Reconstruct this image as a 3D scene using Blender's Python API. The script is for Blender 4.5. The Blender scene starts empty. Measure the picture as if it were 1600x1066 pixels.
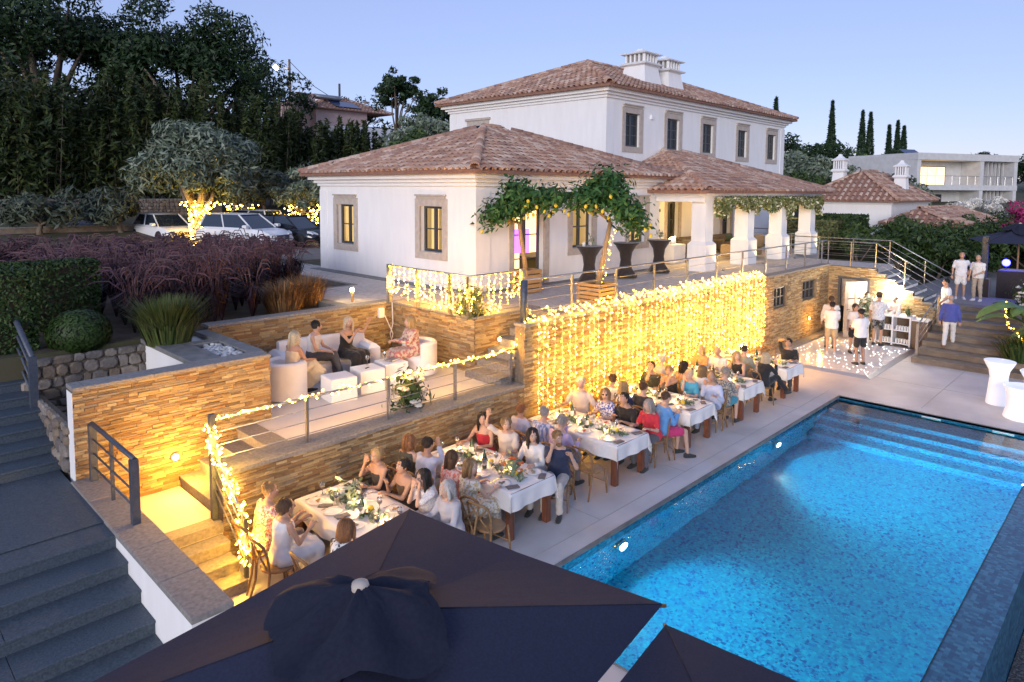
import bpy, bmesh, math, random
import numpy as np
from mathutils import Vector, Matrix
R = math.radians
random.seed(7); rng = np.random.default_rng(7)
SC = bpy.context.scene
COL = SC.collection

# ------------------------------------------------------------ camera
def cam_axes(yaw, pitch, roll):
    fw = Vector((math.cos(yaw)*math.cos(pitch), math.sin(yaw)*math.cos(pitch), -math.sin(pitch)))
    rt = Vector((math.sin(yaw), -math.cos(yaw), 0)); up = rt.cross(fw)
    c, s = math.cos(roll), math.sin(roll)
    return c*rt + s*up, -s*rt + c*up, fw
rt_, up_, fw_ = cam_axes(R(43.84), R(4.61), R(0.402))
cd = bpy.data.cameras.new('camera'); cam = bpy.data.objects.new('camera', cd); COL.objects.link(cam)
cd.sensor_fit = 'HORIZONTAL'; cd.sensor_width = 36.0; cd.lens = 36*1061.4/1600
cd.shift_x = (800-811.3)/1600; cd.shift_y = (383-533)/1600
cd.clip_start = 0.1; cd.clip_end = 3000
cam.matrix_world = Matrix(((rt_.x, up_.x, -fw_.x, 0), (rt_.y, up_.y, -fw_.y, 0), (rt_.z, up_.z, -fw_.z, 5.2), (0, 0, 0, 1)))
SC.camera = cam

# ------------------------------------------------------------ sky, sun, exposure
W = bpy.data.worlds.new('World'); SC.world = W; W.use_nodes = True
nt = W.node_tree; nt.nodes.clear()
sky = nt.nodes.new('ShaderNodeTexSky'); sky.sky_type = 'NISHITA'; sky.sun_disc = False
SUN_EL, SUN_AZ = 20.0, 208.0           # azimuth measured from +X towards +Y
sky.sun_elevation = R(SUN_EL); sky.sun_rotation = R(90-SUN_AZ)
sky.altitude = 0; sky.air_density = 1.15; sky.dust_density = 0.1; sky.ozone_density = 4.8
tint = nt.nodes.new('ShaderNodeMix'); tint.data_type = 'RGBA'; tint.blend_type = 'MULTIPLY'; tint.inputs[0].default_value = 1; tint.inputs[7].default_value = (1.28, 1.02, 1.25, 1)
haze = nt.nodes.new('ShaderNodeMix'); haze.data_type = 'RGBA'; haze.inputs[0].default_value = 0.55; haze.inputs[7].default_value = (3.3, 3.95, 5.9, 1)   # even dusk haze
bg = nt.nodes.new('ShaderNodeBackground'); bg.inputs['Strength'].default_value = 0.055
wo = nt.nodes.new('ShaderNodeOutputWorld')
nt.links.new(sky.outputs[0], tint.inputs[6]); nt.links.new(tint.outputs[2], haze.inputs[6]); nt.links.new(haze.outputs[2], bg.inputs['Color']); nt.links.new(bg.outputs[0], wo.inputs['Surface'])
sd = bpy.data.lights.new('sun', 'SUN'); sd.energy = 0.95; sd.angle = R(25); sd.color = (1.0, 0.93, 0.9)
sun = bpy.data.objects.new('sun', sd); COL.objects.link(sun)
sdir = Vector((math.cos(R(SUN_AZ))*math.cos(R(9)), math.sin(R(SUN_AZ))*math.cos(R(9)), math.sin(R(9))))
sun.rotation_euler = sdir.to_track_quat('Z', 'Y').to_euler(); sun.location = (-5, -5, 30)
SC.view_settings.view_transform = 'Standard'; SC.view_settings.look = 'None'
SC.view_settings.exposure = 1.4; SC.view_settings.gamma = 1.0
cy = SC.cycles
cy.use_denoising = True; cy.max_bounces = 6; cy.diffuse_bounces = 3; cy.glossy_bounces = 3
cy.transmission_bounces = 5; cy.transparent_max_bounces = 6; cy.sample_clamp_indirect = 3.0
cy.caustics_reflective = False; cy.caustics_refractive = False
try: cy.use_light_tree = True
except Exception: pass

# ------------------------------------------------------------ materials
MATS = {}
def mat(name, col, col2=None, scale=6.0, rough=0.6, bump=0.0, bscale=None, metal=0.0, emit=None, estr=0.0,
        island=None, trans=0.0, spec=0.5, detail=4.0, stretch=None, mixlo=0.35, mixhi=0.65, alpha=1.0, sheen=0.0, subs=0.0):
    """procedural Principled material: noise mixes col/col2; island=[colours] picks one per piece"""
    m = bpy.data.materials.new(name); m.use_nodes = True; MATS[name] = m
    n = m.node_tree.nodes; l = m.node_tree.links
    b = n['Principled BSDF']
    b.inputs['Roughness'].default_value = rough; b.inputs['Metallic'].default_value = metal
    b.inputs['Specular IOR Level'].default_value = spec
    b.inputs['Transmission Weight'].default_value = trans
    if sheen: b.inputs['Sheen Weight'].default_value = sheen
    tc = n.new('ShaderNodeTexCoord'); mp = n.new('ShaderNodeMapping'); l.new(tc.outputs['Object'], mp.inputs[0])
    if stretch: mp.inputs['Scale'].default_value = stretch
    nz = n.new('ShaderNodeTexNoise'); nz.inputs['Scale'].default_value = scale; nz.inputs['Detail'].default_value = detail
    l.new(mp.outputs[0], nz.inputs['Vector'])
    c4 = lambda c: (c[0], c[1], c[2], 1)
    if island:
        ge = n.new('ShaderNodeNewGeometry'); oi = n.new('ShaderNodeObjectInfo')
        ad = n.new('ShaderNodeMath'); ad.operation = 'ADD'; fr = n.new('ShaderNodeMath'); fr.operation = 'FRACT'
        l.new(ge.outputs['Random Per Island'], ad.inputs[0]); l.new(oi.outputs['Random'], ad.inputs[1]); l.new(ad.outputs[0], fr.inputs[0])
        cr = n.new('ShaderNodeValToRGB'); cr.color_ramp.interpolation = 'CONSTANT' if len(island) > 3 else 'LINEAR'
        els = cr.color_ramp.elements
        while len(els) < len(island): els.new(0.5)
        for i, c in enumerate(island): els[i].position = i/len(island); els[i].color = c4(c)
        l.new(fr.outputs[0], cr.inputs[0])
        mx = n.new('ShaderNodeMix'); mx.data_type = 'RGBA'; mx.blend_type = 'MULTIPLY'; mx.inputs[0].default_value = 0.7
        r2 = n.new('ShaderNodeMapRange'); r2.inputs[1].default_value = 0.3; r2.inputs[2].default_value = 0.7; r2.inputs[3].default_value = 0.6; r2.inputs[4].default_value = 1.25
        l.new(nz.outputs['Fac'], r2.inputs[0]); l.new(cr.outputs[0], mx.inputs[6]); l.new(r2.outputs[0], mx.inputs[7])
        l.new(mx.outputs[2], b.inputs['Base Color'])
    elif col2 is not None:
        mr = n.new('ShaderNodeMapRange'); mr.inputs[1].default_value = mixlo; mr.inputs[2].default_value = mixhi
        l.new(nz.outputs['Fac'], mr.inputs[0])
        mx = n.new('ShaderNodeMix'); mx.data_type = 'RGBA'; l.new(mr.outputs[0], mx.inputs[0])
        mx.inputs[6].default_value = c4(col); mx.inputs[7].default_value = c4(col2)
        l.new(mx.outputs[2], b.inputs['Base Color'])
    else:
        b.inputs['Base Color'].default_value = c4(col)
    if bump:
        bp = n.new('ShaderNodeBump'); bp.inputs['Strength'].default_value = bump; bp.inputs['Distance'].default_value = 0.02
        nb = n.new('ShaderNodeTexNoise'); nb.inputs['Scale'].default_value = bscale or scale*3; nb.inputs['Detail'].default_value = 5
        l.new(mp.outputs[0], nb.inputs['Vector']); l.new(nb.outputs['Fac'], bp.inputs['Height']); l.new(bp.outputs[0], b.inputs['Normal'])
    if emit is not None:
        b.inputs['Emission Color'].default_value = c4(emit); b.inputs['Emission Strength'].default_value = estr
    return m

mat('stone', None, island=[(.37,.26,.125),(.28,.17,.075),(.45,.34,.18),(.22,.15,.08),(.4,.29,.14),(.31,.25,.17),(.32,.19,.085),(.47,.37,.21)], rough=.8, scale=9, bump=.5, bscale=40)
mat('mortar', (.13,.1,.075), (.2,.16,.11), rough=.9, scale=20, bump=.3)
mat('rubble', None, island=[(.17,.15,.135),(.23,.2,.175),(.14,.12,.11),(.26,.22,.185),(.2,.155,.115)], rough=.9, scale=7, bump=.8, bscale=22)
mat('coping', (.18,.165,.155), (.29,.27,.25), mixlo=.3, mixhi=.7, scale=22, rough=.7, bump=.15, bscale=60)
mat('darkstone', (.15,.15,.145), (.21,.205,.2), scale=5, rough=.65, bump=.2, bscale=50)
mat('stairstone', (.036,.052,.07), (.08,.106,.134), mixlo=.3, mixhi=.7, scale=42, rough=.6, bump=.25, bscale=55)
mat('brownstep', (.16,.13,.1), (.22,.18,.14), scale=4, rough=.7, bump=.25, bscale=50)
mat('deck', (.5,.465,.445), (.68,.64,.62), mixlo=.3, mixhi=.68, scale=.9, rough=.62, bump=.12, bscale=70, detail=8)
mat('lounge_floor', (.58,.55,.52), (.66,.63,.6), scale=1.2, rough=.6, bump=.08, bscale=60)
mat('cobble', (.42,.38,.35), (.55,.51,.47), scale=9, rough=.75, bump=.5, bscale=28)
mat('plaster', (.785,.775,.765), (.83,.82,.81), scale=2.0, stretch=(2.2,2.2,.45), rough=.75, bump=.06, bscale=90)
mat('plaster_in', (.7,.62,.5), (.74,.66,.55), scale=1.2, rough=.8)
mat('limestone', (.42,.36,.31), (.5,.44,.38), scale=7, rough=.8, bump=.15, bscale=60)
mat('tile', None, island=[(.38,.22,.155),(.45,.28,.2),(.32,.175,.125),(.46,.33,.26),(.27,.16,.12),(.52,.38,.3),(.4,.24,.17),(.34,.22,.175)], rough=.8, scale=12, bump=.3, bscale=40)
mat('tile_base', (.22,.11,.08), (.3,.16,.11), scale=8, rough=.9)
mat('frame_dark', (.05,.055,.06), rough=.4)
mat('glass_dark', (.012,.018,.03), rough=.06, spec=.25)
mat('glass_clear', (1,1,1), rough=.0, trans=1.0)
MATS['glass_clear'].node_tree.nodes['Principled BSDF'].inputs['IOR'].default_value = 1.02
mat('room_glow', (.8,.6,.35), (.5,.33,.16), scale=1.6, rough=.8, emit=(1,.66,.26), estr=1.0)  # emission stands in for the lamplight of rooms indoors
mat('room_purple', (.3,.1,.6), (.6,.05,.4), scale=1.2, rough=.8, emit=(.38,.08,1), estr=2.2)
mat('curtain', (.75,.6,.38), (.62,.46,.26), scale=1.0, stretch=(14,14,.6), rough=.9, emit=(1,.7,.3), estr=.35)  # cloth glows by itself, as if lit from indoors
mat('steel', (.33,.33,.34), (.4,.4,.4), scale=20, rough=.35, metal=.9)
mat('rail_paint', (.06,.072,.1), (.085,.098,.125), scale=20, rough=.5, metal=.3)
mat('wood', (.3,.17,.075), (.2,.11,.045), scale=4, stretch=(1,1,8), rough=.5, bump=.1, bscale=20)
mat('wood_leg', (.2,.07,.035), (.13,.045,.022), scale=5, stretch=(8,8,1), rough=.45, bump=.1)
mat('crate_wood', (.45,.28,.12), (.36,.21,.085), scale=5, stretch=(1,8,8), rough=.65, bump=.2)
mat('bark', (.12,.09,.065), (.2,.16,.12), scale=7, stretch=(4,4,1), rough=.9, bump=.8, bscale=12)
mat('linen', (.76,.75,.74), (.82,.81,.8), scale=3, rough=.85, bump=.25, bscale=7)
mat('porcelain', (.82,.81,.79), rough=.2)
mat('wineglass', (.95,.96,.97), rough=.02, trans=.85, spec=.6)
mat('redwine', (.12,.005,.012), rough=.1)
mat('bottleglass', (.03,.06,.02), rough=.08, spec=.7)
mat('paper', (.75,.72,.64), rough=.7)
mat('napkin', (.13,.12,.12), (.18,.17,.17), scale=20, rough=.9)
mat('flame', (1,.7,.3), emit=(1,.62,.2), estr=30)
mat('whitewine', (.75,.6,.25), rough=.08)
mat('votive', (.8,.65,.35), rough=.15, emit=(1,.6,.2), estr=2.5)
mat('bulb', (1,.8,.45), emit=(1,.53,.03), estr=15)
mat('bulbhot', (1,.9,.6), emit=(1,.6,.07), estr=32)
mat('wire', (.7,.62,.4), rough=.5)
mat('lampglow', (1,.85,.6), emit=(1,.7,.2), estr=22)
mat('white_lamp', (1,.95,.85), emit=(1,.85,.6), estr=40)
mat('led_dot', (1,1,1), emit=(1,.93,.82), estr=5)
mat('led_white', (.9,.9,.95), rough=.35, emit=(.86,.9,1), estr=.13)
mat('led_blue', (.05,.05,.9), emit=(.06,.05,1), estr=28)
mat('led_core', (.1,.1,.9), emit=(.02,.02,1), estr=14)
mat('poolwhite', (.75,.8,.82), rough=.4, emit=(.75,.92,1), estr=14)
mat('dance', (.82,.81,.8), rough=.15, spec=.5)
mat('alu', (.6,.58,.55), rough=.35, metal=.8)
mat('white_plastic', (.8,.8,.81), rough=.35)
mat('white_leather', (.74,.74,.76), (.79,.79,.8), scale=5, rough=.4, bump=.08, bscale=30)
mat('black_cloth', (.018,.012,.011), (.028,.02,.018), scale=20, rough=.85, sheen=.2)
mat('navy_canvas', (.013,.016,.04), (.019,.023,.052), scale=60, rough=.9, bump=.12, bscale=220)
mat('navy_dark', (.005,.007,.022), (.009,.012,.03), scale=40, rough=.92)
mat('gravel', (.05,.05,.052), (.24,.23,.22), scale=38, rough=.9, bump=1.0, bscale=45, mixlo=.45, mixhi=.7)
mat('soil', (.06,.045,.03), (.1,.075,.05), scale=4, rough=.95, bump=.5)
mat('terrain', (.09,.075,.045), (.06,.07,.03), scale=.25, rough=.95, bump=.4, bscale=3)
mat('asphalt', (.2,.165,.14), (.27,.23,.2), scale=2, rough=.9, bump=.4, bscale=80)
mat('pebble', None, island=[(.5,.5,.5),(.4,.4,.41),(.6,.59,.57),(.33,.33,.34)], rough=.6, scale=6)
mat('tyre', (.02,.02,.02), rough=.85); mat('chrome', (.7,.7,.7), rough=.15, metal=1)
mat('carwhite', (.75,.75,.76), rough=.25, spec=.6); mat('carblack', (.012,.014,.02), rough=.15, spec=.7); mat('carblue', (.02,.035,.07), rough=.2, spec=.7)
mat('carglass', (.02,.03,.045), rough=.05, spec=.8); mat('headlight', (.7,.72,.74), rough=.1); mat('redlight', (.4,.01,.01), rough=.2); mat('plateyellow', (.7,.6,.3), rough=.5)
mat('pinkwall', (.5,.34,.3), (.56,.4,.36), scale=2, rough=.8); mat('solar', (.03,.05,.12), rough=.15); mat('concrete', (.5,.5,.5), (.57,.57,.57), scale=2, rough=.8)
mat('brown_panel', (.12,.08,.05), (.16,.11,.07), scale=6, rough=.5); mat('sofa_brown', (.09,.07,.05), (.12,.095,.07), scale=20, rough=.9); mat('rattan', (.36,.27,.16), (.28,.2,.12), scale=30, rough=.8, bump=.4)
mat('lemon', (.78,.5,.03), (.72,.56,.05), scale=8, rough=.45, bump=.1)
def leafmat(name, cols, rough=.55, tr=.25):
    m = mat(name, None, island=cols, rough=rough, scale=3, spec=.3)
    return m
leafmat('leaf_dark', [(0.0128,0.0334,0.009),(0.0193,0.0459,0.0128),(0.0103,0.0252,0.0077),(0.0256,0.0518,0.0166)])
leafmat('leaf_bamboo', [(0.0308,0.0526,0.0137),(0.0425,0.0604,0.0151),(0.0205,0.0388,0.011),(0.0513,0.066,0.0205)])
leafmat('leaf_olive', [(0.1755,0.216,0.1553),(0.1215,0.162,0.108),(0.2295,0.27,0.2025),(0.0945,0.1283,0.081)])
leafmat('leaf_olive2', [(.075,.095,.062),(.055,.075,.048),(.1,.12,.085)])
leafmat('leaf_mid', [(0.04,0.076,0.02),(0.056,0.096,0.024),(0.028,0.056,0.016),(0.068,0.104,0.032)])
leafmat('leaf_hedge', [(0.0246,0.0523,0.0099),(0.0337,0.0676,0.0123),(0.0184,0.0399,0.0074),(0.043,0.0768,0.0184)])
leafmat('leaf_cypress', [(0.016,0.04,0.016),(0.024,0.052,0.0224),(0.0112,0.0288,0.012),(0.0288,0.056,0.024)])
leafmat('leaf_lemon', [(.03,.09,.02),(.045,.12,.028),(.022,.065,.016),(.06,.14,.035)])
leafmat('leaf_lav', [(0.1326,0.153,0.051),(0.1836,0.1836,0.0612),(0.0918,0.1224,0.0408),(0.204,0.204,0.0816)])
leafmat('leaf_rosemary', [(.06,.09,.022),(.085,.11,.03),(.045,.07,.018),(.11,.125,.04)])
leafmat('leaf_banana', [(.12,.2,.05),(.15,.24,.06),(.1,.17,.05)])
leafmat('grass_purple', [(0.021,0.0083,0.0139),(0.0315,0.0122,0.0176),(0.0147,0.0064,0.0118),(0.0378,0.0167,0.021)])
leafmat('plume', [(0.096,0.0459,0.0568),(0.131,0.0672,0.0742),(0.0742,0.0354,0.0481),(0.1178,0.0636,0.061)])
leafmat('grass_rust', [(.2,.1,.04),(.27,.14,.055),(.14,.075,.03),(.3,.19,.09)])
leafmat('leaf_eucal', [(0.18,0.24,0.144),(0.24,0.3,0.192),(0.12,0.18,0.096),(0.288,0.336,0.24)])
leafmat('flower_white', [(.75,.73,.66),(.8,.78,.72),(.7,.66,.56)]); leafmat('flower_pink', [(.4,.03,.14),(.5,.05,.2),(.3,.02,.1)]); leafmat('flower_orange', [(.7,.14,.03),(.75,.2,.05),(.6,.09,.03)])
leafmat('garland', [(0.26,0.312,0.117),(0.585,0.546,0.338),(0.78,0.741,0.546),(0.182,0.234,0.078)])

# pool mosaic and water
def mosaic(name, cols, size):
    m = bpy.data.materials.new(name); m.use_nodes = True; MATS[name] = m
    n = m.node_tree.nodes; l = m.node_tree.links; b = n['Principled BSDF']
    tc = n.new('ShaderNodeTexCoord'); mp = n.new('ShaderNodeMapping'); mp.inputs['Location'].default_value = (.003, .004, .007); l.new(tc.outputs['Object'], mp.inputs[0])
    sc = n.new('ShaderNodeVectorMath'); sc.operation = 'SCALE'; sc.inputs['Scale'].default_value = 1/size; l.new(mp.outputs[0], sc.inputs[0])
    fl = n.new('ShaderNodeVectorMath'); fl.operation = 'FLOOR'; l.new(sc.outputs[0], fl.inputs[0])
    wn = n.new('ShaderNodeTexWhiteNoise'); wn.noise_dimensions = '3D'; l.new(fl.outputs[0], wn.inputs[0])
    cr = n.new('ShaderNodeValToRGB'); cr.color_ramp.interpolation = 'CONSTANT'
    while len(cr.color_ramp.elements) < len(cols): cr.color_ramp.elements.new(.5)
    for i, (p, c) in enumerate(cols): cr.color_ramp.elements[i].position = p; cr.color_ramp.elements[i].color = (*c, 1)
    l.new(wn.outputs['Value'], cr.inputs[0]); l.new(cr.outputs[0], b.inputs['Base Color']); b.inputs['Roughness'].default_value = .25
    return m
mosaic('mosaic', [(0,(.002,.235,.42)),(.3,(.003,.3,.5)),(.6,(.001,.155,.36)),(.78,(.006,.38,.55)),(.92,(.001,.07,.22))], .036)
mosaic('mosaic_dark', [(0,(.015,.1,.19)),(.3,(.025,.14,.24)),(.6,(.012,.07,.15)),(.85,(.04,.18,.28))], .05)
mosaic('mosaic_light', [(0,(.02,.33,.55)),(.4,(.01,.27,.5)),(.8,(.05,.4,.58))], .05)
m = bpy.data.materials.new('water'); m.use_nodes = True; MATS['water'] = m
n = m.node_tree.nodes; l = m.node_tree.links; b = n['Principled BSDF']
b.inputs['Base Color'].default_value = (.82,.95,1,1); b.inputs['Roughness'].default_value = .03; b.inputs['IOR'].default_value = 1.33; b.inputs['Transmission Weight'].default_value = 1
tc = n.new('ShaderNodeTexCoord'); nz = n.new('ShaderNodeTexNoise'); nz.inputs['Scale'].default_value = 3.2; nz.inputs['Detail'].default_value = 3; nz.inputs['Distortion'].default_value = .6
l.new(tc.outputs['Object'], nz.inputs['Vector']); bp = n.new('ShaderNodeBump'); bp.inputs['Strength'].default_value = .22; bp.inputs['Distance'].default_value = .035
l.new(nz.outputs['Fac'], bp.inputs['Height']); l.new(bp.outputs[0], b.inputs['Normal'])

# ------------------------------------------------------------ mesh helpers
def put(o, label=None, cat=None, group=None, kind=None):
    if label: o['label'] = label
    if cat: o['category'] = cat
    if group: o['group'] = group
    if kind: o['kind'] = kind
    return o
def thing(name, label, cat, loc=(0,0,0), rotz=0.0, group=None):
    o = bpy.data.objects.new(name, None); COL.objects.link(o); o.location = loc; o.rotation_euler = (0,0,rotz)
    o.empty_display_size = .1
    return put(o, label, cat, group)
def base_of(p):
    v = Vector((0,0,0))
    while p is not None: v += p.location; p = p.parent
    return v
def frame(o, u, n):
    """local frame at o: u along, n outward, z up"""
    return Matrix(((u[0], n[0], 0, o[0]), (u[1], n[1], 0, o[1]), (0, 0, 1, o[2]), (0,0,0,1)))
BOXF = [(0,3,2,1),(4,5,6,7),(0,1,5,4),(1,2,6,5),(2,3,7,6),(3,0,4,7)]
class MB:
    def __init__(s): s.v = []; s.f = []; s.m = []
    def add(s, v, f, mi=0, M=None):
        k = len(s.v)
        if M is not None: v = [tuple(M @ Vector(p)) for p in v]
        s.v.extend(v); s.f.extend([tuple(i+k for i in q) for q in f]); s.m.extend([mi]*len(f)); return s
    def box(s, x0,y0,z0,x1,y1,z1, mi=0, M=None):
        return s.add([(x0,y0,z0),(x1,y0,z0),(x1,y1,z0),(x0,y1,z0),(x0,y0,z1),(x1,y0,z1),(x1,y1,z1),(x0,y1,z1)], BOXF, mi, M)
    def bbox(s, x0,y0,z0,x1,y1,z1, b=.01, mi=0, M=None):
        """box with chamfered top and vertical edges"""
        def ring(d, z): return [(x0+d,y0+b*0+d,z),(x1-d,y0+d,z),(x1-d,y1-d,z),(x0+d,y1-d,z)]
        v = ring(b,z0)+ring(0,z0+b)+ring(0,z1-b)+ring(b,z1)
        f = [(3,2,1,0),(12,13,14,15)]
        for k in range(3):
            for i in range(4): j=(i+1)%4; f.append((k*4+i,k*4+j,k*4+4+j,k*4+4+i))
        return s.add(v, f, mi, M)
    def loft(s, rings, cap=True, mi=0, M=None, closed=True):
        n = len(rings[0]); v = [tuple(p) for r in rings for p in r]; f = []
        for k in range(len(rings)-1):
            for i in range(n if closed else n-1):
                j = (i+1) % n; f.append((k*n+i, k*n+j, (k+1)*n+j, (k+1)*n+i))
        if cap and closed: f.append(tuple(range(n-1,-1,-1))); f.append(tuple(range((len(rings)-1)*n, len(rings)*n)))
        return s.add(v, f, mi, M)
    def tube(s, pts, r, n=8, mi=0, M=None, cap=True):
        pts = [Vector(p) for p in pts]; rs = r if isinstance(r, (list, tuple)) else [r]*len(pts)
        rings = []; prev = None
        for i, p in enumerate(pts):
            a = pts[max(i-1,0)]; c = pts[min(i+1,len(pts)-1)]; t = (c-a)
            if t.length < 1e-9: t = Vector((0,0,1))
            t.normalize()
            if prev is None:
                x = t.cross(Vector((0,0,1)) if abs(t.z) < .95 else Vector((1,0,0))).normalized()
            else:
                x = (prev - t*prev.dot(t)); x = x.normalized() if x.length > 1e-6 else t.orthogonal().normalized()
            prev = x; y = t.cross(x)
            rings.append([tuple(p + rs[i]*(math.cos(2*math.pi*k/n)*x + math.sin(2*math.pi*k/n)*y)) for k in range(n)])
        return s.loft(rings, cap, mi, M)
    def lathe(s, prof, n=16, c=(0,0,0), mi=0, M=None, cap=True):
        rings = [[(c[0]+r*math.cos(2*math.pi*k/n), c[1]+r*math.sin(2*math.pi*k/n), c[2]+z) for k in range(n)] for r, z in prof]
        return s.loft(rings, cap, mi, M)
    def ball(s, c, r, n=8, m=6, mi=0, M=None):
        rx, ry, rz = (r,r,r) if not isinstance(r,(tuple,list)) else r
        v = [(c[0],c[1],c[2]-rz)]; f = []
        for i in range(1, m):
            a = math.pi*i/m
            for k in range(n):
                b = 2*math.pi*k/n; v.append((c[0]+rx*math.sin(a)*math.cos(b), c[1]+ry*math.sin(a)*math.sin(b), c[2]-rz*math.cos(a)))
        v.append((c[0],c[1],c[2]+rz)); L = len(v)-1
        for k in range(n): j=(k+1)%n; f.append((0,1+j,1+k)); f.append((L, 1+(m-2)*n+k, 1+(m-2)*n+j))
        for i in range(m-2):
            for k in range(n): j=(k+1)%n; f.append((1+i*n+k,1+i*n+j,1+(i+1)*n+j,1+(i+1)*n+k))
        return s.add(v, f, mi, M)
    def octa(s, c, r, mi=0):
        x,y,z = c
        return s.add([(x+r,y,z),(x,y+r,z),(x-r,y,z),(x,y-r,z),(x,y,z+r),(x,y,z-r)], [(0,1,4),(1,2,4),(2,3,4),(3,0,4),(1,0,5),(2,1,5),(3,2,5),(0,3,5)], mi)
    def mesh(s, name, mats, smooth=False, off=None):
        me = bpy.data.meshes.new(name)
        v = s.v if off is None else [(a-off[0], b-off[1], c-off[2]) for a,b,c in s.v]
        me.from_pydata(v, [], s.f)
        for q in (mats if isinstance(mats,(list,tuple)) else [mats]): me.materials.append(MATS[q] if isinstance(q,str) else q)
        if len(me.materials) > 1: me.polygons.foreach_set('material_index', s.m)
        if smooth: me.polygons.foreach_set('use_smooth', [True]*len(s.f))
        me.update(); return me
    def build(s, name, mats, parent=None, local=False, smooth=False, label=None, cat=None, group=None, kind=None, auto=None):
        off = None if (local or parent is None) else base_of(parent)
        me = s.mesh(name, mats, smooth, off)
        if auto is not None:
            me.polygons.foreach_set('use_smooth', [True]*len(s.f))
            try: me.set_sharp_from_angle(angle=R(auto))
            except Exception: pass
        o = bpy.data.objects.new(name, me); COL.objects.link(o)
        if parent is not None: o.parent = parent
        return put(o, label, cat, group, kind)
def inst(name, me, M, parent=None):
    o = bpy.data.objects.new(name, me); COL.objects.link(o)
    if parent is not None:
        o.parent = parent; M = Matrix.Translation(-base_of(parent)) @ M
    o.matrix_local = M if parent is not None else M
    if parent is None: o.matrix_world = M
    return o
def copy_tree(o, parent=None):
    c = o.copy(); COL.objects.link(c); c.parent = parent
    for ch in o.children:
        copy_tree(ch, c)
    return c
def sheet(name, v, f, m, parent=None, **k):
    b = MB(); b.add(v, f); return b.build(name, m, parent, **k)
def plight(name, loc, energy, col=(1,.68,.34), r=.03, parent=None, kind='POINT', rot=None, size=None, blend=.5):
    d = bpy.data.lights.new(name, kind); d.energy = energy; d.color = col; d.shadow_soft_size = r
    if kind == 'SPOT': d.spot_size = size or R(60); d.spot_blend = blend
    o = bpy.data.objects.new(name, d); COL.objects.link(o)
    if rot is not None: o.rotation_euler = Vector(rot).to_track_quat('-Z','Y').to_euler()
    if parent is not None: o.parent = parent; o.location = Vector(loc)-base_of(parent)
    else: o.location = loc
    return o
CAMP = Vector((0,0,5.2))
# ============================================================ builders for the setting
unit = MB(); unit.bbox(0,0,0,1,1,1,.06); STONE_ME = unit.mesh('stone', 'stone')
def ledger(parent, o, u, n, L, z0, z1, row=.036, holes=(), nparts=300, lo=.12, hi=.34, seed=1, name='stone', zf=None, me=None, mname='stone'):
    """dry-stacked ledge stones on a wall face: own boxes, joints recessed"""
    rr = random.Random(seed); F = frame(o, u, n); st = []
    z = z0
    while z < z1-.015:
        h = min(row*rr.uniform(.75,1.3), z1-z); x = -rr.uniform(0,.2)
        while x < L:
            w = rr.uniform(lo,hi); a, b_ = max(x,0), min(x+w,L); x += w
            if b_-a < .03: continue
            if zf is not None and z+h > zf((a+b_)/2): continue
            if any(a < q[1] and b_ > q[0] and z < q[3] and z+h > q[2] for q in holes): continue
            st.append((a+.003, b_-.003, z+.002, z+h-.003, rr.choice((.005,.009,.014,.019,.025))))
        z += h
    c = CAMP
    st.sort(key=lambda s: ((F @ Vector((s[0],0,s[2])))-c).length/max(s[1]-s[0],.05)**.5)
    for s in st[:nparts]:
        inst(name, me or STONE_ME, F @ Matrix.Translation((s[0],-.012,s[2])) @ Matrix.Diagonal((s[1]-s[0], s[4]+.012, s[3]-s[2], 1)), parent)
    if st[nparts:]:
        b = MB()
        for s in st[nparts:]: b.box(s[0],-.012,s[2],s[1],s[4],s[3],0,F)
        b.build(name+'_facing', mname, parent, kind='stuff')
def flat_wall(F, L, z0, z1, t, holes, b, mi=0):
    """wall slab in frame F (x along, y outward; face at y=0, back at -t) with rectangular openings"""
    xs = sorted({0, L, *[q for h in holes for q in h[:2]]}); zs = sorted({z0, z1, *[q for h in holes for q in h[2:4]]})
    for i in range(len(xs)-1):
        run = None
        for k in range(len(zs)-1):
            cx_, cz = (xs[i]+xs[i+1])/2, (zs[k]+zs[k+1])/2
            solid = not any(h[0] < cx_ < h[1] and h[2] < cz < h[3] for h in holes)
            if solid:
                if run is None: run = [zs[k], zs[k+1]]
                else: run[1] = zs[k+1]
            if not solid or k == len(zs)-2:
                if run is not None: b.box(xs[i],-t,run[0],xs[i+1],0,run[1],mi,F); run = None
    return b
def railing(name, label, pts, top, posts, nbars=3, lowest=.18, r=.011, pw=.022, mat_='steel', flat=False, group=None, topr=.021):
    """pts: base polyline; posts: parameters as (x,y,z) base points"""
    t = thing(name, label, 'railing', pts[0], 0, group)
    for i, p in enumerate(posts):
        b = MB(); b.box(p[0]-pw,p[1]-pw,p[2]-.02,p[0]+pw,p[1]+pw,p[2]+top-.005); b.build('post', mat_, t)
    b = MB(); b.tube([(p[0],p[1],p[2]+top) for p in pts], topr, 8); b.build('top_rail', mat_, t, smooth=True)
    for k in range(nbars):
        z = lowest + (top-lowest)*k/nbars
        b = MB(); b.tube([(p[0],p[1],p[2]+z) for p in pts], r*.7, 6); b.build('bar', mat_, t, smooth=True)
    return t
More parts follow.
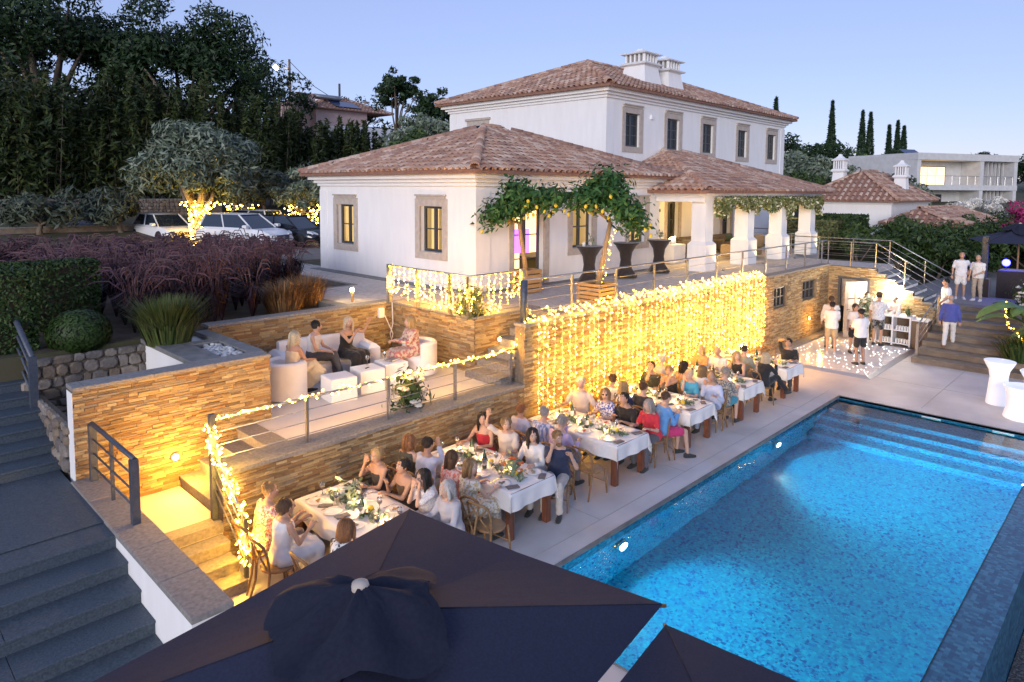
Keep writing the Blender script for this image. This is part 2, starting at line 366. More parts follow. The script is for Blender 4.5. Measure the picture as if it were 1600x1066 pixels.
def tile_mesh(L=.42, r0=.1, r1=.085, n=6):
    b = MB(); v=[]; f=[]
    for i,(y,r) in enumerate(((0,r0),(L,r1))):
        for k in range(n+1):
            a = math.pi*k/n; v.append((-r*math.cos(a), y, r*.85*math.sin(a)))
        for k in range(n+1):
            a = math.pi*k/n; v.append((-(r-.014)*math.cos(a), y, (r-.014)*.85*math.sin(a)))
    m_=(n+1)
    for k in range(n):
        f.append((k,k+1,2*m_+k+1,2*m_+k)); f.append((m_+k+1,m_+k,3*m_+k,3*m_+k+1)); f.append((k+1,k,m_+k,m_+k+1)); 
    b.add(v,f); return b.mesh('roof_tile','tile',True)
TILE_ME = tile_mesh()
TV = [tuple(v.co) for v in TILE_ME.vertices]; TF = [tuple(p.vertices) for p in TILE_ME.polygons]
def simple_tile():
    n=5; v=[]; f=[]
    for y,r in ((0,.1),(.42,.085)):
        for k in range(n+1): a=math.pi*k/n; v.append((-r*math.cos(a), y, r*.85*math.sin(a)))
    for k in range(n): f.append((k,k+1,n+1+k+1,n+1+k))
    f.append(tuple(range(n,-1,-1)))
    return v,f
SV, SF = simple_tile()
def inside(poly, x, y):
    c = False; j = len(poly)-1
    for i in range(len(poly)):
        if (poly[i][1] > y) != (poly[j][1] > y) and x < (poly[j][0]-poly[i][0])*(y-poly[i][1])/(poly[j][1]-poly[i][1])+poly[i][0]: c = not c
        j = i
    return c
def tiled_roof(parent, slopes, ridges, nparts=300, pitch=.25, step=.34, seed=3, thick=.1, holes=()):
    """slopes: planar polygons, first edge = eave (left to right seen from outside); ridges: pairs of points for cap tiles"""
    rr = random.Random(seed); tiles = []
    base = MB()
    for poly in slopes:
        P = [Vector(p) for p in poly]; e = (P[1]-P[0]).normalized(); n = e.cross(P[2]-P[1] if len(P)>2 else P[2]-P[0]).normalized()
        if n.z < 0: n = -n
        s = n.cross(e).normalized()
        if s.z < 0: s = -s
        if e.cross(s).dot(n) < 0: e = -e; 
        org = P[0]; q2 = [((p-org).dot(e), (p-org).dot(s)) for p in P]
        k = len(base.v); base.add([tuple(p) for p in P]+[tuple(p-Vector((0,0,thick))) for p in P], [tuple(range(len(P))), tuple(range(2*len(P)-1,len(P)-1,-1))]+[(i,(i+1)%len(P),len(P)+(i+1)%len(P),len(P)+i) for i in range(len(P))])
        x0 = min(q[0] for q in q2); x1 = max(q[0] for q in q2); y1 = max(q[1] for q in q2)
        nx = int((x1-x0)/pitch)
        for i in range(nx+1):
            x = x0 + (x1-x0-nx*pitch)/2 + i*pitch
            j = 0
            while j*step < y1:
                y = j*step-.06; j += 1
                if not inside(q2, x, y+.2): continue
                w = org + e*x + s*(y+rr.uniform(-.012,.012)) + n*.015
                if any(h[0]<w.x<h[1] and h[2]<w.y<h[3] for h in holes): continue
                yaw = rr.uniform(-.03,.03)
                M = Matrix(((e.x,s.x,n.x,w.x),(e.y,s.y,n.y,w.y),(e.z,s.z,n.z,w.z),(0,0,0,1))) @ Matrix.Rotation(yaw,4,'Z') @ Matrix.Rotation(-.05,4,'X')
                tiles.append((M, 1.0))
    for a, b_ in ridges:
        a, b_ = Vector(a), Vector(b_); d = (b_-a); L = d.length; d.normalize()
        e = d.cross(Vector((0,0,1))).normalized(); n = e.cross(d)
        for i in range(int(L/.36)):
            w = a + d*(i*.36) + n*.04
            tiles.append((Matrix(((e.x,d.x,n.x,w.x),(e.y,d.y,n.y,w.y),(e.z,d.z,n.z,w.z),(0,0,0,1))) @ Matrix.Diagonal((1.35,1.05,1.45,1)), 1.3))
    base.build('roof_deck', 'tile_base', parent)
    tiles.sort(key=lambda t: (t[0].translation-CAMP).length)
    for M, _ in tiles[:nparts]: inst('roof_tile', TILE_ME, M, parent)
    b = MB()
    for M, _ in tiles[nparts:]: b.add(SV, SF, 0, M)
    if b.v: b.build('roof_tiles_far', 'tile', parent, smooth=True, kind='stuff')
def hip(x0,x1,y0,y1,ze,slope):
    """hip roof slopes and ridge lines over a rectangle of eaves"""
    w, d = x1-x0, y1-y0
    if w >= d: h = d/2; A=(x0+h,y0+h,ze+h*slope); B=(x1-h,y0+h,ze+h*slope)
    else: h = w/2; A=(x0+h,y0+h,ze+h*slope); B=(x0+h,y1-h,ze+h*slope)
    c=[(x0,y0,ze),(x1,y0,ze),(x1,y1,ze),(x0,y1,ze)]
    if w >= d:
        S=[[c[0],c[1],B,A],[c[1],c[2],B],[c[2],c[3],A,B],[c[3],c[0],A]]; Rg=[(c[0],A),(c[3],A),(c[1],B),(c[2],B),(A,B)]
    else:
        S=[[c[0],c[1],A],[c[1],c[2],B,A],[c[2],c[3],B],[c[3],c[0],A,B]]; Rg=[(c[0],A),(c[1],A),(c[2],B),(c[3],B),(A,B)]
    return S, Rg, A, B
def window(parent, o, u, n, w, h, lit=None, surround=.28, fw=.07, cols=2, rows=2, depth=.22, door=False, openang=0, lintel=True, sfw=.045):
    """o = bottom centre of the clear opening on the wall face; stone surround stands proud of the wall"""
    F = frame(o, u, n); win = MB()
    s = surround; x = w/2
    if s:
        zb = 0 if door else -s
        win.box(-x-s,-.03,zb,-x,.035,h+s,0,F); win.box(x,-.03,zb,x+s,.035,h+s,0,F); win.box(-x,-.03,h,x,.035,h+s,0,F)
        if not door: win.box(-x,-.03,-s,x,.035,0,0,F)
        if lintel: win.box(-x-s*.6,-.02,h+s+.002,x+s*.6,.06,h+s+.075,0,F); win.box(-x-s*.75,-.02,h+s+.075,x+s*.75,.1,h+s+.12,0,F)
        wo_ = win.build('window_surround' if not door else 'door_surround', 'limestone', parent)
    else: wo_ = parent
    d = -depth
    # reveal, frame
    b = MB()
    b.box(-x,d-.03,0,-x+fw,d+.03,h,0,F); b.box(x-fw,d-.03,0,x,d+.03,h,0,F); b.box(-x+fw,d-.03,h-fw,x-fw,d+.03,h,0,F); b.box(-x+fw,d-.03,0,x-fw,d+.03,fw,0,F)
    iw = 2*(x-fw)
    for i in range(1, cols): c_ = -x+fw+iw*i/cols; b.box(c_-sfw,d-.035,fw,c_+sfw,d+.035,h-fw,0,F)
    for j in range(1, rows):
        zc = fw+(h-2*fw)*j/rows
        for i in range(cols):
            a0 = -x+fw+iw*i/cols+(sfw if i else 0); a1 = -x+fw+iw*(i+1)/cols-(sfw if i < cols-1 else 0)
            b.box(a0,d-.015,zc-.018,a1,d+.02,zc+.018,0,F)
    fr = b.build('window_frame' if not door else 'door_frame', 'frame_dark', parent)
    for i in range(cols):
        for j in range(rows):
            a0 = -x+fw+iw*i/cols+(sfw if i else 0); a1 = -x+fw+iw*(i+1)/cols-(sfw if i < cols-1 else 0)
            z0 = fw+(h-2*fw)*j/rows+(.018 if j else 0); z1 = fw+(h-2*fw)*(j+1)/rows-(.018 if j < rows-1 else 0)
            g = MB(); g.box(a0,d-.006,z0,a1,d+.004,z1,0,F); g.build('pane', 'glass_clear' if lit else 'glass_dark', fr)
    if lit:
        # room behind the glass: self-glowing back wall and curtain in place of lamps, cabinet
        b = MB(); b.box(-x-.5,d-1.3,-.2,x+.5,d-1.25,h+.3,0,F); b.build('room_glow_wall', 'room_glow', fr)
        b = MB()
        pts=[]
        for k in range(15): pts.append((-x+.05+k*.022, d-.2+.025*math.sin(k*1.7)))
        b.loft([[ (F@Vector((p[0],p[1],0)))[:] for p in pts],[(F@Vector((p[0],p[1],h)))[:] for p in pts]], cap=False, closed=False)
        b.build('curtain', 'curtain', fr, smooth=True)
        b = MB(); b.box(-.1,d-1.2,.25,x,d-.9,.32,0,F); b.box(0,d-1.2,.05,.06,d-.95,.25,0,F); b.box(x*.2,d-1.15,.32,x*.6,d-.95,.55,0,F); b.build('cabinet', 'sofa_brown', fr)
        if lit == 'purple':
            b = MB(); b.box(-x+.06,d-.35,h*.4,x-.06,d-.3,h*.72,0,F); b.build('lit_screen', 'room_purple', fr)
    return fr

# ============================================================ ground and pool
def terr(x, y):
    # garden plateau behind the retaining walls, hill rising behind the house, lower ground by the pool
    d = y*0.8 + x*0.2
    z = 2.38
    z += max(0, (y-30))*.085 + max(0,(x+y-75))*.05
    r = math.hypot(x, y)
    if r > 140: z += -(r-140)*.05
    z = min(z, 9.5) if r < 160 else z
    if y < 13.6 and x < 33.5: z = -2.4
    elif y < 13.6 and x < 45: z = 1.0
    elif y < 4: z = min(z, 1.6)
    if y < -30 or x < -30: z = min(z,-2.4)
    return z
xs = sorted(set([-1200,-600,-300,-150,-80,-40,-20,-10,-5]+[i*1.5 for i in range(0,60)]+[95,105,120,140,170,220,300,450,700,1100]+[33.4,33.6]))
ys = sorted(set([-1200,-500,-200,-80,-40,-20,-8,0]+[13.5,13.7,2.0,2.3]+[i*1.6 for i in range(1,50)]+[85,95,110,130,160,220,300,450,700,1100]))
gv = [(x,y,terr(x,y)) for y in ys for x in xs]; nx = len(xs)
gf = [(j*nx+i,j*nx+i+1,(j+1)*nx+i+1,(j+1)*nx+i) for j in range(len(ys)-1) for i in range(nx-1)]
sheet('ground', gv, gf, 'terrain', kind='structure')

PX0,PX1,PY0,PY1 = 5.88,18.0,1.66,5.9
YW, XB, ZT, ZL = 9.12, 26.2, 2.5, 1.3
b = MB()   # paved deck round the pool, built as slabs
def slab(x0,y0,x1,y1,z=0,t=.3): b.box(x0,y0,z-t,x1,y1,z)
slab(-6,-8,PX0,8.4); slab(PX0,PY1,PX1,YW+.3); slab(PX1,-9,XB+.4,YW+.3); slab(3.66,8.4,PX0,YW+.3)
b.build('pool_deck', 'deck', kind='structure')
# thin movement joints in the deck and the pool coping strip
b = MB()
for x in (20.6,23.2): b.box(x,-6,.001,x+.012,9.0,.0045)
for x in (8.4,11.0,13.6,16.2): b.box(x,6.25,.001,x+.01,9.0,.004)
b.box(18.4,4.1,.001,23.2,4.112,.004); b.box(PX0,6.24,.001,PX1+.3,6.25,.004)
b.build('deck_joint', 'limestone', kind='structure')
b = MB()
b.box(PX0,PY1-.03,-.05,PX1,PY1+.0,.012); b.box(PX1,PY0-.5,-.05,PX1+.03,PY1,.012); b.box(PX0-.03,1.2,-.05,PX0,PY1,.012)
b.build('pool_edge', 'darkstone', kind='structure')
# basin
pool = thing('swimming_pool', 'rectangular swimming pool lined with blue mosaic and lit from within', 'pool', (12,3.8,-1.4))
DZ = -1.45
b = MB()
b.add([(PX0,PY0,DZ),(PX1,PY0,DZ),(PX1,PY1,DZ),(PX0,PY1,DZ)],[(0,1,2,3)])
b.add([(PX0,PY1,DZ),(PX1,PY1,DZ),(PX1,PY1,-.04),(PX0,PY1,-.04)],[(0,1,2,3)])
b.add([(PX1,PY1,DZ),(PX1,PY0,DZ),(PX1,PY0,-.04),(PX1,PY1,-.04)],[(0,1,2,3)])
b.add([(PX0,PY0,DZ),(PX0,PY1,DZ),(PX0,PY1,-.04),(PX0,PY0,-.04)],[(0,1,2,3)])
b.add([(PX0,PY0,DZ),(PX0,PY0,-.07),(PX1,PY0,-.07),(PX1,PY0,DZ)],[(0,1,2,3)])
b.build('basin', 'mosaic', pool)
b = MB(); b.box(PX0,PY0-.46,-1.3,PX1-.002,PY0-.002,-.075); b.build('overflow_wall', 'mosaic_dark', pool)
b = MB(); b.box(PX0,PY1-.012,-.3,PX1,PY1-.003,-.045); b.box(PX1-.012,PY0,-.3,PX1-.003,PY1-.013,-.045); b.build('waterline_band', 'mosaic_dark', pool)
for k in range(4):
    b = MB(); b.box(PX1-.42*(k+1)-.35,PY0+.02,DZ+.01,PX1-.42*k-.353 if k else PX1-.014,PY1-.02,-.28-.27*k); o = b.build('pool_step','mosaic',pool)
    b = MB(); b.box(PX1-.42*(k+1)-.36,PY0+.02,-.285-.27*k,PX1-.42*(k+1)-.29,PY1-.03,-.274-.27*k); b.build('step_nosing','mosaic_light',o)
for x in (8.45, 14.2):
    b = MB(); Fp = Matrix.Translation((x,PY1-.03,-.55)) @ Matrix.Rotation(R(90),4,'X')
    b.lathe([(.14,0),(.14,.03),(.11,.045)],20,(0,0,0),1,Fp); b.lathe([(.10,.046),(.06,.06)],20,(0,0,0),0,Fp)
    b.build('pool_lamp', ['poolwhite','chrome'], pool)
for x in (13.9,15.3): 
    b = MB(); b.box(PX1-.02,2.2 if x<14 else 3.6,-.2,PX1-.012,2.6 if x<14 else 4.0,-.06); b.build('skimmer','white_plastic',pool)
b = MB(); nxw, nyw = 2, 2
b.add([(PX0+.001,PY0-.02,-.072),(PX1-.001,PY0-.02,-.072),(PX1-.001,PY1-.001,-.072),(PX0+.001,PY1-.001,-.072)],[(0,1,2,3)])
b.build('water', 'water', kind='structure')
for x, e in ((8.45,170),(14.2,480)):
    plight('pool_lamp_and_fill', (x,PY1-.13,-.55), e, (.35,.88,1), .06, pool, 'SPOT', (.05,-1,-.2), R(140), .9)
for x, y, e in ((11.4,PY0+.02,80),(PX0+.02,3.2,75),(15.2,PY0+.02,80),(8.2,PY0+.02,80)):  # unseen fill points added at the hidden walls, besides the two lamps
    plight('pool_lamp_and_fill', (x,y,-.3), e, (.3,.88,1), .01, pool)
# gravel channel below the overflow wall
b = MB(); b.box(-6,-12,-1.5,PX1,PY0-.47,-1.15); b.build('gravel_bed', 'gravel', kind='structure')

# ============================================================ retaining walls (one thing each)
def retaining(name, label, o, u, n, L, z0, z1, t=.25, holes=(), cop=True, copw=.34, nparts=300, seed=1, zf=None, copz=.06, lo=.12, hi=.34, core=True, copm='coping', cop_side=0.0):
    T = thing(name, label, 'wall', (o[0],o[1],z0))
    F = frame((o[0],o[1],0), u, n)
    if core:
        b = MB(); flat_wall(F, L, z0, z1, t, [(h[0],h[1],h[2],h[3]) for h in holes], b); b.build('wall_core', 'mortar', T)
    ledger(T, (o[0],o[1],0), u, n, L, z0, z1, holes=holes, nparts=nparts, seed=seed, zf=zf, lo=lo, hi=hi)
    if cop:
        x = -cop_side; k = 0
        while x < L-.01:
            w = min(.9, L+cop_side*0-x)
            c = MB(); c.bbox(x+.002,-copw+.05,z1+.001,x+w-.002,.05,z1+copz,.006,0,F); c.build('coping_slab', copm, T); x += w
    return T
ex, ey = (1,0), (0,1)
# long wall with the curtain of lights, door wall, lounge front, planter, lounge back, terrace corner
wwin = [(21.25-9.65+.15,22.4-9.65,1.42,2.1),(23.65-9.65+.1,24.95-9.65,1.42,2.1)]
wall_lit = retaining('stone_wall', 'long stacked stone wall hung with the curtain of fairy lights', (XB,YW), (-1,0), (0,-1), XB-9.65, 0, ZT-.01,
    holes=[(XB-9.65-h[1],XB-9.65-h[0],h[2],h[3]) for h in wwin], seed=11, lo=.14, hi=.38)
for h in wwin:
    xc = 9.65+(h[0]+h[1])/2
    window(wall_lit, (xc,YW,h[2]+.005), (-1,0), (0,-1), h[1]-h[0]-.01, h[3]-h[2]-.01, surround=0, cols=3, rows=2, depth=.1, fw=.05, sfw=.025)
wall_door = retaining('stone_wall', 'stacked stone wall with the open glazed door behind the bar', (XB,YW), (0,-1), (-1,0), YW-5.6, 0, ZT-.01,
    holes=[(.38,1.42,0,2.1)], seed=12, zf=lambda a: 2.49 if a < 1.6 else 2.42-(a-1.6)*.6, core=False, cop=False, nparts=260)
b = MB(); Fd = frame((XB,YW,0),(0,-1),(-1,0)); flat_wall(Fd, 1.62, 0, ZT-.01, .25, [(.38,1.42,0,2.1)], b)
for k in range(7): b.box(1.62+.3*k,-.25,0,1.62+.3*(k+1),0,ZT-.17*(k+1)-.02,0,Fd)
b.build('wall_core','mortar',wall_door)
wall_lounge = retaining('stone_wall', 'low stacked stone wall below the lounge terrace railing', (9.64,YW), (-1,0), (0,-1), 9.64-3.68, 0, ZL-.01, seed=13, copw=.5)
b = MB(); b.box(3.70,YW-.0+.01,0,9.6,YW+.3,ZL-.02); 
wall_gold = retaining('planter_wall', 'golden lit stacked stone planter wall with grey coping and pebble inset', (5.2,10.8), (-1,0), (0,-1), 2.85, .6, 2.38, seed=14, copw=.36)
b = MB(); b.box(2.345,10.79,.4,2.352,11.06,2.36); b.build('white_end','plaster',wall_gold)
b = MB(); b.box(4.1,11.06,.6,5.18,13.5,2.34); b.build('planter_body','plaster',wall_gold)
b = MB(); b.bbox(4.05,11.12,2.36,4.42,13.5,2.44,.006); b.bbox(4.422,11.12,2.36,4.55,13.5,2.435,.005); b.bbox(5.0,11.12,2.36,5.25,13.5,2.44,.006); b.bbox(4.552,12.35,2.36,4.998,12.6,2.44,.006); b.build('coping_slab','darkstone',wall_gold)
ledger(wall_gold, (5.2,13.48,0), (0,-1), (1,0), 2.68, 1.3, 2.36, nparts=0, seed=15, name='side_stone')
wall_back = retaining('stone_wall', 'yellow lit stacked stone wall behind the white sofa', (9.6,13.5), (-1,0), (0,-1), 4.35, ZL, 2.46, seed=16)
wall_corner = retaining('stone_wall', 'brown stacked stone wall under the railing draped with fairy lights', (9.6,13.5), (0,-1), (-1,0), 3.0, ZL, 2.46, seed=17, copw=.4)
wall_cface = retaining('stone_wall', 'stacked stone wall beside the narrow steps up to the house terrace', (11.6,10.5), (-1,0), (0,-1), 2.0, ZL, 2.46, seed=18, nparts=200, copw=.38)
for o_ in list(wall_cface.children):
    pass
# terrace and lounge floors
b = MB(); b.box(5.2,YW+.3,ZL-.3,9.59,13.48,ZL); b.box(4.95,YW+.45,ZL-.3,5.2,10.79,ZL); b.build('lounge_floor','lounge_floor',kind='structure')
b = MB(); b.box(3.7,YW+.26,ZL-.6,9.6,YW+.44,ZL+.045); b.build('floor_border','coping',kind='structure')
b = MB(); b.box(9.62,10.52,1.0,11.6,13.5,2.5); b.box(11.6,YW+.3,1.0,XB+.25,13.5,2.5); b.box(XB+.25,7.5,1.0,28.3,13.5,2.5); b.box(28.3,11.8,1.0,32.6,13.5,2.5); b.box(9.62,13.5,1.0,12.3,16.5,2.5); b.box(10.6,16.5,1.0,12.3,24,2.499); b.box(20.5,13.5,1.0,32.6,16,2.5); b.build('house_terrace','cobble',kind='structure')
b = MB(); b.box(8.6,13.76,2.3,9.615,16.5,2.495); b.build('garden_path','cobble',kind='structure')
b = MB(); b.box(8.3,13.76,2.3,8.6,16.5,2.51); b.box(8.3,16.5,2.3,10.6,16.62,2.51); b.box(10.45,16.62,2.3,10.6,24,2.51); b.box(11.62,13.3,2.5,11.99,21,2.515); b.box(12,12.74,2.5,20.8,13.09,2.512); b.build('path_border','darkstone',kind='structure')
b = MB(); b.box(XB-.6,YW-.5,0,XB-.003,5.6,.0); b = MB(); b.box(20.2,YW-.36,.0,XB-.05,YW-.05,.12); b.build('wall_kerb','coping',kind='structure')
# steps
def flight(name, label, steps, m, parts='tread', cat='steps', loc=(0,0,0), along='x', tm=None, slabw=1.3):
    """each step is a riser block with proud tread slabs laid on it"""
    T = thing(name, label, cat, loc)
    for s in steps:
        x0,y0,z0,x1,y1,z1 = s[:6]; b = MB(); b.box(x0,y0,z0,x1,y1,z1-.032); o = b.build('step', m, T)
        if along == 'x':
            n = max(1, round((x1-x0)/slabw))
            for i in range(n): b = MB(); b.bbox(x0+(x1-x0)*i/n+.002,y0-.022,z1-.031,x0+(x1-x0)*(i+1)/n-.002,y1,z1,.005); b.build('tread_slab', tm or m, o)
        else:
            n = max(1, round((y1-y0)/slabw))
            for i in range(n): b = MB(); b.bbox(x0-.022,y0+(y1-y0)*i/n+.002,z1-.031,x1,y0+(y1-y0)*(i+1)/n-.002,z1,.005); b.build('tread_slab', tm or m, o)
    return T
# narrow steps lounge -> house terrace (rise along +X)
flight('stone_steps','narrow light stone steps between lounge terrace and house terrace',[(9.3+.33*k,YW+.3,1.1,9.3+.33*(k+1)+.02,10.48,ZL+.171*(k+1)) for k in range(7)],'coping',loc=(10.4,10,ZL),along='y')
# dining steps up to the landing (rise along +Y) and side steps to the lounge
stp = [(2.66,8.35+.26*k,-.02,3.665,8.35+.26*(k+1)+.02,.16*(k+1)) for k in range(3)]
flight('stone_steps','warmly lit stone steps from the dining deck beside the fairy light railing',stp,'coping',loc=(3.1,8.7,0))
b = MB(); b.box(2.66,9.13,-.02,3.7,10.79,.62); b.build('stair_landing','lounge_floor',kind='structure')
b = MB(); b.box(2.664,9.11,.5,3.69,9.36,.64); b.build('landing_edge','coping',kind='structure')
flight('stone_steps','short dark steps from the landing up to the lounge terrace',[(3.72+.3*k,YW+.452,.3,3.72+.3*(k+1)+.02,10.79,.62+.17*(k+1)) for k in range(4)],'coping',loc=(4.2,10,.62),along='y')
# grand grey stair on the left: lower flight, landing, upper flight
gs = []
for k in range(7): gs.append((-5,6.25+.43*k,-.2,2.298,6.25+.43*(k+1)+.02,.155*(k+1)))
for k in range(8): gs.append((-5,11.45+.41*k,.6,2.355,11.45+.41*(k+1)+.02+(3 if k==7 else 0),1.1+.15*(k+1)))
flight('garden_staircase','wide blue grey stone staircase beside the white parapet',gs,'stairstone',loc=(-1,8,0),slabw=1.2)
b = MB(); b.box(-5,9.26,.3,2.299,11.44,1.09); b.build('stair_landing','stairstone',kind='structure')
for i in range(6):
    for j in range(2): b = MB(); b.bbox(2.297-1.2*(i+1)+.002,9.24+1.1*j+.002,1.0905,2.297-1.2*i-.002,9.24+1.1*(j+1)-.002,1.105,.004); b.build('paving_slab','stairstone',bpy.data.objects['stair_landing.001'] if 'stair_landing.001' in bpy.data.objects else bpy.data.objects['stair_landing'])
par = thing('stair_parapet','white parapet with flat grey coping between the two stairs','wall',(2.48,8.8,0))
b = MB(); b.box(2.30,6.5,-.1,2.64,10.78,1.06); b.build('parapet_wall','plaster',par)
for k in range(5): b = MB(); y=6.46+.864*k; b.bbox(2.285,y+.003,1.062,2.69,y+.861,1.13,.008); b.build('coping_slab','coping',par)
# rough stone wall behind the planter void
rub = thing('rubble_wall','rough grey field stone wall beside the upper stair','wall',(3.2,13.5,1.2))
b = MB(); b.box(2.36,13.45,1.0,4.1,13.8,2.3); b.box(2.36,11.1,1.0,2.5,13.45,1.75); b.build('wall_core','mortar',rub)
def rubble(parent, F, L, z0, z1, seed):
    rr = random.Random(seed); z = z0
    while z < z1-.05:
        h = min(rr.uniform(.1,.22), z1-z+.04); x = -rr.uniform(0,.15)
        while x < L:
            w = rr.uniform(.12,.32)
            a = [(x+w*.5+w*.53*math.cos(t)*(1 if abs(math.cos(t))<.8 else .93)+rr.uniform(-.02,.02), z+h*.5+h*.53*math.sin(t)+rr.uniform(-.015,.015)) for t in [R(20+45*k+rr.uniform(-9,9)) for k in range(8)]]
            a = [(x+w/2+max(-w*.485,min(w*.485,(p[0]-x-w/2)*1.12)), z+h/2+max(-h*.48,min(h*.48,(p[1]-z-h/2)*1.15))) for p in a]
            pr = rr.uniform(.03,.09); mx, mz = x+w/2, z+h/2
            v = [(p[0],-.03,p[1]) for p in a]+[(p[0],pr*.55,p[1]) for p in a]+[(mx+(p[0]-mx)*.75,pr,mz+(p[1]-mz)*.75) for p in a]
            f = [tuple(range(16,24))]+[(i,(i+1)%8,8+(i+1)%8,8+i) for i in range(8)]+[(8+i,8+(i+1)%8,16+(i+1)%8,16+i) for i in range(8)]
            bb = MB(); bb.add(v,[q[::-1] for q in f],0,F); bb.build('rock','rubble',parent); x += w
        z += h
rubble(rub, frame((4.1,13.45,0),(-1,0),(0,-1)), 1.7, 1.2, 2.36, 5)
rubble(rub, frame((2.36,13.45,0),(0,-1),(-1,0)), 2.3, 1.15, 1.8, 6)
b = MB(); b.box(2.5,11.06,.9,4.1,13.45,1.25); b.build('planting_bed','soil',kind='structure')

# right hand stairs
flight('stone_steps','broad brown stone steps rising from the deck to the upper platform',[(23.25+.61*k,-8,-.1,23.25+.61*(k+1)+.02,5.54,.163*(k+1)) for k in range(8)],'brownstep',loc=(25,2,0),along='y')
b = MB(); b.box(28.14,-8,.2,42,7.5,1.306); b.box(26.45,5.42,.2,28.14,5.6,1.302); b.build('upper_platform','coping',kind='structure')
flight('stone_steps','dark stone steps climbing beside the door wall to the house terrace',[(XB-.03,7.5-.3*(k+1)-.02,ZT-.17*(k+1)-.07,28.2,7.5-.3*k,ZT-.17*(k+1)+.001) for k in range(7)],'darkstone',loc=(27,6.5,1.3))
b = MB(); 
for k in range(7): b.box(XB+.01,7.5-.3*(k+1),.0,28.1,7.5-.3*k,ZT-.17*(k+1)-.072)
b.build('stair_base','plaster',kind='structure')

# ============================================================ the villa
villa = thing('villa','white two storey villa with terracotta hip roofs and columned porch','house',(12,13.1,2.5))
# low wing
LX0,LX1,LY0,LY1,ZC = 12.0,20.8,13.1,20.9,5.32
b = MB()
hl = [(13.1,0)]
fl = frame((LX0,LY1,0),(0,-1),(-1,0))       # left wall, x runs from far end towards the near corner
holesL = [(LY1-19.335-.5,LY1-19.335+.5,3.42,4.71),(LY1-14.94-.5,LY1-14.94+.5,3.45,4.74)]
flat_wall(fl, LY1-LY0, 2.45, ZC, .3, holesL, b)
fr_ = frame((LX0+.3,LY0,0),(1,0),(0,-1))
holesR = [(1.42-.3,2.68-.3,2.5,4.7),(4.44-.8,4.44+.2,3.45,4.74),(7.42-.8,7.42+.2,3.45,4.74)]
bR = MB(); flat_wall(fr_, LX1-LX0-.3, 2.45, ZC, .3, holesR, bR)
b.v, b.f, b.m = b.v, b.f, b.m
wl = b.build('wall','plaster',villa); bR.build('wall','plaster',villa)
b = MB(); b.box(LX0+.02,LY1-.3,2.45,LX1,LY1-.002,ZC-.01); b.box(LX1-.3,LY0+.302,2.45,LX1-.002,LY1-.302,ZC-.01); b.box(LX0+.31,LY0+.31,ZC-.12,LX1-.31,LY1-.31,ZC-.02); b.build('wall','plaster',villa)
# pilaster strips and moulded cornice
for x0,y0,x1,y1 in ((LX0-.02,LY1-.42,LX0-.0005,LY1+.02),(LX0-.02,LY0,LX0-.0005,LY0+.42),(LX0-.0195,LY0-.02,LX0+.5,LY0-.0005)):
    b = MB(); b.box(x0,y0,2.46,x1,y1,ZC-.15); b.build('corner_strip','plaster',villa)
def cornice(x0,x1,y0,y1,z,name='cornice',parent=villa, out=(.07,.16,.3,.36), hs=(.1,.1,.1,.06)):
    b = MB(); zz = z
    for o_,h in zip(out,hs):
        b.box(x0-o_,y0-o_,zz,x1+o_,y1+o_,zz+h-.001); zz += h
    return b.build(name,'plaster',parent), zz
c_, ze = cornice(LX0,LX1,LY0,LY1,ZC-.02)
for yc, z0, lit in ((19.335,3.42,1),(14.94,3.45,1)):
    window(villa,(LX0,yc,z0+.003),(0,-1),(-1,0),.994,1.284,lit=True,surround=.21,depth=.17)
window(villa,(LX0+2.05,LY0,2.5),(1,0),(0,-1),1.25,2.19,lit='purple',door=True,surround=.2,cols=2,rows=3,lintel=False)
for xc in (16.44,19.42): window(villa,(xc,LY0,3.453),(1,0),(0,-1),.994,1.284,lit=True,surround=.21,depth=.17)
S, Rg, A1, B1 = hip(LX0-.5,LX1+.5,LY0-.5,LY1+.5,ze+.06,.36)
roof1 = thing('x','x','x'); bpy.data.objects.remove(roof1)
def sub_empty(name, parent, loc):
    b = MB(); b.box(loc[0]-.01,loc[1]-.01,loc[2]-.01,loc[0]+.01,loc[1]+.01,loc[2]+.01)
    return b.build(name,'tile_base',parent)
roofA = MB(); roofA.box(LX0-.42,LY0-.42,ze+.0,LX1+.42,LY1+.42,ze+.05); roofA = roofA.build('roof','tile_base',villa)
tiled_roof(roofA, S, Rg, nparts=300, seed=21)
# upper block
UX0,UX1,UY0,UY1,UZ = 20.8,36.9,15.5,24.5,8.72
b = MB(); fu = frame((UX0,UY0,0),(1,0),(0,-1))
uw = [(22.51,6.98),(25.52,7.0),(28.51,7.0),(31.95,6.95),(35.3,6.95)]
hu = [(x-UX0-.5,x-UX0+.5,z-.05,z+1.25) for x,z in uw] + [(4.4,5.35,2.5,4.75),(9.3,10.2,2.9,4.6)]
flat_wall(fu, UX1-UX0, 2.45, UZ, .3, hu, b); b.build('wall','plaster',villa)
b = MB(); b.box(UX0,UY0+.302,2.45,UX0+.3,UY1,UZ); b.box(UX1-.3,UY0+.302,2.45,UX1,UY1,UZ); b.box(UX0+.302,UY1-.3,2.45,UX1-.302,UY1,UZ); b.build('wall','plaster',villa)
for q in ((UX0-.0195,UY0-.02,6,UX0+.45,UY0-.0005,UZ-.15),(UX1-.45,UY0-.02,6,UX1+.02,UY0-.0005,UZ-.15),(UX0-.02,UY1-.5,6,UX0-.0005,UY1,UZ-.15)):
    b = MB(); b.box(*q); b.build('corner_strip','plaster',villa)
for x,z in uw: window(villa,(x,UY0,z-.047),(1,0),(0,-1),.994,1.294,rows=3,surround=.22,depth=.14)
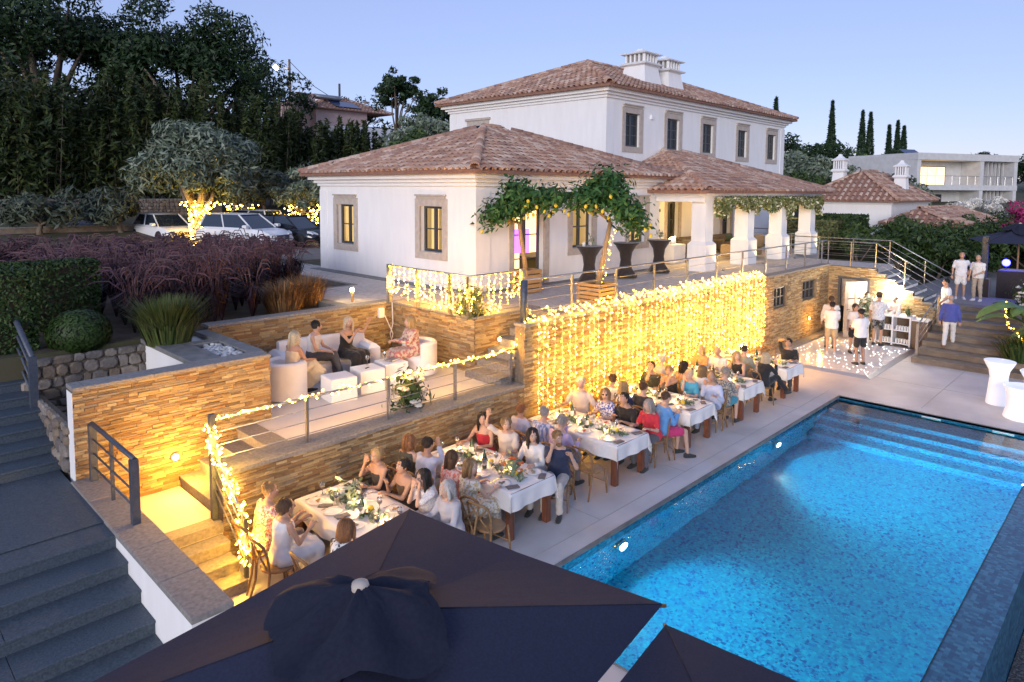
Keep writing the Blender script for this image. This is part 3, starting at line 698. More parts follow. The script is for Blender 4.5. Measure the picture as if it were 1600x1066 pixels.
window(villa,(UX0+4.875,UY0,2.5),(1,0),(0,-1),.94,2.24,lit=True,door=True,surround=.2,rows=3,lintel=False)
window(villa,(UX0+9.75,UY0,2.9),(1,0),(0,-1),.89,1.69,surround=.2,rows=2,lintel=False)
Fq = frame((UX0,22.56,8.0),(0,-1),(-1,0)); b = MB(); b.box(-.72,.001,-.6,.72,.035,.28,0,Fq); b.box(-.8,.001,.282,.8,.09,.38,0,Fq); b.build('window_surround','limestone',villa)
b = MB(); b.box(-.43,.036,-.6,.43,.045,.05,0,Fq); b.build('pane','glass_dark',villa)
b = MB(); b.box(23.75,UY0-.08,8.1,23.87,UY0-.001,8.28); b.build('outdoor_sensor','white_plastic',villa)
c_, ze2 = cornice(UX0,UX1,UY0,UY1,UZ-.02)
S, Rg, A2, B2 = hip(UX0-.5,UX1+.5,UY0-.5,UY1+.5,ze2+.06,.4)
roofB = MB(); roofB.box(UX0-.42,UY0-.42,ze2,UX1+.42,UY1+.42,ze2+.05); roofB = roofB.build('roof','tile_base',villa)
tiled_roof(roofB, S, Rg, nparts=300, seed=22, pitch=.27, step=.38)
def chimney(cx_, cy_, zb, zt, w, parent):
    hgt = zt-zb; F = Matrix.Translation((cx_,cy_,zb))
    def sq(r, z): return [(-r,-r,z),(r,-r,z),(r,r,z),(-r,r,z)]
    b = MB(); b.loft([sq(w*.62,-.6),sq(w*.58,0),sq(w*.46,hgt*.5)],True,0,F); b.loft([sq(w*.47,hgt*.5+.001),sq(w*.6,hgt*.53),sq(w*.62,hgt*.56),sq(w*.5,hgt*.6)],True,0,F)
    o = b.build('chimney','plaster',parent)
    b = MB(); r = w*.42
    b.box(-r+.05,-r+.05,hgt*.6,r-.05,r-.05,hgt*.82,0,F); o2 = b.build('chimney_core','frame_dark',o) if False else b.build('chimney_core','coping',o)
    for i in range(5):
        q = -r+.03+(2*r-.06)*i/4
        for (x,y,ax) in ((q,-r,0),(q,r,0),(-r,q,1),(r,q,1)):
            s = MB(); s.box(x-.04,y-.035,hgt*.602,x+.04,y+.035,hgt*.82,0,F); s.build('chimney_fin','plaster',o)
    b = MB(); b.loft([sq(w*.58,hgt*.82),sq(w*.6,hgt*.845),sq(w*.34,hgt*.89),sq(w*.16,hgt*.95),sq(w*.1,hgt)],True,0,F); b.build('chimney_cap','plaster',o)
    return o
chimney(26.0,17.5,9.9,11.5,1.15,villa); chimney(27.95,17.5,9.85,11.45,1.15,villa)
b = MB(); b.box(22.6,18.9,10.3,25.3,19.0,10.75)  # small parapet piece on the ridge is left out
# porch
PZ = 4.85
for i,x in enumerate((20.95,24.1,27.1,30.1)):
    b = MB(); b.bbox(x-.35,11.15,2.5,x+.35,11.85,3.42,.012); b.loft([[(x-.35,11.15,3.421),(x+.35,11.15,3.421),(x+.35,11.85,3.421),(x-.35,11.85,3.421)],[(x-.26,11.24,3.52),(x+.26,11.24,3.52),(x+.26,11.76,3.52),(x-.26,11.76,3.52)]]); b.box(x-.26,11.24,3.521,x+.26,11.76,PZ); b.build('column','plaster',villa)
b = MB(); b.box(20.5,11.2,PZ+.001,30.5,11.8,5.0); b.box(20.5,11.801,PZ+.001,21.1,13.05,5.0); b.box(29.9,11.801,PZ+.001,30.5,15.45,5.0); b.build('porch_beam','plaster',villa)
b = MB(); b.box(20.45,11.15,5.001,30.55,15.45,5.06); b.box(20.35,11.05,5.061,30.65,15.45,5.13); b.box(20.2,10.9,5.131,30.8,15.45,5.2); b.build('porch_cornice','plaster',villa)
S = [[(20.0,10.75,5.24),(31.0,10.75,5.24),(28.9,15.45,6.86),(24.7,15.45,6.86)],[(20.0,15.45,5.24),(20.0,10.75,5.24),(24.7,15.45,6.86)],[(31.0,10.75,5.24),(31.0,15.45,5.24),(28.9,15.45,6.86)]]
S[0][2] = (26.3,15.45,6.86); S[0][3] = (24.7,15.45,6.86); S[2][2] = (26.3,15.45,6.86)
roofC = MB(); roofC.box(20.1,10.85,5.2,30.9,15.45,5.235); roofC = roofC.build('roof','tile_base',villa)
tiled_roof(roofC, S, [((20.0,10.75,5.24),(24.7,15.45,6.86)),((31.0,10.75,5.24),(26.3,15.45,6.86))], nparts=300, seed=23)
plight('porch_ceiling_light',(23.5,13.6,4.8),95,(1,.62,.22),.1,villa)
plight('porch_ceiling_light',(27.6,13.6,4.8),30,(1,.62,.22),.1,villa)
for i,x in enumerate((20.95,24.1,27.1,30.1)):
    plight('column_uplight',(x+.62,11.0,2.62),42,(1,.7,.3),.04,villa,'SPOT',(-.42,.25,1),R(75),.6)
    b = MB(); b.lathe([(.05,0),(.05,.09),(.04,.1)],10,(x+.62,11.0,2.5)); b.build('uplight','steel',villa,smooth=True)
for x,y in ((26.0,14.9),):
    pass
# ============================================================ plants
def leaf_obj(name, mname, pts, size, parent=None, aspect=1.0, nrm=None, seed=0, droop=0.0, kind=None, label=None, cat=None, group=None):
    """many small leaf faces (diamonds folded along the middle)"""
    g = np.random.default_rng(seed); pts = np.asarray(pts, float); N = len(pts)
    a = g.normal(size=(N,3)); 
    if nrm is not None: a = a*.55 + np.asarray(nrm)*1.0
    a[:,2] -= droop
    a /= np.linalg.norm(a,axis=1,keepdims=True)+1e-9
    b = g.normal(size=(N,3)); b -= a*(a*b).sum(1,keepdims=True); b /= np.linalg.norm(b,axis=1,keepdims=True)+1e-9
    c = np.cross(a,b); s = (size*g.uniform(.6,1.35,size=N))[:,None]
    off = np.array(base_of(parent)) if parent is not None else 0
    P = pts - off
    v = np.empty((N,4,3)); v[:,0] = P-b*s*.5*aspect; v[:,1] = P+c*s*.28+a*s*.06; v[:,2] = P+b*s*.5*aspect; v[:,3] = P-c*s*.28+a*s*.06
    me = bpy.data.meshes.new(name); me.vertices.add(4*N); me.vertices.foreach_set('co', v.ravel())
    me.loops.add(4*N); me.loops.foreach_set('vertex_index', np.arange(4*N, dtype=np.int32))
    me.polygons.add(N); me.polygons.foreach_set('loop_start', np.arange(0,4*N,4,dtype=np.int32))
    me.materials.append(MATS[mname]); me.update(calc_edges=True); me.validate()
    o = bpy.data.objects.new(name, me); COL.objects.link(o)
    if parent is not None: o.parent = parent
    return put(o,label,cat,group,kind)
def clump_pts(c, r, n, k, cr, seed, flat=.75, shell=.55):
    g = np.random.default_rng(seed); c = np.array(c); r = np.array(r)
    d = g.normal(size=(k,3)); d /= np.linalg.norm(d,axis=1,keepdims=True); d[:,2] = np.where(d[:,2] < -.5, -d[:,2]*.4, d[:,2])
    cc = c + d*r*(g.uniform(.3,1.0,size=(k,1))**.6)
    rad = cr*g.uniform(.6,1.3,size=k); idx = g.integers(0,k,size=n)
    e = g.normal(size=(n,3)); e /= np.linalg.norm(e,axis=1,keepdims=True)
    q = cc[idx] + e*(rad[idx]*g.uniform(shell,1.0,size=n))[:,None]*np.array([1,1,flat])
    return q, cc, e
def tree(name, label, base, top_c, r, m, n, k, cr, leaf, seed, cat='tree', trunk_r=.25, flat=.75, limbs=6, group=None, fork=.45, aspect=1.6, up=0):
    T = thing(name, label, cat, base, 0, group)
    q, cc, e = clump_pts(top_c, r, n, k, cr, seed, flat)
    e[:,2] += up
    leaf_obj('crown', m, q, leaf, T, aspect, e, seed)
    g = random.Random(seed); B = Vector(base); C_ = Vector(top_c)
    fk = B.lerp(C_, fork); b = MB(); b.tube([B-Vector((0,0,.3)), B.lerp(fk,.5)+Vector((g.uniform(-.1,.1),g.uniform(-.1,.1),0)), fk], [trunk_r*1.25,trunk_r,trunk_r*.8], 8)
    for i in range(min(limbs,len(cc))):
        t = Vector(cc[i]); mid = fk.lerp(t,.5)+Vector((g.uniform(-.2,.2),g.uniform(-.2,.2),.1*trunk_r)); b.tube([fk, mid, t],[trunk_r*.6,trunk_r*.38,trunk_r*.12],6)
    b.build('trunk','bark',T,smooth=True)
    return T
tz = terr
GH='dark trees behind the garden'
# tall dark trees on the left
tree('broadleaf_tree','huge dark broadleaf tree towering at the edge of the garden beside the open sky',(21,57,tz(21,57)),(22.2,58.2,14.2),(7.6,6.5,6.0),'leaf_dark',24000,80,1.8,.27,1,trunk_r=.5,limbs=14)
tree('broadleaf_tree','huge dark broadleaf tree with gaps of sky, left of the other tall tree',(12.5,62,tz(12.5,62)),(13,63,14.8),(8.5,6.5,6.4),'leaf_dark',24000,80,1.9,.27,2,trunk_r=.5,limbs=14)
tree('broadleaf_tree','dark tree filling the gap low between the two tallest trees',(17,60,tz(17,60)),(17.2,60,9.5),(6,4,4),'leaf_dark',7000,36,1.6,.34,3,limbs=6)
tree('broadleaf_tree','dark low tree at the far left end of the bamboo screen',(5,50,tz(5,50)),(5.5,50,7.5),(6,4,4),'leaf_dark',8000,40,1.6,.32,4,limbs=6)
# bamboo screen: single clumps
def bamboo(x, y, h, seed, w=1.7):
    z = tz(x,y); T = thing('bamboo_clump','tall olive green bamboo clump in the screen behind the olive trees','bamboo',(x,y,z),0,'bamboo screen')
    g = np.random.default_rng(seed); n = 6500; k = 44
    cx_ = g.normal(size=(k,2))*np.array([w*.5,w*.5]); hh = h*g.uniform(.7,1.05,size=k); idx = g.integers(0,k,size=n)
    t = g.uniform(.08,1,size=n)**.8; lean = g.normal(size=(k,2))*.35
    pos = np.c_[x+cx_[idx,0]+lean[idx,0]*t*1.5+g.normal(size=n)*.3*(1.1-t), y+cx_[idx,1]+lean[idx,1]*t*1.5+g.normal(size=n)*.3*(1.1-t), z+hh[idx]*t]
    leaf_obj('foliage','leaf_bamboo',pos,.22,T,2.2,None,seed,droop=.5)
    b = MB()
    for i in range(12): b.tube([(x+cx_[i,0],y+cx_[i,1],z-.2),(x+cx_[i,0]+lean[i,0]*1.4,y+cx_[i,1]+lean[i,1]*1.4,z+hh[i]*.95)],[.04,.015],5)
    b.build('stems','bark',T,smooth=True,kind='stuff')
for i,(x,y,h) in enumerate(((6.5,46,7.4),(8.8,45.5,7.8),(11,46,7.2),(13.2,46,8.0),(15.4,46.3,7.6),(17.5,46,8.3),(19.8,46,7.7),(22,46.6,7.6),(24.3,47.4,7.2),(26.4,48.2,6.3),(28.6,48.5,5.9),(30.5,48.2,6.6),(32.4,48.4,6.2))):
    bamboo(x,y,h,40+i)
# trees behind the villa
tree('pine_tree','open crowned pine tree standing against the sky beside the pink house',(36.2,50.2,tz(36.2,50.2)),(36.4,50,13.2),(2.1,2.1,2.6),'leaf_dark',4200,64,.5,.24,60,trunk_r=.16,limbs=8,fork=.6)
tree('pine_tree','dark pine tree with a pointed top between the open pine and the villa roof',(38.6,47.5,tz(38.6,47.5)),(38.4,46.6,11.5),(2.4,2.4,2.4),'leaf_dark',5200,64,.55,.24,61,trunk_r=.16,limbs=6)
tree('pine_tree','low dark tree whose top shows just above the villa eave',(41.5,45.5,tz(41.5,45.5)),(41.4,45,10.6),(2.6,2.4,2.2),'leaf_dark',4200,50,.55,.24,62,trunk_r=.16,limbs=6)
tree('round_tree','bright mid green round tree close behind the low wing roof',(31,41,tz(31,41)),(31.2,40.6,6.9),(3.2,2.8,2.4),'leaf_mid',5200,34,.9,.3,63,limbs=6)
tree('round_tree','dull green round tree rising between bamboo and open pine',(33.8,43.6,tz(33.8,43.6)),(34,43.5,8.6),(3.4,2.8,2.6),'leaf_olive',4600,30,.95,.27,64,limbs=6)
tree('round_tree','dark green round tree half hidden by the villa upper wall',(37,41.5,tz(37,41.5)),(37,41.3,8.2),(3.0,2.8,2.8),'leaf_mid',4600,30,.9,.28,65,limbs=6)
tree('sparse_tree','thin leaved sparse tree beside the wooden utility pole',(36.5,72,tz(36.5,72)),(36.4,71.8,14.6),(4.4,3.5,4.2),'leaf_dark',1500,30,1.2,.34,66,trunk_r=.14,limbs=22)
tree('sparse_tree','bare looking sparse tree behind the solar panels of the pink house',(52,80,tz(52,80)),(51.5,79.5,14.4),(4.4,3.5,3.4),'leaf_dark',900,26,1.1,.34,67,trunk_r=.12,limbs=20)
# olive trees
tree('olive_tree','large round silver green olive tree over the parked white car',(12.8,33.6,2.6),(13.4,35.2,5.95),(2.75,2.6,2.1),'leaf_olive',30000,90,.95,.17,70,trunk_r=.28,limbs=10,fork=.35,aspect=2.4,up=.4)
tree('olive_tree','loose silver olive tree by the garden wall with a slim trunk, left one of two',(7.2,37.5,tz(7.2,37.5)),(7.4,37.6,4.0),(2.2,1.6,1.0),'leaf_olive2',3000,28,.6,.16,71,trunk_r=.12,aspect=2.4,up=.4)
tree('olive_tree','loose silver olive tree by the garden wall nearest the blue car',(10.6,37.2,tz(10.6,37.2)),(10.2,37.4,4.1),(1.4,1.3,1.0),'leaf_olive2',2600,24,.6,.16,72,trunk_r=.12,aspect=2.4,up=.4)
tree('olive_tree','small olive tree with fairy lights close to the villa corner',(18.4,34.2,2.9),(18.4,33.8,4.95),(1.5,1.4,1.2),'leaf_olive',4200,24,.5,.14,73,trunk_r=.14,aspect=2.4,up=.4)
for i,(x,y) in enumerate(((19.6,41),(22.6,41.5),(25.6,41.8),(17.6,40.5))):
    tree('olive_tree','grey green olive tree in the dark row behind the parking',(x,y,tz(x,y)),(x,y,5.2),(1.9,1.5,1.5),'leaf_olive2',3600,24,.6,.17,74+i,trunk_r=.14,aspect=2.4,group='olive row behind the parking',up=.4)
# right hand hillside
for i,(x,y,r,zc,m) in enumerate(((62,27,3.4,6.2,'leaf_olive'),(66,25.5,3.0,6.4,'leaf_olive'),(60,24.5,2.8,4.8,'leaf_mid'),(68,23,2.4,5.6,'leaf_mid'),(88,36,4.0,8.8,'leaf_dark'),(95,34,3.6,8.8,'leaf_dark'),(101,33,3.0,8.2,'leaf_mid'),(64,20,2.4,5.2,'leaf_olive'),(67,18.4,2.2,5.0,'leaf_dark'),(106,29,2.6,8.8,'leaf_dark'),(118,20,3.4,8.6,'leaf_dark'),(126,16,3.2,8.4,'leaf_dark'),(122,11,3.2,8.2,'leaf_mid'),(112,8,4.0,7.0,'leaf_dark'),(60,30,3.4,7.0,'leaf_olive'))):
    kinds={'leaf_olive':'silver green bushy tree on the hillside right of the villa','leaf_mid':'mid green bushy tree on the hillside right of the villa','leaf_dark':'dark evergreen bushy tree on the far hill near the white block'}
    tree('hillside_tree',kinds[m],(x,y,min(tz(x,y),zc-r*.9)),(x,y,zc),(r,r,r*.85),m,3200,26,r*.35,.1*r,100+i,group=kinds[m],trunk_r=.18)
def cypress(x, y, z0, z1, r, seed, label='slender dark cypress in the row on the hill'):
    T = thing('cypress_tree',label,'tree',(x,y,z0),0,'cypresses on the hill')
    g = np.random.default_rng(seed); n = 2200; t = g.uniform(0,1,size=n); a = g.uniform(0,2*math.pi,size=n)
    rr = .58*r*np.where(t<.2,.75+t*1.2,(1-t)**.75*1.18)*g.uniform(.72,1.05,size=n)
    leaf_obj('crown','leaf_cypress',np.c_[x+rr*np.cos(a),y+rr*np.sin(a),z0+.3+(z1-z0-.3)*t],.3,T,2.0,np.c_[np.cos(a)*.6,np.sin(a)*.6,np.ones(n)*.5],seed)
    b = MB(); b.tube([(x,y,z0-.5),(x,y,z0+(z1-z0)*.9)],[.2,.05],6); b.build('trunk','bark',T,smooth=True)
for i,(x,y,z0,z1,r) in enumerate(((89.2,38.7,9,17.6,1.15),(104.6,36.9,8.5,18.6,1.2),(113,35.3,9,17.8,1.1),(114.5,34.6,9,17.6,1.1),(118.5,33,10,15.8,.7),(120,32.2,9.5,16.6,.85),(121.2,31.6,9.2,15.8,1.0))):
    cypress(x,y,z0,z1,r,130+i)
# clipped hedges
def hedge(name, label, x0,y0,z0,x1,y1,z1, n, m='leaf_hedge', leaf=.09, seed=0, group=None, cat='hedge', rnd=.0):
    T = thing(name,label,cat,((x0+x1)/2,(y0+y1)/2,z0),0,group)
    b = MB(); b.box(x0+.12,y0+.12,z0,x1-.12,y1-.12,z1-.12); b.build('dark_core','soil',T)  # plain dark box filling the hedge behind the leaves
    g = np.random.default_rng(seed); A = [(y1-y0)*(z1-z0)]*2+[(x1-x0)*(z1-z0)]*2+[(x1-x0)*(y1-y0)]
    fc = g.choice(5,size=n,p=np.array(A)/sum(A)); u,v = g.uniform(size=(2,n)); w = np.abs(g.normal(size=n))*.05-.02
    X = np.where(fc==0,x0+w,np.where(fc==1,x1-w,x0+(x1-x0)*u)); Y = np.where(fc==2,y0+w,np.where(fc==3,y1-w,np.where(fc<2,y0+(y1-y0)*u,y0+(y1-y0)*v))); Z = np.where(fc==4,z1-w,z0+(z1-z0)*v)
    nr = np.array([(-1,0,.3),(1,0,.3),(0,-1,.3),(0,1,.3),(0,0,1)])[fc]
    leaf_obj('foliage',m,np.c_[X,Y,Z],leaf,T,1.3,nr,seed); return T
hedge('clipped_hedge','upright square clipped hedge block beside the grey stair railing',1.78,14.0,2.3,2.6,14.8,3.78,7000,leaf=.06,seed=1)
hedge('clipped_hedge','long low clipped hedge behind the ball shrub and square hedge',2.0,15.7,2.3,4.0,16.4,3.72,9000,leaf=.065,seed=2)
T = thing('ball_shrub','round clipped dark green shrub above the rough stone wall','shrub',(3.2,14.0,2.3))
g_ = np.random.default_rng(5); e = g_.normal(size=(5200,3)); e/=np.linalg.norm(e,axis=1,keepdims=True); leaf_obj('foliage','leaf_hedge',np.array((3.2,14.0,2.6))+e*np.array((.52,.5,.42))*g_.uniform(.9,1.02,size=(5200,1)),.055,T,1.3,e,5)
b = MB(); b.ball((3.2,14.0,2.58),(.46,.44,.36),12,8); b.build('dark_core','soil',T)  # plain dark ball filling the shrub behind the leaves
hedge('clipped_hedge','tall dark clipped hedge behind the porch columns',33.5,16.5,2.3,39.5,18.2,4.3,9000,leaf=.14,seed=6)
hedge('clipped_hedge','square topped bright hedge in front of the garden annex',37.5,12.3,2.3,41.2,14.6,3.95,8000,leaf=.13,seed=7)
hedge('clipped_hedge','lower brownish hedge beside the porch railing end',34.4,12.6,2.3,37.2,14.2,3.7,6000,leaf=.13,seed=8,m='leaf_lav')
for i,(x,y,r,z) in enumerate(((35.5,9.2,1.5,2.6),(38,9.6,1.7,2.7),(40.5,8.2,1.7,2.6),(38.2,7,1.5,2.1),(36.6,7.7,1.2,2.2),(42,10.2,1.4,3.0),(43,6.3,1.9,2.6),(41,5.0,1.8,2.4),(44.5,4,2.0,2.6),(40.2,3.1,1.6,2.2),(46,8.2,1.6,2.6),(34.2,10.6,1.0,2.9),(39.5,1.0,1.8,2.3),(43,.5,2.0,2.6))):
    tree('garden_shrub','leafy green shrub on the slope behind the stair platform',(x,y,.9),(x,y,z),(r,r,r*.75),'leaf_mid' if i%3 else 'leaf_hedge',2600,24,r*.34,.17,150+i,cat='shrub',group='shrubs behind the stair platform',trunk_r=.08,limbs=5)
tree('bougainvillea','bougainvillea shrub with crimson blossom beside the annex roof',(53,6.2,1.5),(52.6,6.4,3.6),(1.8,1.6,1.3),'flower_pink',1800,20,.5,.16,170,cat='shrub',trunk_r=.1)
tree('oleander','oleander bush covered in white blossom behind the annex roof',(55,9.6,2),(55.5,9.6,4.1),(2.4,1.8,.9),'flower_white',1500,20,.5,.14,171,cat='shrub',trunk_r=.1)
tree('round_tree','green leafy tree between the annex chimneys in front of the white block',(62,14.6,2),(61,16.2,4.6),(2.4,2.2,1.8),'leaf_olive',4200,28,.8,.22,172,trunk_r=.15)
# lavender-like bush on the planter, pebbles
def tuft(name, label, c, n, h, r, m, seed, cat='grass', width=.02, spread=1.0, group=None, curve=.5, plumes=0, kind=None, parent=None):
    g = random.Random(seed); b = MB()
    for i in range(n):
        a = g.uniform(0,2*math.pi); q = r*math.sqrt(g.random())*.6; x,y = c[0]+q*math.cos(a), c[1]+q*math.sin(a)
        L = h*g.uniform(.6,1.1); o_ = spread*r*g.uniform(.15,1)*(.5+q/r); dx,dy = math.cos(a)*o_, math.sin(a)*o_; px_,py_ = -math.sin(a)*width, math.cos(a)*width
        p1 = (x+dx*.35,y+dy*.35,c[2]+L*.6); p2 = (x+dx,y+dy,c[2]+L*(1-curve*o_/max(r,.01)*.5))
        b.add([(x-px_,y-py_,c[2]),(x+px_,y+py_,c[2]),(p1[0]+px_*.8,p1[1]+py_*.8,p1[2]),(p1[0]-px_*.8,p1[1]-py_*.8,p1[2]),p2],[(0,1,2,3),(3,2,4)],0)
    T = thing(name,label,cat,c,0,group) if parent is None else parent
    b.build('blades',m,T,kind='stuff')
    return T
tuft('rosemary_bush','yellow green upright bush growing out of the planter coping',(4.35,12.95,2.4),1700,.85,.62,'leaf_rosemary',1,'shrub',.012,.9,curve=.2)
pb = MB(); gg = random.Random(3)
peb = MB(); peb.ball((0,0,0),(1,.8,.55),7,5); PEB = peb.mesh('pebble','pebble',True)
for i in range(170):
    s = gg.uniform(.03,.055); inst('pebble',PEB,Matrix.Translation((gg.uniform(4.6,4.96),gg.uniform(11.2,12.3),2.375+gg.uniform(0,.03)))@Matrix.Rotation(gg.uniform(0,6),4,'Z')@Matrix.Diagonal((s,s,s,1)),wall_gold)
b = MB(); b.box(4.551,11.14,2.34,4.999,12.349,2.37); b.build('pebble_bed','soil',wall_gold)
# purple fountain grass bed (nobody could count the blades)
def fountain():
    g = random.Random(9); B_ = MB(); P_ = MB()
    plants = []
    for i in range(270):
        y = 14.2+ (g.random()**1.0)*17; x0 = 3.6+ (y-14)*.06; x1 = 8.0 if y < 16.8 else (min(8.2+(y-15.5)*.55,10.2) if y < 21 else min(10.2+(y-21)*.6,12.3))
        x = g.uniform(x0-.2,x1)
        if 1.6 < x < 4.2 and y < 17: continue
        if y < 15.4 and x > 6.6: continue
        plants.append((x,y))
    for (x,y) in plants:
        h = g.uniform(.9,1.35)*(1 if y < 19 else .62)
        for k in range(74):
            a = g.uniform(0,6.283); o_ = g.uniform(.2,.75); L = h*g.uniform(.6,1); w = .016 if y < 20 else .026
            px_,py_ = -math.sin(a)*w, math.cos(a)*w; dx,dy = math.cos(a)*o_, math.sin(a)*o_
            q = (x+dx*.3,y+dy*.3,2.38+L*.75); e_ = (x+dx,y+dy,2.38+L*(.95-.55*o_))
            B_.add([(x-px_,y-py_,2.36),(x+px_,y+py_,2.36),(q[0]+px_,q[1]+py_,q[2]),(q[0]-px_,q[1]-py_,q[2]),e_],[(0,1,2,3),(3,2,4)])
        for k in range(g.randint(8,14)):
            a = g.uniform(0,6.283); o_ = g.uniform(.15,.6); L = h*g.uniform(.95,1.3); dx,dy = math.cos(a)*o_, math.sin(a)*o_
            p0 = Vector((x+dx*.45,y+dy*.45,2.38+L*.8)); p1 = Vector((x+dx*.85,y+dy*.85,2.38+L)); p2 = Vector((x+dx*1.25,y+dy*1.25,2.38+L*1.0)); p3 = Vector((x+dx*1.5,y+dy*1.5,2.38+L*.93))
            s = 1 if y < 20 else 1.4
            P_.tube([(x,y,2.4),p0*.5+Vector((x,y,2.5))*.5,p0],.006,3,cap=False); P_.tube([p0,p1,p2,p3],[.005*s,.0135*s,.012*s,.004*s],5,cap=False)
    B_.build('fountain_grass','grass_purple',label='dense bed of purple fountain grass filling the garden beside the villa',cat='grass',kind='stuff')
    P_.build('grass_plumes','plume',label='feathery pinkish seed plumes standing over the purple grass',cat='grass',kind='stuff',smooth=True)
fountain()
for i,(x,y,h) in enumerate(((8.15,15.0,.85),(7.4,14.6,.8))):
    tuft('rust_grass','rounded rust brown ornamental grass at the corner of the lounge wall' if i==0 else 'rust brown ornamental grass tuft second from the lounge wall corner',(x,y,2.36),900,h,.62,'grass_rust',20+i,'grass',.01,1.0,curve=.6)
b = MB(); b.box(2.3,13.8,2.2,8.3,24,2.385); b.box(8.3,16.62,2.2,10.45,24,2.386); b.box(2.3,24,2.2,12.6,33,2.384); b.build('planting_bed','soil',kind='structure')
b = MB(); b.box(12.6,24,2.2,50,34,2.46); b.box(8.3,34,2.2,24,38,2.465); b.build('parking','asphalt',kind='structure')
# garden walls behind the parking
gw = thing('garden_wall','low grey rendered garden wall behind the purple grass','wall',(6,37,2.3)); Fg = frame((-4,38.6,0),(.995,-.06),(.06,-1))
b = MB(); b.box(0,-.3,2.0,17.4,0,3.3,0,Fg); b.build('wall_body','rubble',gw); b = MB(); b.box(0,-.33,3.301,17.4,.03,3.37,0,Fg); b.build('coping_slab','coping',gw)
gw2 = thing('garden_wall','brown field stone wall behind the blue car and olive trees','wall',(10,43.2,2.5)); Fg2 = frame((-2,43.4,0),(1,0),(0,-1))
b = MB(); b.box(0,-.4,2.4,20,0,4.55,0,Fg2); b.build('wall_body','rubble',gw2); rubble(gw2, frame((7,43.4,0),(1,0),(0,-1)), 9.5, 2.8, 4.5, 77)

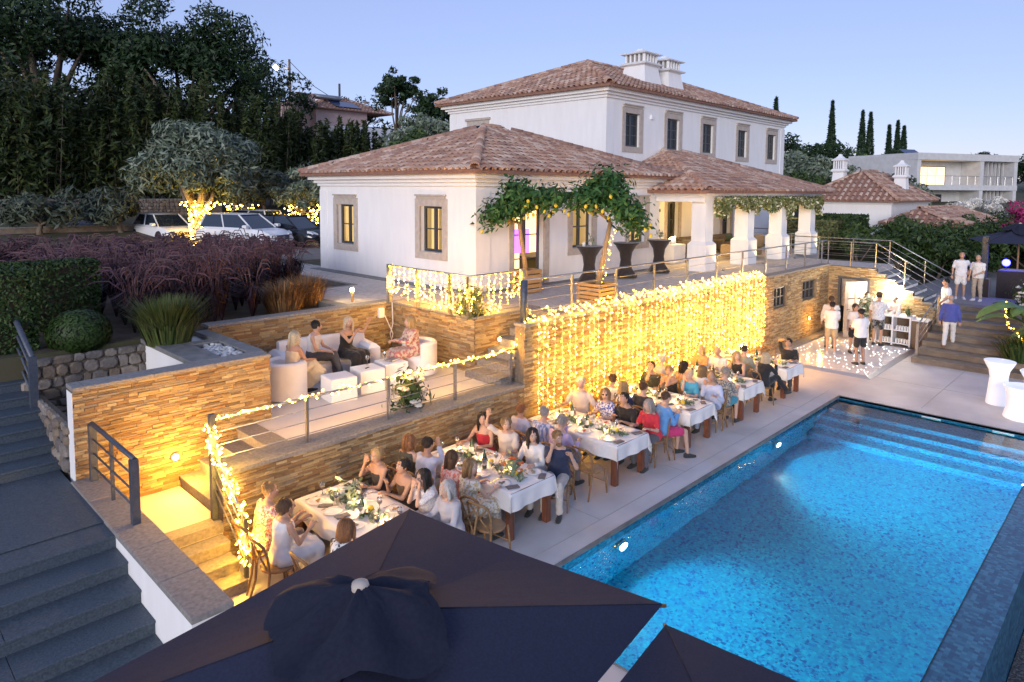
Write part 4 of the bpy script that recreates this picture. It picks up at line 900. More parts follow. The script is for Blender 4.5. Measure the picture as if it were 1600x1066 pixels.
# ============================================================ cars
def car(name, label, loc, rz, paint, L=4.4, H=1.5, Wd=1.8, suv=False, front_mark='star'):
    T = thing(name,label,'car',loc,rz); h = Wd/2; zb = .3; belt = H*.62
    st = [(-L/2,.55,.72,.82),(-L/2+.12,.34,.86,.94),(-L/2+.6,.24,belt,1.0),(-L*.1,.22,belt,1.0),(L*.18,.22,belt*.985,1.0),(L*.36,.24,belt*.9,.97),(L/2-.16,.28,belt*.78,.88),(L/2,.4,belt*.62,.74)]
    b = MB(); rings=[]
    for x,z0,z1,w in st:
        W_ = h*w; zm=(z0+z1)/2; rings.append([(x,-W_*.86,z0),(x,W_*.86,z0),(x,W_*.98,z0+.1),(x,W_,zm),(x,W_*.96,z1-.1),(x,W_*.84,z1),(x,-W_*.84,z1),(x,-W_*.96,z1-.1),(x,-W_,zm),(x,-W_*.98,z0+.1)])
    b.loft(rings); b.build('body',paint,T,local=True,auto=35)
    # cabin: glass house with painted roof
    c0,c1,c2,c3 = (-L/2+.25,-L/2+.75 if not suv else -L/2+.5,L*.06,L*.25)
    b = MB(); b.loft([[(c0,-h*.82,belt-.02),(c0,h*.82,belt-.02),(c3,h*.84,belt-.04),(c3,-h*.84,belt-.04)],[(c1,-h*.66,H-.05),(c1,h*.66,H-.05),(c2,h*.66,H-.05),(c2,-h*.66,H-.05)]]); b.build('glass','carglass',T,local=True)
    b = MB(); b.loft([[(c1-.05,-h*.68,H-.051),(c1-.05,h*.68,H-.051),(c2+.06,h*.68,H-.051),(c2+.06,-h*.68,H-.051)],[(c1+.1,-h*.55,H),(c1+.1,h*.55,H),(c2-.1,h*.55,H),(c2-.1,-h*.55,H)]])
    for s in (-1,1):
        for (xa,xb) in ((c0,c1),(c3,c2),((c0+c3)/2-.05,(c1+c2)/2-.02)):
            b.tube([(xa,s*h*.83,belt-.03),(xb,s*h*.67,H-.04)],.035,5)
    b.build('roof',paint,T,local=True,auto=40)
    for sx in (-L*.3,L*.31):
        for s in (-1,1):
            Fw = Matrix.Translation((sx,s*(h-.1),.33)) @ Matrix.Rotation(R(90),4,'X')
            w = MB(); w.lathe([(.2,-.11),(.31,-.11),(.335,-.07),(.335,.07),(.31,.11),(.2,.11)],20,(0,0,0),0,Fw); wo_ = w.build('wheel','tyre',T,local=True,smooth=True)
            w = MB(); w.lathe([(.21,-.105),(.19,-.06),(.05,-.09),(.05,.09),(.19,.06),(.21,.105)],14,(0,0,0),0,Fw); w.build('rim','alu',wo_,local=True)
    for s in (-1,1):
        b = MB(); b.loft([[(L/2-.36,s*h*.86,belt*.68),(L/2-.36,s*h*.86,belt*.86),(L/2-.12,s*h*.78,belt*.76),(L/2-.12,s*h*.78,belt*.62)],[(L/2-.22,s*h*.55,belt*.7),(L/2-.22,s*h*.55,belt*.82),(L/2-.03,s*h*.45,belt*.72),(L/2-.03,s*h*.45,belt*.62)]]); b.build('headlight','headlight',T,local=True)
        b = MB(); b.bbox(-L/2-.02,s*h*.6-.14,.72,-L/2+.16,s*h*.6+.14,.9,.02); b.build('tail_light','redlight',T,local=True)
        b = MB(); b.bbox(L*.2,s*(h+.07)-.09,belt-.02,L*.24+.06,s*(h+.07)+.09,belt+.13,.03); b.build('mirror',paint,T,local=True)
    b = MB(); b.bbox(L/2-.1,-h*.42,.46,L/2+.012,h*.42,belt*.68,.01); g = b.build('grille','frame_dark',T,local=True)
    for k in range(3): b = MB(); z=.5+.05*k; b.box(L/2+.01,-h*.38,z,L/2+.018,h*.38,z+.015); b.build('grille_bar','chrome',g,local=True)
    b = MB(); Fm = Matrix.Translation((L/2+.02,0,.54)) @ Matrix.Rotation(R(90),4,'Y')
    if front_mark == 'star':
        b.lathe([(.085,0),(.1,.01),(.085,.02)],16,(0,0,0),0,Fm)
        for k in range(3): a=R(90+120*k)+math.pi/2; b.tube([(L/2+.03,0,.54),(L/2+.03,math.cos(R(90+120*k))*.085,.54+math.sin(R(90+120*k))*.085)],.01,4)
    elif front_mark == 'lion':
        z=.78; b.tube([(L/2-.1,-.05,z),(L/2-.09,-.07,z+.09),(L/2-.09,0,z+.06),(L/2-.09,.06,z+.1),(L/2-.1,.05,z)],.013,5)
    b.build('emblem','chrome',T,local=True)
    b = MB(); b.box(L/2+.0,-.26,.34,L/2+.022,.26,.45); b.build('number_plate','paper' if front_mark!='lion' else 'plateyellow',T,local=True)
    return T
car('parked_car','white suv parked under the big olive tree with fairy lights on its trunk',(13.7,30.6,2.46),R(-68),'carwhite',4.4,1.6,1.85,True,'star')
car('parked_car','black hatchback parked between the white suv and the villa',(16.0,30.6,2.46),R(-72),'carblack',4.1,1.48,1.78,False,'lion')
car('parked_car','white car showing only its nose behind the lit olive trunk',(12.2,36.4,2.47),R(-85),'carwhite',4.3,1.45,1.8,False,'none')
car('parked_car','white estate car parked behind the white suv with red tail light showing',(16.2,36.0,2.47),R(115),'carwhite',4.4,1.6,1.8,True,'none')
car('parked_car','dark blue car half hidden behind the villa corner',(20.4,35.8,2.47),R(-60),'carblue',4.3,1.5,1.8,False,'none')
car('parked_car','dark blue car whose roof shows over the garden wall',(9.2,40.3,2.5),R(-100),'carblue',4.3,1.45,1.8,False,'none')

# ============================================================ neighbouring buildings
ann = thing('annex_house','small white annex with terracotta hip roof and two white chimneys','house',(49,14,2))
AX0,AX1,AY0,AY1 = 45.0,53.5,12.2,17.2
b = MB(); b.box(AX0,AY0,1.2,AX1,AY1,4.5); b.build('wall','plaster',ann)
cornice(AX0,AX1,AY0,AY1,4.5,'cornice',ann,(.08,.2),(.1,.1))
S,Rg,A,B = hip(AX0-.5,AX1+.5,AY0-.5,AY1+.5,4.74,.62)
ra = MB(); ra.box(AX0-.4,AY0-.4,4.7,AX1+.4,AY1+.4,4.735); ra = ra.build('roof','tile_base',ann)
tiled_roof(ra,S,Rg,nparts=120,seed=31,pitch=.36,step=.5)
chimney(46.9,15.9,5.3,7.7,.72,ann); chimney(50.2,13.1,4.95,7.35,.72,ann)
an2 = thing('pool_house','low white outbuilding with a faded red tile roof beyond the hedge','house',(47,9.5,1.5))
b = MB(); b.box(42.6,8.6,1.0,53.0,11.6,3.4); b.build('wall','plaster',an2)
S2 = [[(42.1,8.1,3.5),(53.4,8.1,3.5),(52.6,10.4,4.3),(43.6,10.4,4.3)],[(42.1,12.1,3.5),(42.1,8.1,3.5),(43.6,10.4,4.3)],[(53.4,8.1,3.5),(53.4,12.1,3.5),(52.6,10.4,4.3)],[(53.4,12.1,3.5),(42.1,12.1,3.5),(43.6,10.4,4.3),(52.6,10.4,4.3)]]
ra = MB(); ra.box(42.2,8.2,3.42,53.3,12.0,3.46); ra = ra.build('roof','tile_base',an2); tiled_roof(ra,S2,[(S2[0][0],S2[0][3]),(S2[0][1],S2[0][2]),(S2[0][3],S2[0][2])],nparts=120,seed=32,pitch=.36,step=.5)
# modern white block with balconies
mb_ = thing('modern_block','modern white flat roofed block with two floors of balconies','building',(86,20.5,3))
fa = Vector((98.6-84.85,13.7-20.78,0)).normalized(); fn = Vector((-fa.y*-1,0,0))
fn = Vector((fa.y,-fa.x,0)); fn = -fn if fn.dot(Vector((-84,-20,0))) < 0 else fn
Lm = 15.6; Fm_ = frame((84.85,20.78,0),(fa.x,fa.y),(fn.x,fn.y))
dep = 9.5
def mbx(name, m, *bx, parent=mb_):
    b = MB(); b.box(*bx,0,Fm_); return b.build(name,m,parent)
mbx('wall','concrete',0,-dep,1,Lm,-2.2,9.0)
mbx('roof_slab','concrete',-.05,-dep-.05,8.9,Lm+.05,.3,9.65); mbx('floor_slab','concrete',0,-2.19,5.55,Lm,.28,6.15); mbx('floor_slab','concrete',0,-2.19,2.3,Lm,.28,2.75)
for x in (0,9.6,Lm-.55): mbx('pier','concrete',x,-2.18,1,x+.55,.2,8.899)
for k in range(5): mbx('fin','concrete',12.0+.62*k,-.9,2.76,12.12+.62*k,-.7,8.89)
for (x0,x1,z0,z1,m_) in ((2.9,7.0,6.2,8.2,'room_glow'),(.7,1.9,6.2,8.2,'room_glow'),(10.4,11.6,6.2,8.1,'glass_dark'),(2.2,6.6,2.8,5.0,'glass_dark'),(10.4,12.2,2.8,5.0,'glass_dark')):
    w = mbx('window','frame_dark',x0-.08,-2.2,z0-.05,x1+.08,-2.15,z1+.08)
    n_ = max(1,round((x1-x0)/1.3))
    for i in range(n_): mbx('pane',m_,x0+(x1-x0)*i/n_+.04,-2.149,z0,x0+(x1-x0)*(i+1)/n_-.04,-2.13,z1,parent=w)
for z in (6.15,2.75):
    for x0,x1 in ((.6,9.55),(10.2,Lm-.6)):
        r_ = MB(); r_.tube([(x0,.1,z+1.0),(x1,.1,z+1.0)],.03,5,0,Fm_)
        for k in range(int((x1-x0)/1.2)+1): r_.tube([(x0+k*1.2,.1,z),(x0+k*1.2,.1,z+1.0)],.02,4,0,Fm_)
        r_.build('balcony_rail','steel',mb_)
w2 = MB(); w2.box(0,-12,1,.02,-.001,9.2); 
b = MB(); lv = Vector((89.4-84.85,30.5-20.78,0)); Fl = frame((84.85,20.78,0),(lv.normalized().x,lv.normalized().y),(-lv.normalized().y,lv.normalized().x)); b.box(.3,-.4,1,lv.length,.0,9.4,0,Fl); b.build('side_wing','concrete',mb_)
b = MB(); b.box(4,.001,4.2,5.6,.03,5.4,0,Fl); b.build('window','frame_dark',mb_)
b = MB(); b.add([(x,y,z) for x,y,z in ((4.5,-5,9.66),(7,-5,9.66),(7,-6.4,10.5),(4.5,-6.4,10.5))],[(0,1,2,3)],0,Fm_); b.build('solar_panel','solar',mb_)
# pink house on the hill and the utility pole
pk = thing('pink_house','pale pink house with orange tile roof and solar water heater on the hill','house',(46,76,12))
b = MB(); b.box(41.5,73,6,48.5,80,14.6); b.build('wall','pinkwall',pk); b = MB(); b.box(39.6,74,6,42,74.4,16.4); b.box(39.6,74.4,6,39.9,80,15.6); b.build('gable_wall','pinkwall',pk)
b = MB(); b.box(43,70.5,5,51,72.9,12.6); b.build('lower_wall','plaster',pk)
S,Rg,A,B = hip(41,52,72.2,80.6,14.7,.42); ra = MB(); ra.box(41.1,72.3,14.62,51.9,80.5,14.69); ra = ra.build('roof','tile_base',pk); tiled_roof(ra,S,Rg,nparts=0,seed=33,pitch=.5,step=.7)
b = MB(); b.add([(44.0,72.6,15.05),(47.4,72.6,15.05),(47.4,74.6,15.9),(44.0,74.6,15.9)],[(0,1,2,3)]); b.build('solar_panel','solar',pk); b = MB(); b.tube([(42.2,74.5,16.2),(45.6,74.5,16.2)],.32,10); b.build('water_tank','steel',pk,smooth=True); b = MB(); b.tube([(46.5,76,15.6),(46.5,76,18.3)],.14,8); b.build('flue','frame_dark',pk)
b = MB(); b.lathe([(.05,-.2),(.5,0),(.55,.05)],12,(50,75.5,16.3)); b.build('satellite_dish','plaster',pk)
up_ = thing('utility_pole','wooden utility pole with lamp and sagging wire beside the pink house','pole',(39.7,75.7,9)); b = MB(); b.tube([(39.7,75.7,5),(39.7,75.7,20.3)],[.2,.14],8); b.build('post','bark',up_,smooth=True)
b = MB(); b.tube([(39.7,75.7,19.2),(38.6,76.6,19.4)],.05,5); b.build('lamp_arm','steel',up_); b = MB(); b.ball((38.5,76.7,19.3),.28); b.build('lamp','white_lamp',up_)
b = MB(); b.tube([(39.7,75.7,20.1),(43,76,17.6),(46,76,16.2),(47,76,16)],.04,4); b.build('wire','frame_dark',up_)
# ============================================================ railings
railing('lounge_railing','steel railing along the lounge terrace edge wound with a fairy light string',[(3.64,9.3,1.36),(9.62,9.3,1.36)],.68,[(x,9.3,1.36) for x in (5.05,6.54,8.01,9.45)],3,.12)
T = thing('stair_railing','steel stair railing wrapped in fairy lights beside the dining steps','railing',(3.66,8.4,.17))
b = MB(); b.box(3.60,9.26,.62,3.68,9.34,2.12); b.build('post','rail_paint',T); b = MB(); b.box(3.64,8.37,.15,3.69,8.42,.95); b.build('post','rail_paint',T)
for dz in (0,-.2,-.4,-.58): b = MB(); b.tube([(3.64,9.3,1.66+dz),(3.665,8.4,.93+dz*.95)],.02 if dz==0 else .01,6); b.build('top_rail' if dz==0 else 'bar','steel',T,smooth=True)
T = thing('parapet_railing','short blue grey railing standing on the parapet coping','railing',(2.53,10,1.13))
for y in (10.62,9.75,8.86): b = MB(); s=.045 if y<9 or y>10.5 else .02; b.box(2.53-s,y-s,1.12,2.53+s,y+s,1.93); b.build('post','rail_paint',T)
b = MB(); b.tube([(2.53,10.62,1.94),(2.53,8.86,1.94)],.03,8); b.build('top_rail','rail_paint',T,smooth=True)
for z in (1.72,1.52,1.32): b = MB(); b.tube([(2.53,10.6,z),(2.53,8.88,z)],.013,6); b.build('bar','rail_paint',T,smooth=True)
T = thing('staircase_railing','dark blue sloping railing on the upper flight of the wide staircase','railing',(2.2,13,1.5))
b = MB(); b.box(2.24,12.84,1.4,2.35,12.95,2.52); b.build('post','rail_paint',T)
b = MB(); b.box(2.24,14.7,2.0,2.34,14.8,3.18); b.build('post','rail_paint',T)
for dz in (0,-.24,-.46,-.68): b = MB(); b.tube([(2.3,12.9,2.5+dz),(2.3,14.75,3.2+dz),(2.28,15.4,3.3+dz),(1.6,16.6,3.35+dz)],.045 if dz==0 else .022,6); b.build('top_rail' if dz==0 else 'bar','rail_paint',T,smooth=True)
railing('terrace_railing','steel corner railing above the lounge draped with icicle fairy lights',[(9.5,13.45,2.52),(9.5,10.55,2.52),(11.1,10.55,2.52)],.87,[(9.5,12.35,2.52),(9.5,11.2,2.52),(9.5,10.6,2.52)],3,.15,pw=.03)
for x,y in ((9.5,13.42),(11.1,10.55)):
    b = MB(); b.box(x-.05,y-.05,2.5,x+.05,y+.05,3.42); b.build('post','steel',bpy.data.objects['terrace_railing'])
rl = railing('house_terrace_railing','long thin steel railing along the villa terrace above the light curtain',[(9.85,9.3,2.55),(XB+.1,9.3,2.55)],.85,[(x,9.3,2.55) for x in np.arange(11.35,26.2,1.62)],3,.2)
b = MB(); b.tube([(9.83,9.3,2.5),(9.83,9.3,3.4)],.075,12); b.build('post','rail_paint',rl,smooth=True)
railing('door_wall_railing','steel railing above the open door running down beside the dark steps',[(XB+.1,9.25,2.52),(XB+.1,7.55,2.52),(XB+.1,5.6,1.4)],.88,[(XB+.1,9.2,2.52),(XB+.1,8.4,2.52),(XB+.1,7.55,2.5),(XB+.1,6.6,1.95)],3,.2,pw=.018)
railing('outer_stair_railing','steel railing on the far side of the dark steps by the shrubs',[(28.1,11.8,2.52),(28.1,7.55,2.52),(28.1,5.5,1.4)],.88,[(28.1,11.7,2.52),(28.1,10.2,2.52),(28.1,8.9,2.5),(28.1,7.6,2.5),(28.1,6.4,1.85)],3,.2,pw=.018)
railing('terrace_end_railing','steel railing round the far corner of the villa terrace',[(28.2,11.9,2.52),(32.5,11.9,2.52),(32.5,15,2.52)],.88,[(29.5,11.9,2.52),(31,11.9,2.52),(32.5,11.9,2.52)],3,.2,pw=.018)
T = thing('step_railing','steel handrail climbing the broad brown steps beside the bar','railing',(23.6,5.5,.17))
for x,z in ((23.6,.16),(26.1,.8)): b = MB(); b.box(x-.04,5.44,z,x+.04,5.52,z+.98); b.build('post','steel',T)
for dz in (0,-.22,-.44,-.64): b = MB(); b.tube([(23.6,5.48,1.14+dz),(26.1,5.48,1.78+dz)],.025 if dz==0 else .012,6); b.build('top_rail' if dz==0 else 'bar','steel',T,smooth=True)

# ============================================================ fairy lights
LG = random.Random(5)
def bulbs(b, p0, p1, n, r=.016, jit=.02, hot=.25, g=LG):
    for i in range(n):
        t = (i+g.random()*.8)/n; c = Vector(p0).lerp(Vector(p1),t)
        b.octa((c.x+g.uniform(-jit,jit),c.y+g.uniform(-jit,jit),c.z+g.uniform(-jit,jit)), r*g.uniform(.7,1.15), 2 if g.random()<hot else 1)
LM = ['wire','bulb','bulbhot']
cur = thing('light_curtain','dense golden curtain of fairy lights hanging down the long stone wall','fairy lights',(15.2,YW-.1,0))
x = 9.98
while x < 20.55:
    b = MB(); top = 2.62 if x > 10.4 else 2.4; bot = LG.uniform(.05,.5); y = YW-.1+LG.uniform(-.015,.01); sw = LG.uniform(-.03,.03)
    pts = [(x+LG.uniform(-.12,.12)*(1 if LG.random()<.4 else .1),YW+.17,top+LG.uniform(.02,.2)),(x,y,2.58)]+[(x+sw*k/5,y,2.58-(2.58-bot)*k/5) for k in range(1,6)]
    b.tube(pts,.004,3,0,cap=False)
    bulbs(b,pts[0],pts[1],6,.017,.03)
    n = int((2.58-bot)/.088*.9); bulbs(b,pts[1],pts[-1],n,.0155,.03); bulbs(b,pts[1],pts[-1],int(n*.25),.015,.08)
    b.build('light_strand',LM,cur); x += LG.uniform(.12,.26)
b = MB(); pp = [(9.85,9.27,2.95),(10.1,9.3,2.62)]+[(10.1+.35*k,9.3+LG.uniform(-.05,.05),2.6+LG.uniform(0,.08)) for k in range(1,30)]
b.tube(pp,.004,3,0,cap=False)
for i in range(len(pp)-1): bulbs(b,pp[i],pp[i+1],4,.017,.04)
b.build('light_strand',LM,cur)
for k in range(11):     # the curtain's own light, spread along its strands
    for z in (.7,1.7,2.62): plight('strand_light',(10.3+.98*k+(.4 if z==1.7 else 0),YW-.42 if z<2.5 else YW-.05,z),12 if z<2.5 else 8,(1,.45,.04),.018,cur)
def garland(name, label, pts, per, r=.018, jit=.05, clus=0):
    T = thing(name,label,'fairy lights',pts[0]); b = MB(); b.tube(pts,.005,3,0,cap=False)
    for i in range(len(pts)-1): bulbs(b,pts[i],pts[i+1],per,r,jit,.4)
    b.build('light_strand',LM,T); return T
pts = [(3.66+.12*k,9.3+.03*math.sin(k*1.9),2.05+.03*math.sin(k*2.3)) for k in range(50)]
garland('rail_light_string','string of warm fairy lights wound along the lounge railing top',pts,2,.019,.04)
for k in range(7): plight('strand_light',(4.1+.86*k,9.3,2.1),12,(1,.46,.05),.015,bpy.data.objects['rail_light_string'])
pts = [(3.64+.07*math.cos(k*1.3),9.3+.07*math.sin(k*1.3),2.05-.05*k) for k in range(12)]+[(3.645+.02*k/14+.05*math.sin(k*1.7),9.3-.9*k/14,1.66-.73*k/14+.04*math.cos(k*2)) for k in range(15)]+[(3.665+.06*math.cos(k*1.5),8.4+.06*math.sin(k*1.5),.93-.055*k) for k in range(12)]
garland('stair_light_string','thick string of fairy lights winding down the dining stair railing',pts,4,.02,.06)
for q in ((3.55,9.2,1.75),(3.58,8.8,1.3),(3.6,8.35,.6)): plight('strand_light',q,15,(1,.46,.05),.015,bpy.data.objects['stair_light_string'])
T = thing('icicle_lights','icicle fairy lights hanging from the terrace corner railing','fairy lights',(9.5,11,2.6))
for path in ([(9.46,13.35-.19*k) for k in range(15)],[(9.6+.2*k,10.51) for k in range(8)]):
    for (x,y) in path:
        b = MB(); L = LG.uniform(.45,.82); p0=(x,y,3.38); p1=(x+LG.uniform(-.08,.08)*(1 if y<10.6 else 0),y+LG.uniform(-.1,.1),3.38-L); b.tube([p0,p1],.003,3,0,cap=False); bulbs(b,p0,p1,int(L/.05),.016,.03); 
        if LG.random()<.7: bulbs(b,p1,(p1[0],p1[1]+.1,p1[2]-.04),6,.018,.06)
        b.build('light_strand',LM,T)
for q in ((9.85,13.0,2.95),(9.85,12.2,2.85),(9.85,11.4,2.95),(9.9,10.9,2.85),(10.5,10.85,2.95),(9.2,12.4,2.75),(9.25,11.2,2.75)): plight('strand_light',q,11,(1,.46,.05),.015,T)
pts = [(9.83,9.26,2.6),(9.72,9.2,2.4),(9.66,9.3,2.15),(9.62,9.3,2.06)]
garland('rail_light_string','short clump of fairy lights linking lounge railing and light curtain',pts,9,.018,.05)
def trunk_lights(label, c, h, r, n, spread=0.0, loc=None):
    T = thing('trunk_lights',label,'fairy lights',c); b = MB()
    pts = [(c[0]+r*math.cos(k*.8),c[1]+r*math.sin(k*.8),c[2]+h*k/40) for k in range(41)]; b.tube(pts,.008,3,0,cap=False)
    for i in range(n):
        a = LG.uniform(0,6.28); t = LG.random(); q = r+spread*max(0,t-.75)*4*LG.random(); b.octa((c[0]+q*math.cos(a),c[1]+q*math.sin(a),c[2]+h*t),.042*LG.uniform(.7,1.2),2 if LG.random()<.3 else 1)
    b.build('light_strand',LM,T)
trunk_lights('fairy lights wrapped round the trunk of the large olive tree',(12.8,33.55,2.55),2.0,.42,200,.5)
trunk_lights('fairy lights in the small olive tree at the villa corner',(18.3,33.7,3.0),1.3,.75,90,.5)
trunk_lights('fairy lights low in the olive row behind the white cars',(17.2,38.9,3.6),.7,.7,36,.8)
pts = [(12.2,32.5,2.6),(11.3,31.2,2.55),(10.9,30.3,2.7)]; garland('ground_light_string','fairy light string trailing from the lit olive trunk into the grass',pts,9,.04,.06)

# ============================================================ wall and step lamps
def wall_lamp(label, loc, nrm, e, r=.045):
    T = thing('wall_lamp',label,'lamp',loc,0); F = Matrix.Translation(Vector(loc)) @ Vector(nrm).to_track_quat('Z','Y').to_matrix().to_4x4()
    b = MB(); b.lathe([(r*1.5,-.05),(r*1.5,.012),(r*1.1,.02)],14,(0,0,0),0,F); b.build('lamp_body','steel',T); b = MB(); b.lathe([(r,.021),(r*.8,.035)],12,(0,0,0),0,F); b.build('lamp_lens','lampglow',T)
    plight('lamp_light',tuple(Vector(loc)+Vector(nrm)*.45),e*2.2,(1,.47,.05),.06,T)
wall_lamp('round recessed lamp glowing on the golden planter wall',(3.65,10.76,1.1),(0,-1,0),16)
wall_lamp('round recessed lamp in the wall over the narrow steps',(10.28,10.46,1.95),(0,-1,0),5)
wall_lamp('round recessed lamp in the wall near the top of the narrow steps',(11.2,10.46,2.25),(0,-1,0),4)
wall_lamp('round recessed lamp low on the stone wall by the dance floor',(24.3,YW-.04,.75),(0,-1,0),7)
def bollard(label, x, y, z):
    T = thing('bollard_light',label,'lamp',(x,y,z)); b = MB(); b.lathe([(.035,0),(.035,.3)],10,(x,y,z)); b.build('post','crate_wood',T,smooth=True); b = MB(); b.lathe([(.05,.301),(.05,.36),(.03,.38)],10,(x,y,z)); b.build('lamp_head','lampglow',T); plight('lamp_light',(x,y,z+.5),4,(1,.68,.3),.05,T)
bollard('small bollard light at the end of the villa garden path',8.9,14.1,2.45)
b = MB(); Tp = thing('power_socket','white outdoor socket box with hanging plug cable on the lounge wall','socket',(9.35,13.45,2.2)); b.bbox(9.2,13.41,2.15,9.34,13.5,2.38,.01); b.build('box','white_plastic',Tp); b = MB(); b.tube([(9.34,13.4,2.2),(9.45,13.38,1.95),(9.5,13.3,1.75),(9.46,13.3,1.6),(9.42,13.3,1.75),(9.5,13.3,2.0),(9.52,13.35,2.5)],.012,5); b.build('cable','white_plastic',Tp,smooth=True)

# ============================================================ lemon trees, bistro tables, porch
def crate(x,y,z,s,h,label):
    T = thing('wooden_crate',label,'crate',(x,y,z))
    for i in range(5):
        z0 = z+.02+i*h/5
        for sx,sy in ((1,0),(-1,0),(0,1),(0,-1)):
            b = MB()
            if sx: b.box(x+sx*s-.012,y-s+.014,z0,x+sx*s+.012,y+s-.014,z0+h/5*.72)
            else: b.box(x-s-.012,y+sy*s-.012,z0,x+s+.012,y+sy*s+.012,z0+h/5*.72)
            b.build('slat','crate_wood',T)
    for sx in (-1,1):
        for sy in (-1,1): b = MB(); b.box(x+sx*(s-.035)-.02,y+sy*(s-.035)-.02,z,x+sx*(s-.035)+.02,y+sy*(s-.035)+.02,z+h*.99); b.build('corner_post','crate_wood',T)
    b = MB(); b.box(x-s+.02,y-s+.02,z+.02,x+s-.02,y+s-.02,z+h*.85); b.build('soil','soil',T)
    return T
crate(13.1,12.3,2.5,.28,.62,'slatted wooden crate holding the lemon tree by the french door'); crate(13.1,9.95,2.5,.34,.5,'slatted wooden crate holding the leaning lemon tree by the terrace edge')
def lemon_tree(label, base, top, path, n, seed, nl, rad):
    T = thing('lemon_tree',label,'tree',base); b = MB(); B = Vector(base); P1 = Vector(top); b.tube([B,B.lerp(P1,.35)+Vector((.04,.03,0)),B.lerp(P1,.7)-Vector((.03,.02,0)),P1],[.075,.065,.06,.05],8)
    g = np.random.default_rng(seed); pa = [Vector(p) for p in path]
    b.tube([P1]+pa,[.045]+[.03]*len(pa),6)
    b.build('trunk','crate_wood',T,smooth=True)
    pts=[]; nr=[]
    for i in range(n):
        k = g.integers(0,len(pa)-1) if len(pa)>1 else 0; c = np.array(pa[k].lerp(pa[min(k+1,len(pa)-1)],g.random())); e = g.normal(size=3); e/=np.linalg.norm(e); pts.append(c+e*rad*g.uniform(.25,1)*np.array((1,1,.85))*(1+.35*math.sin(i*.37))); nr.append(e+np.array((0,0,.5)))
    leaf_obj('crown','leaf_lemon',pts,.125,T,1.5,nr,seed)
    r_ = random.Random(seed)
    lm = MB(); lm.ball((0,0,0),(.043,.043,.055),8,6); me = lm.mesh('lemon','lemon',True)
    for i in range(nl):
        k = r_.randrange(len(pa)-1); c = pa[k].lerp(pa[k+1],r_.random()); a = r_.uniform(0,6.28); q = rad*r_.uniform(.6,1.02)
        inst('lemon',me,Matrix.Translation(c+Vector((q*math.cos(a),q*math.sin(a),-rad*r_.uniform(.2,.95))))@Matrix.Rotation(r_.uniform(-.4,.4),4,'X'),T)
    return T
lemon_tree('lemon tree with hanging lemons arching out from the french door',(13.1,12.3,2.9),(12.8,12.3,4.35),[(12.15,12.75,4.5),(12.5,12.5,4.75),(12.75,12.1,4.95),(12.55,12.3,5.2),(12.95,11.6,5.0),(13.1,11.15,5.0)],3000,1,34,.47)
lemon_tree('leaning lemon tree with string lit trunk and lemons by the terrace edge',(13.1,9.95,2.8),(13.6,9.95,4.45),[(13.1,10.5,5.0),(13.35,10.15,5.15),(13.55,9.95,5.5),(13.5,9.9,5.05),(13.75,9.6,4.75),(13.95,9.4,4.45)],3200,2,32,.5)
trunk_l = thing('trunk_lights','tiny fairy lights up the leaning lemon tree trunk','fairy lights',(13.1,9.95,2.9)); b = MB(); pts=[(13.13+.48*k/20+.09*math.cos(k*.9),9.95+.09*math.sin(k*.9),2.95+1.3*k/20) for k in range(21)]; b.tube(pts,.003,3,0,cap=False); bulbs(b,pts[0],pts[-1],34,.011,.07); b.build('light_strand',LM,trunk_l)
def bistro(x,y,label):
    T = thing('cocktail_table',label,'table',(x,y,2.5)); b = MB(); n=24
    prof=[(0,.36,0),(.06,.33,.1),(.3,.2,.02),(.55,.165,0),(.8,.2,0),(1.0,.32,0),(1.08,.395,0)]
    rings=[]
    for z,r,st_ in prof: rings.append([((r*(1+st_*3.0*max(0,math.cos(4*a)))*math.cos(a)),(r*(1+st_*3.0*max(0,math.cos(4*a)))*math.sin(a)),z+(0.10*(1-max(0,math.cos(4*a))) if z==0 else 0)) for a in [2*math.pi*k/n for k in range(n)]])
    b.loft(rings,False); b.build('stretch_cover','black_cloth',T,local=True,smooth=True); b = MB(); b.lathe([(.4,1.07),(.405,1.085),(.4,1.1)],n); b.build('table_top','black_cloth',T,local=True); 
    b = MB(); b.lathe([(.02,1.101),(.03,1.1),(.028,1.2),(.022,1.24)],10,(.05,0,0)); 
    v = thing('flower_vase','vase of white flowers on cocktail table '+' '.join(label.split(' cocktail table ')[1].split()[:6]),'vase',(x+.05,y,3.6)); bb=MB(); bb.lathe([(.03,0),(.035,.04),(.022,.12),(.028,.14)],10); bb.build('vase','wineglass',v,local=True,smooth=True)
    g = np.random.default_rng(int(x*10)); leaf_obj('flowers','flower_white',np.array((x+.05,y,3.82))+g.normal(size=(40,3))*.05,.06,v,1,None,3); leaf_obj('leaves','leaf_eucal',np.array((x+.05,y,3.78))+g.normal(size=(40,3))*.05,.07,v,1.6,None,4)
bistro(15.6,12.15,'black draped cocktail table near the french door'); bistro(17.5,12.2,'black draped cocktail table in the middle of three under the villa windows'); bistro(19.4,12.2,'black draped cocktail table beside the porch')
cd_ = thing('pillar_candle','white pillar candle on the cocktail table near the french door','candle',(15.4,12.2,3.6)); b = MB(); b.lathe([(.045,0),(.045,.11)],12); b.build('wax','porcelain',cd_,local=True,smooth=True)
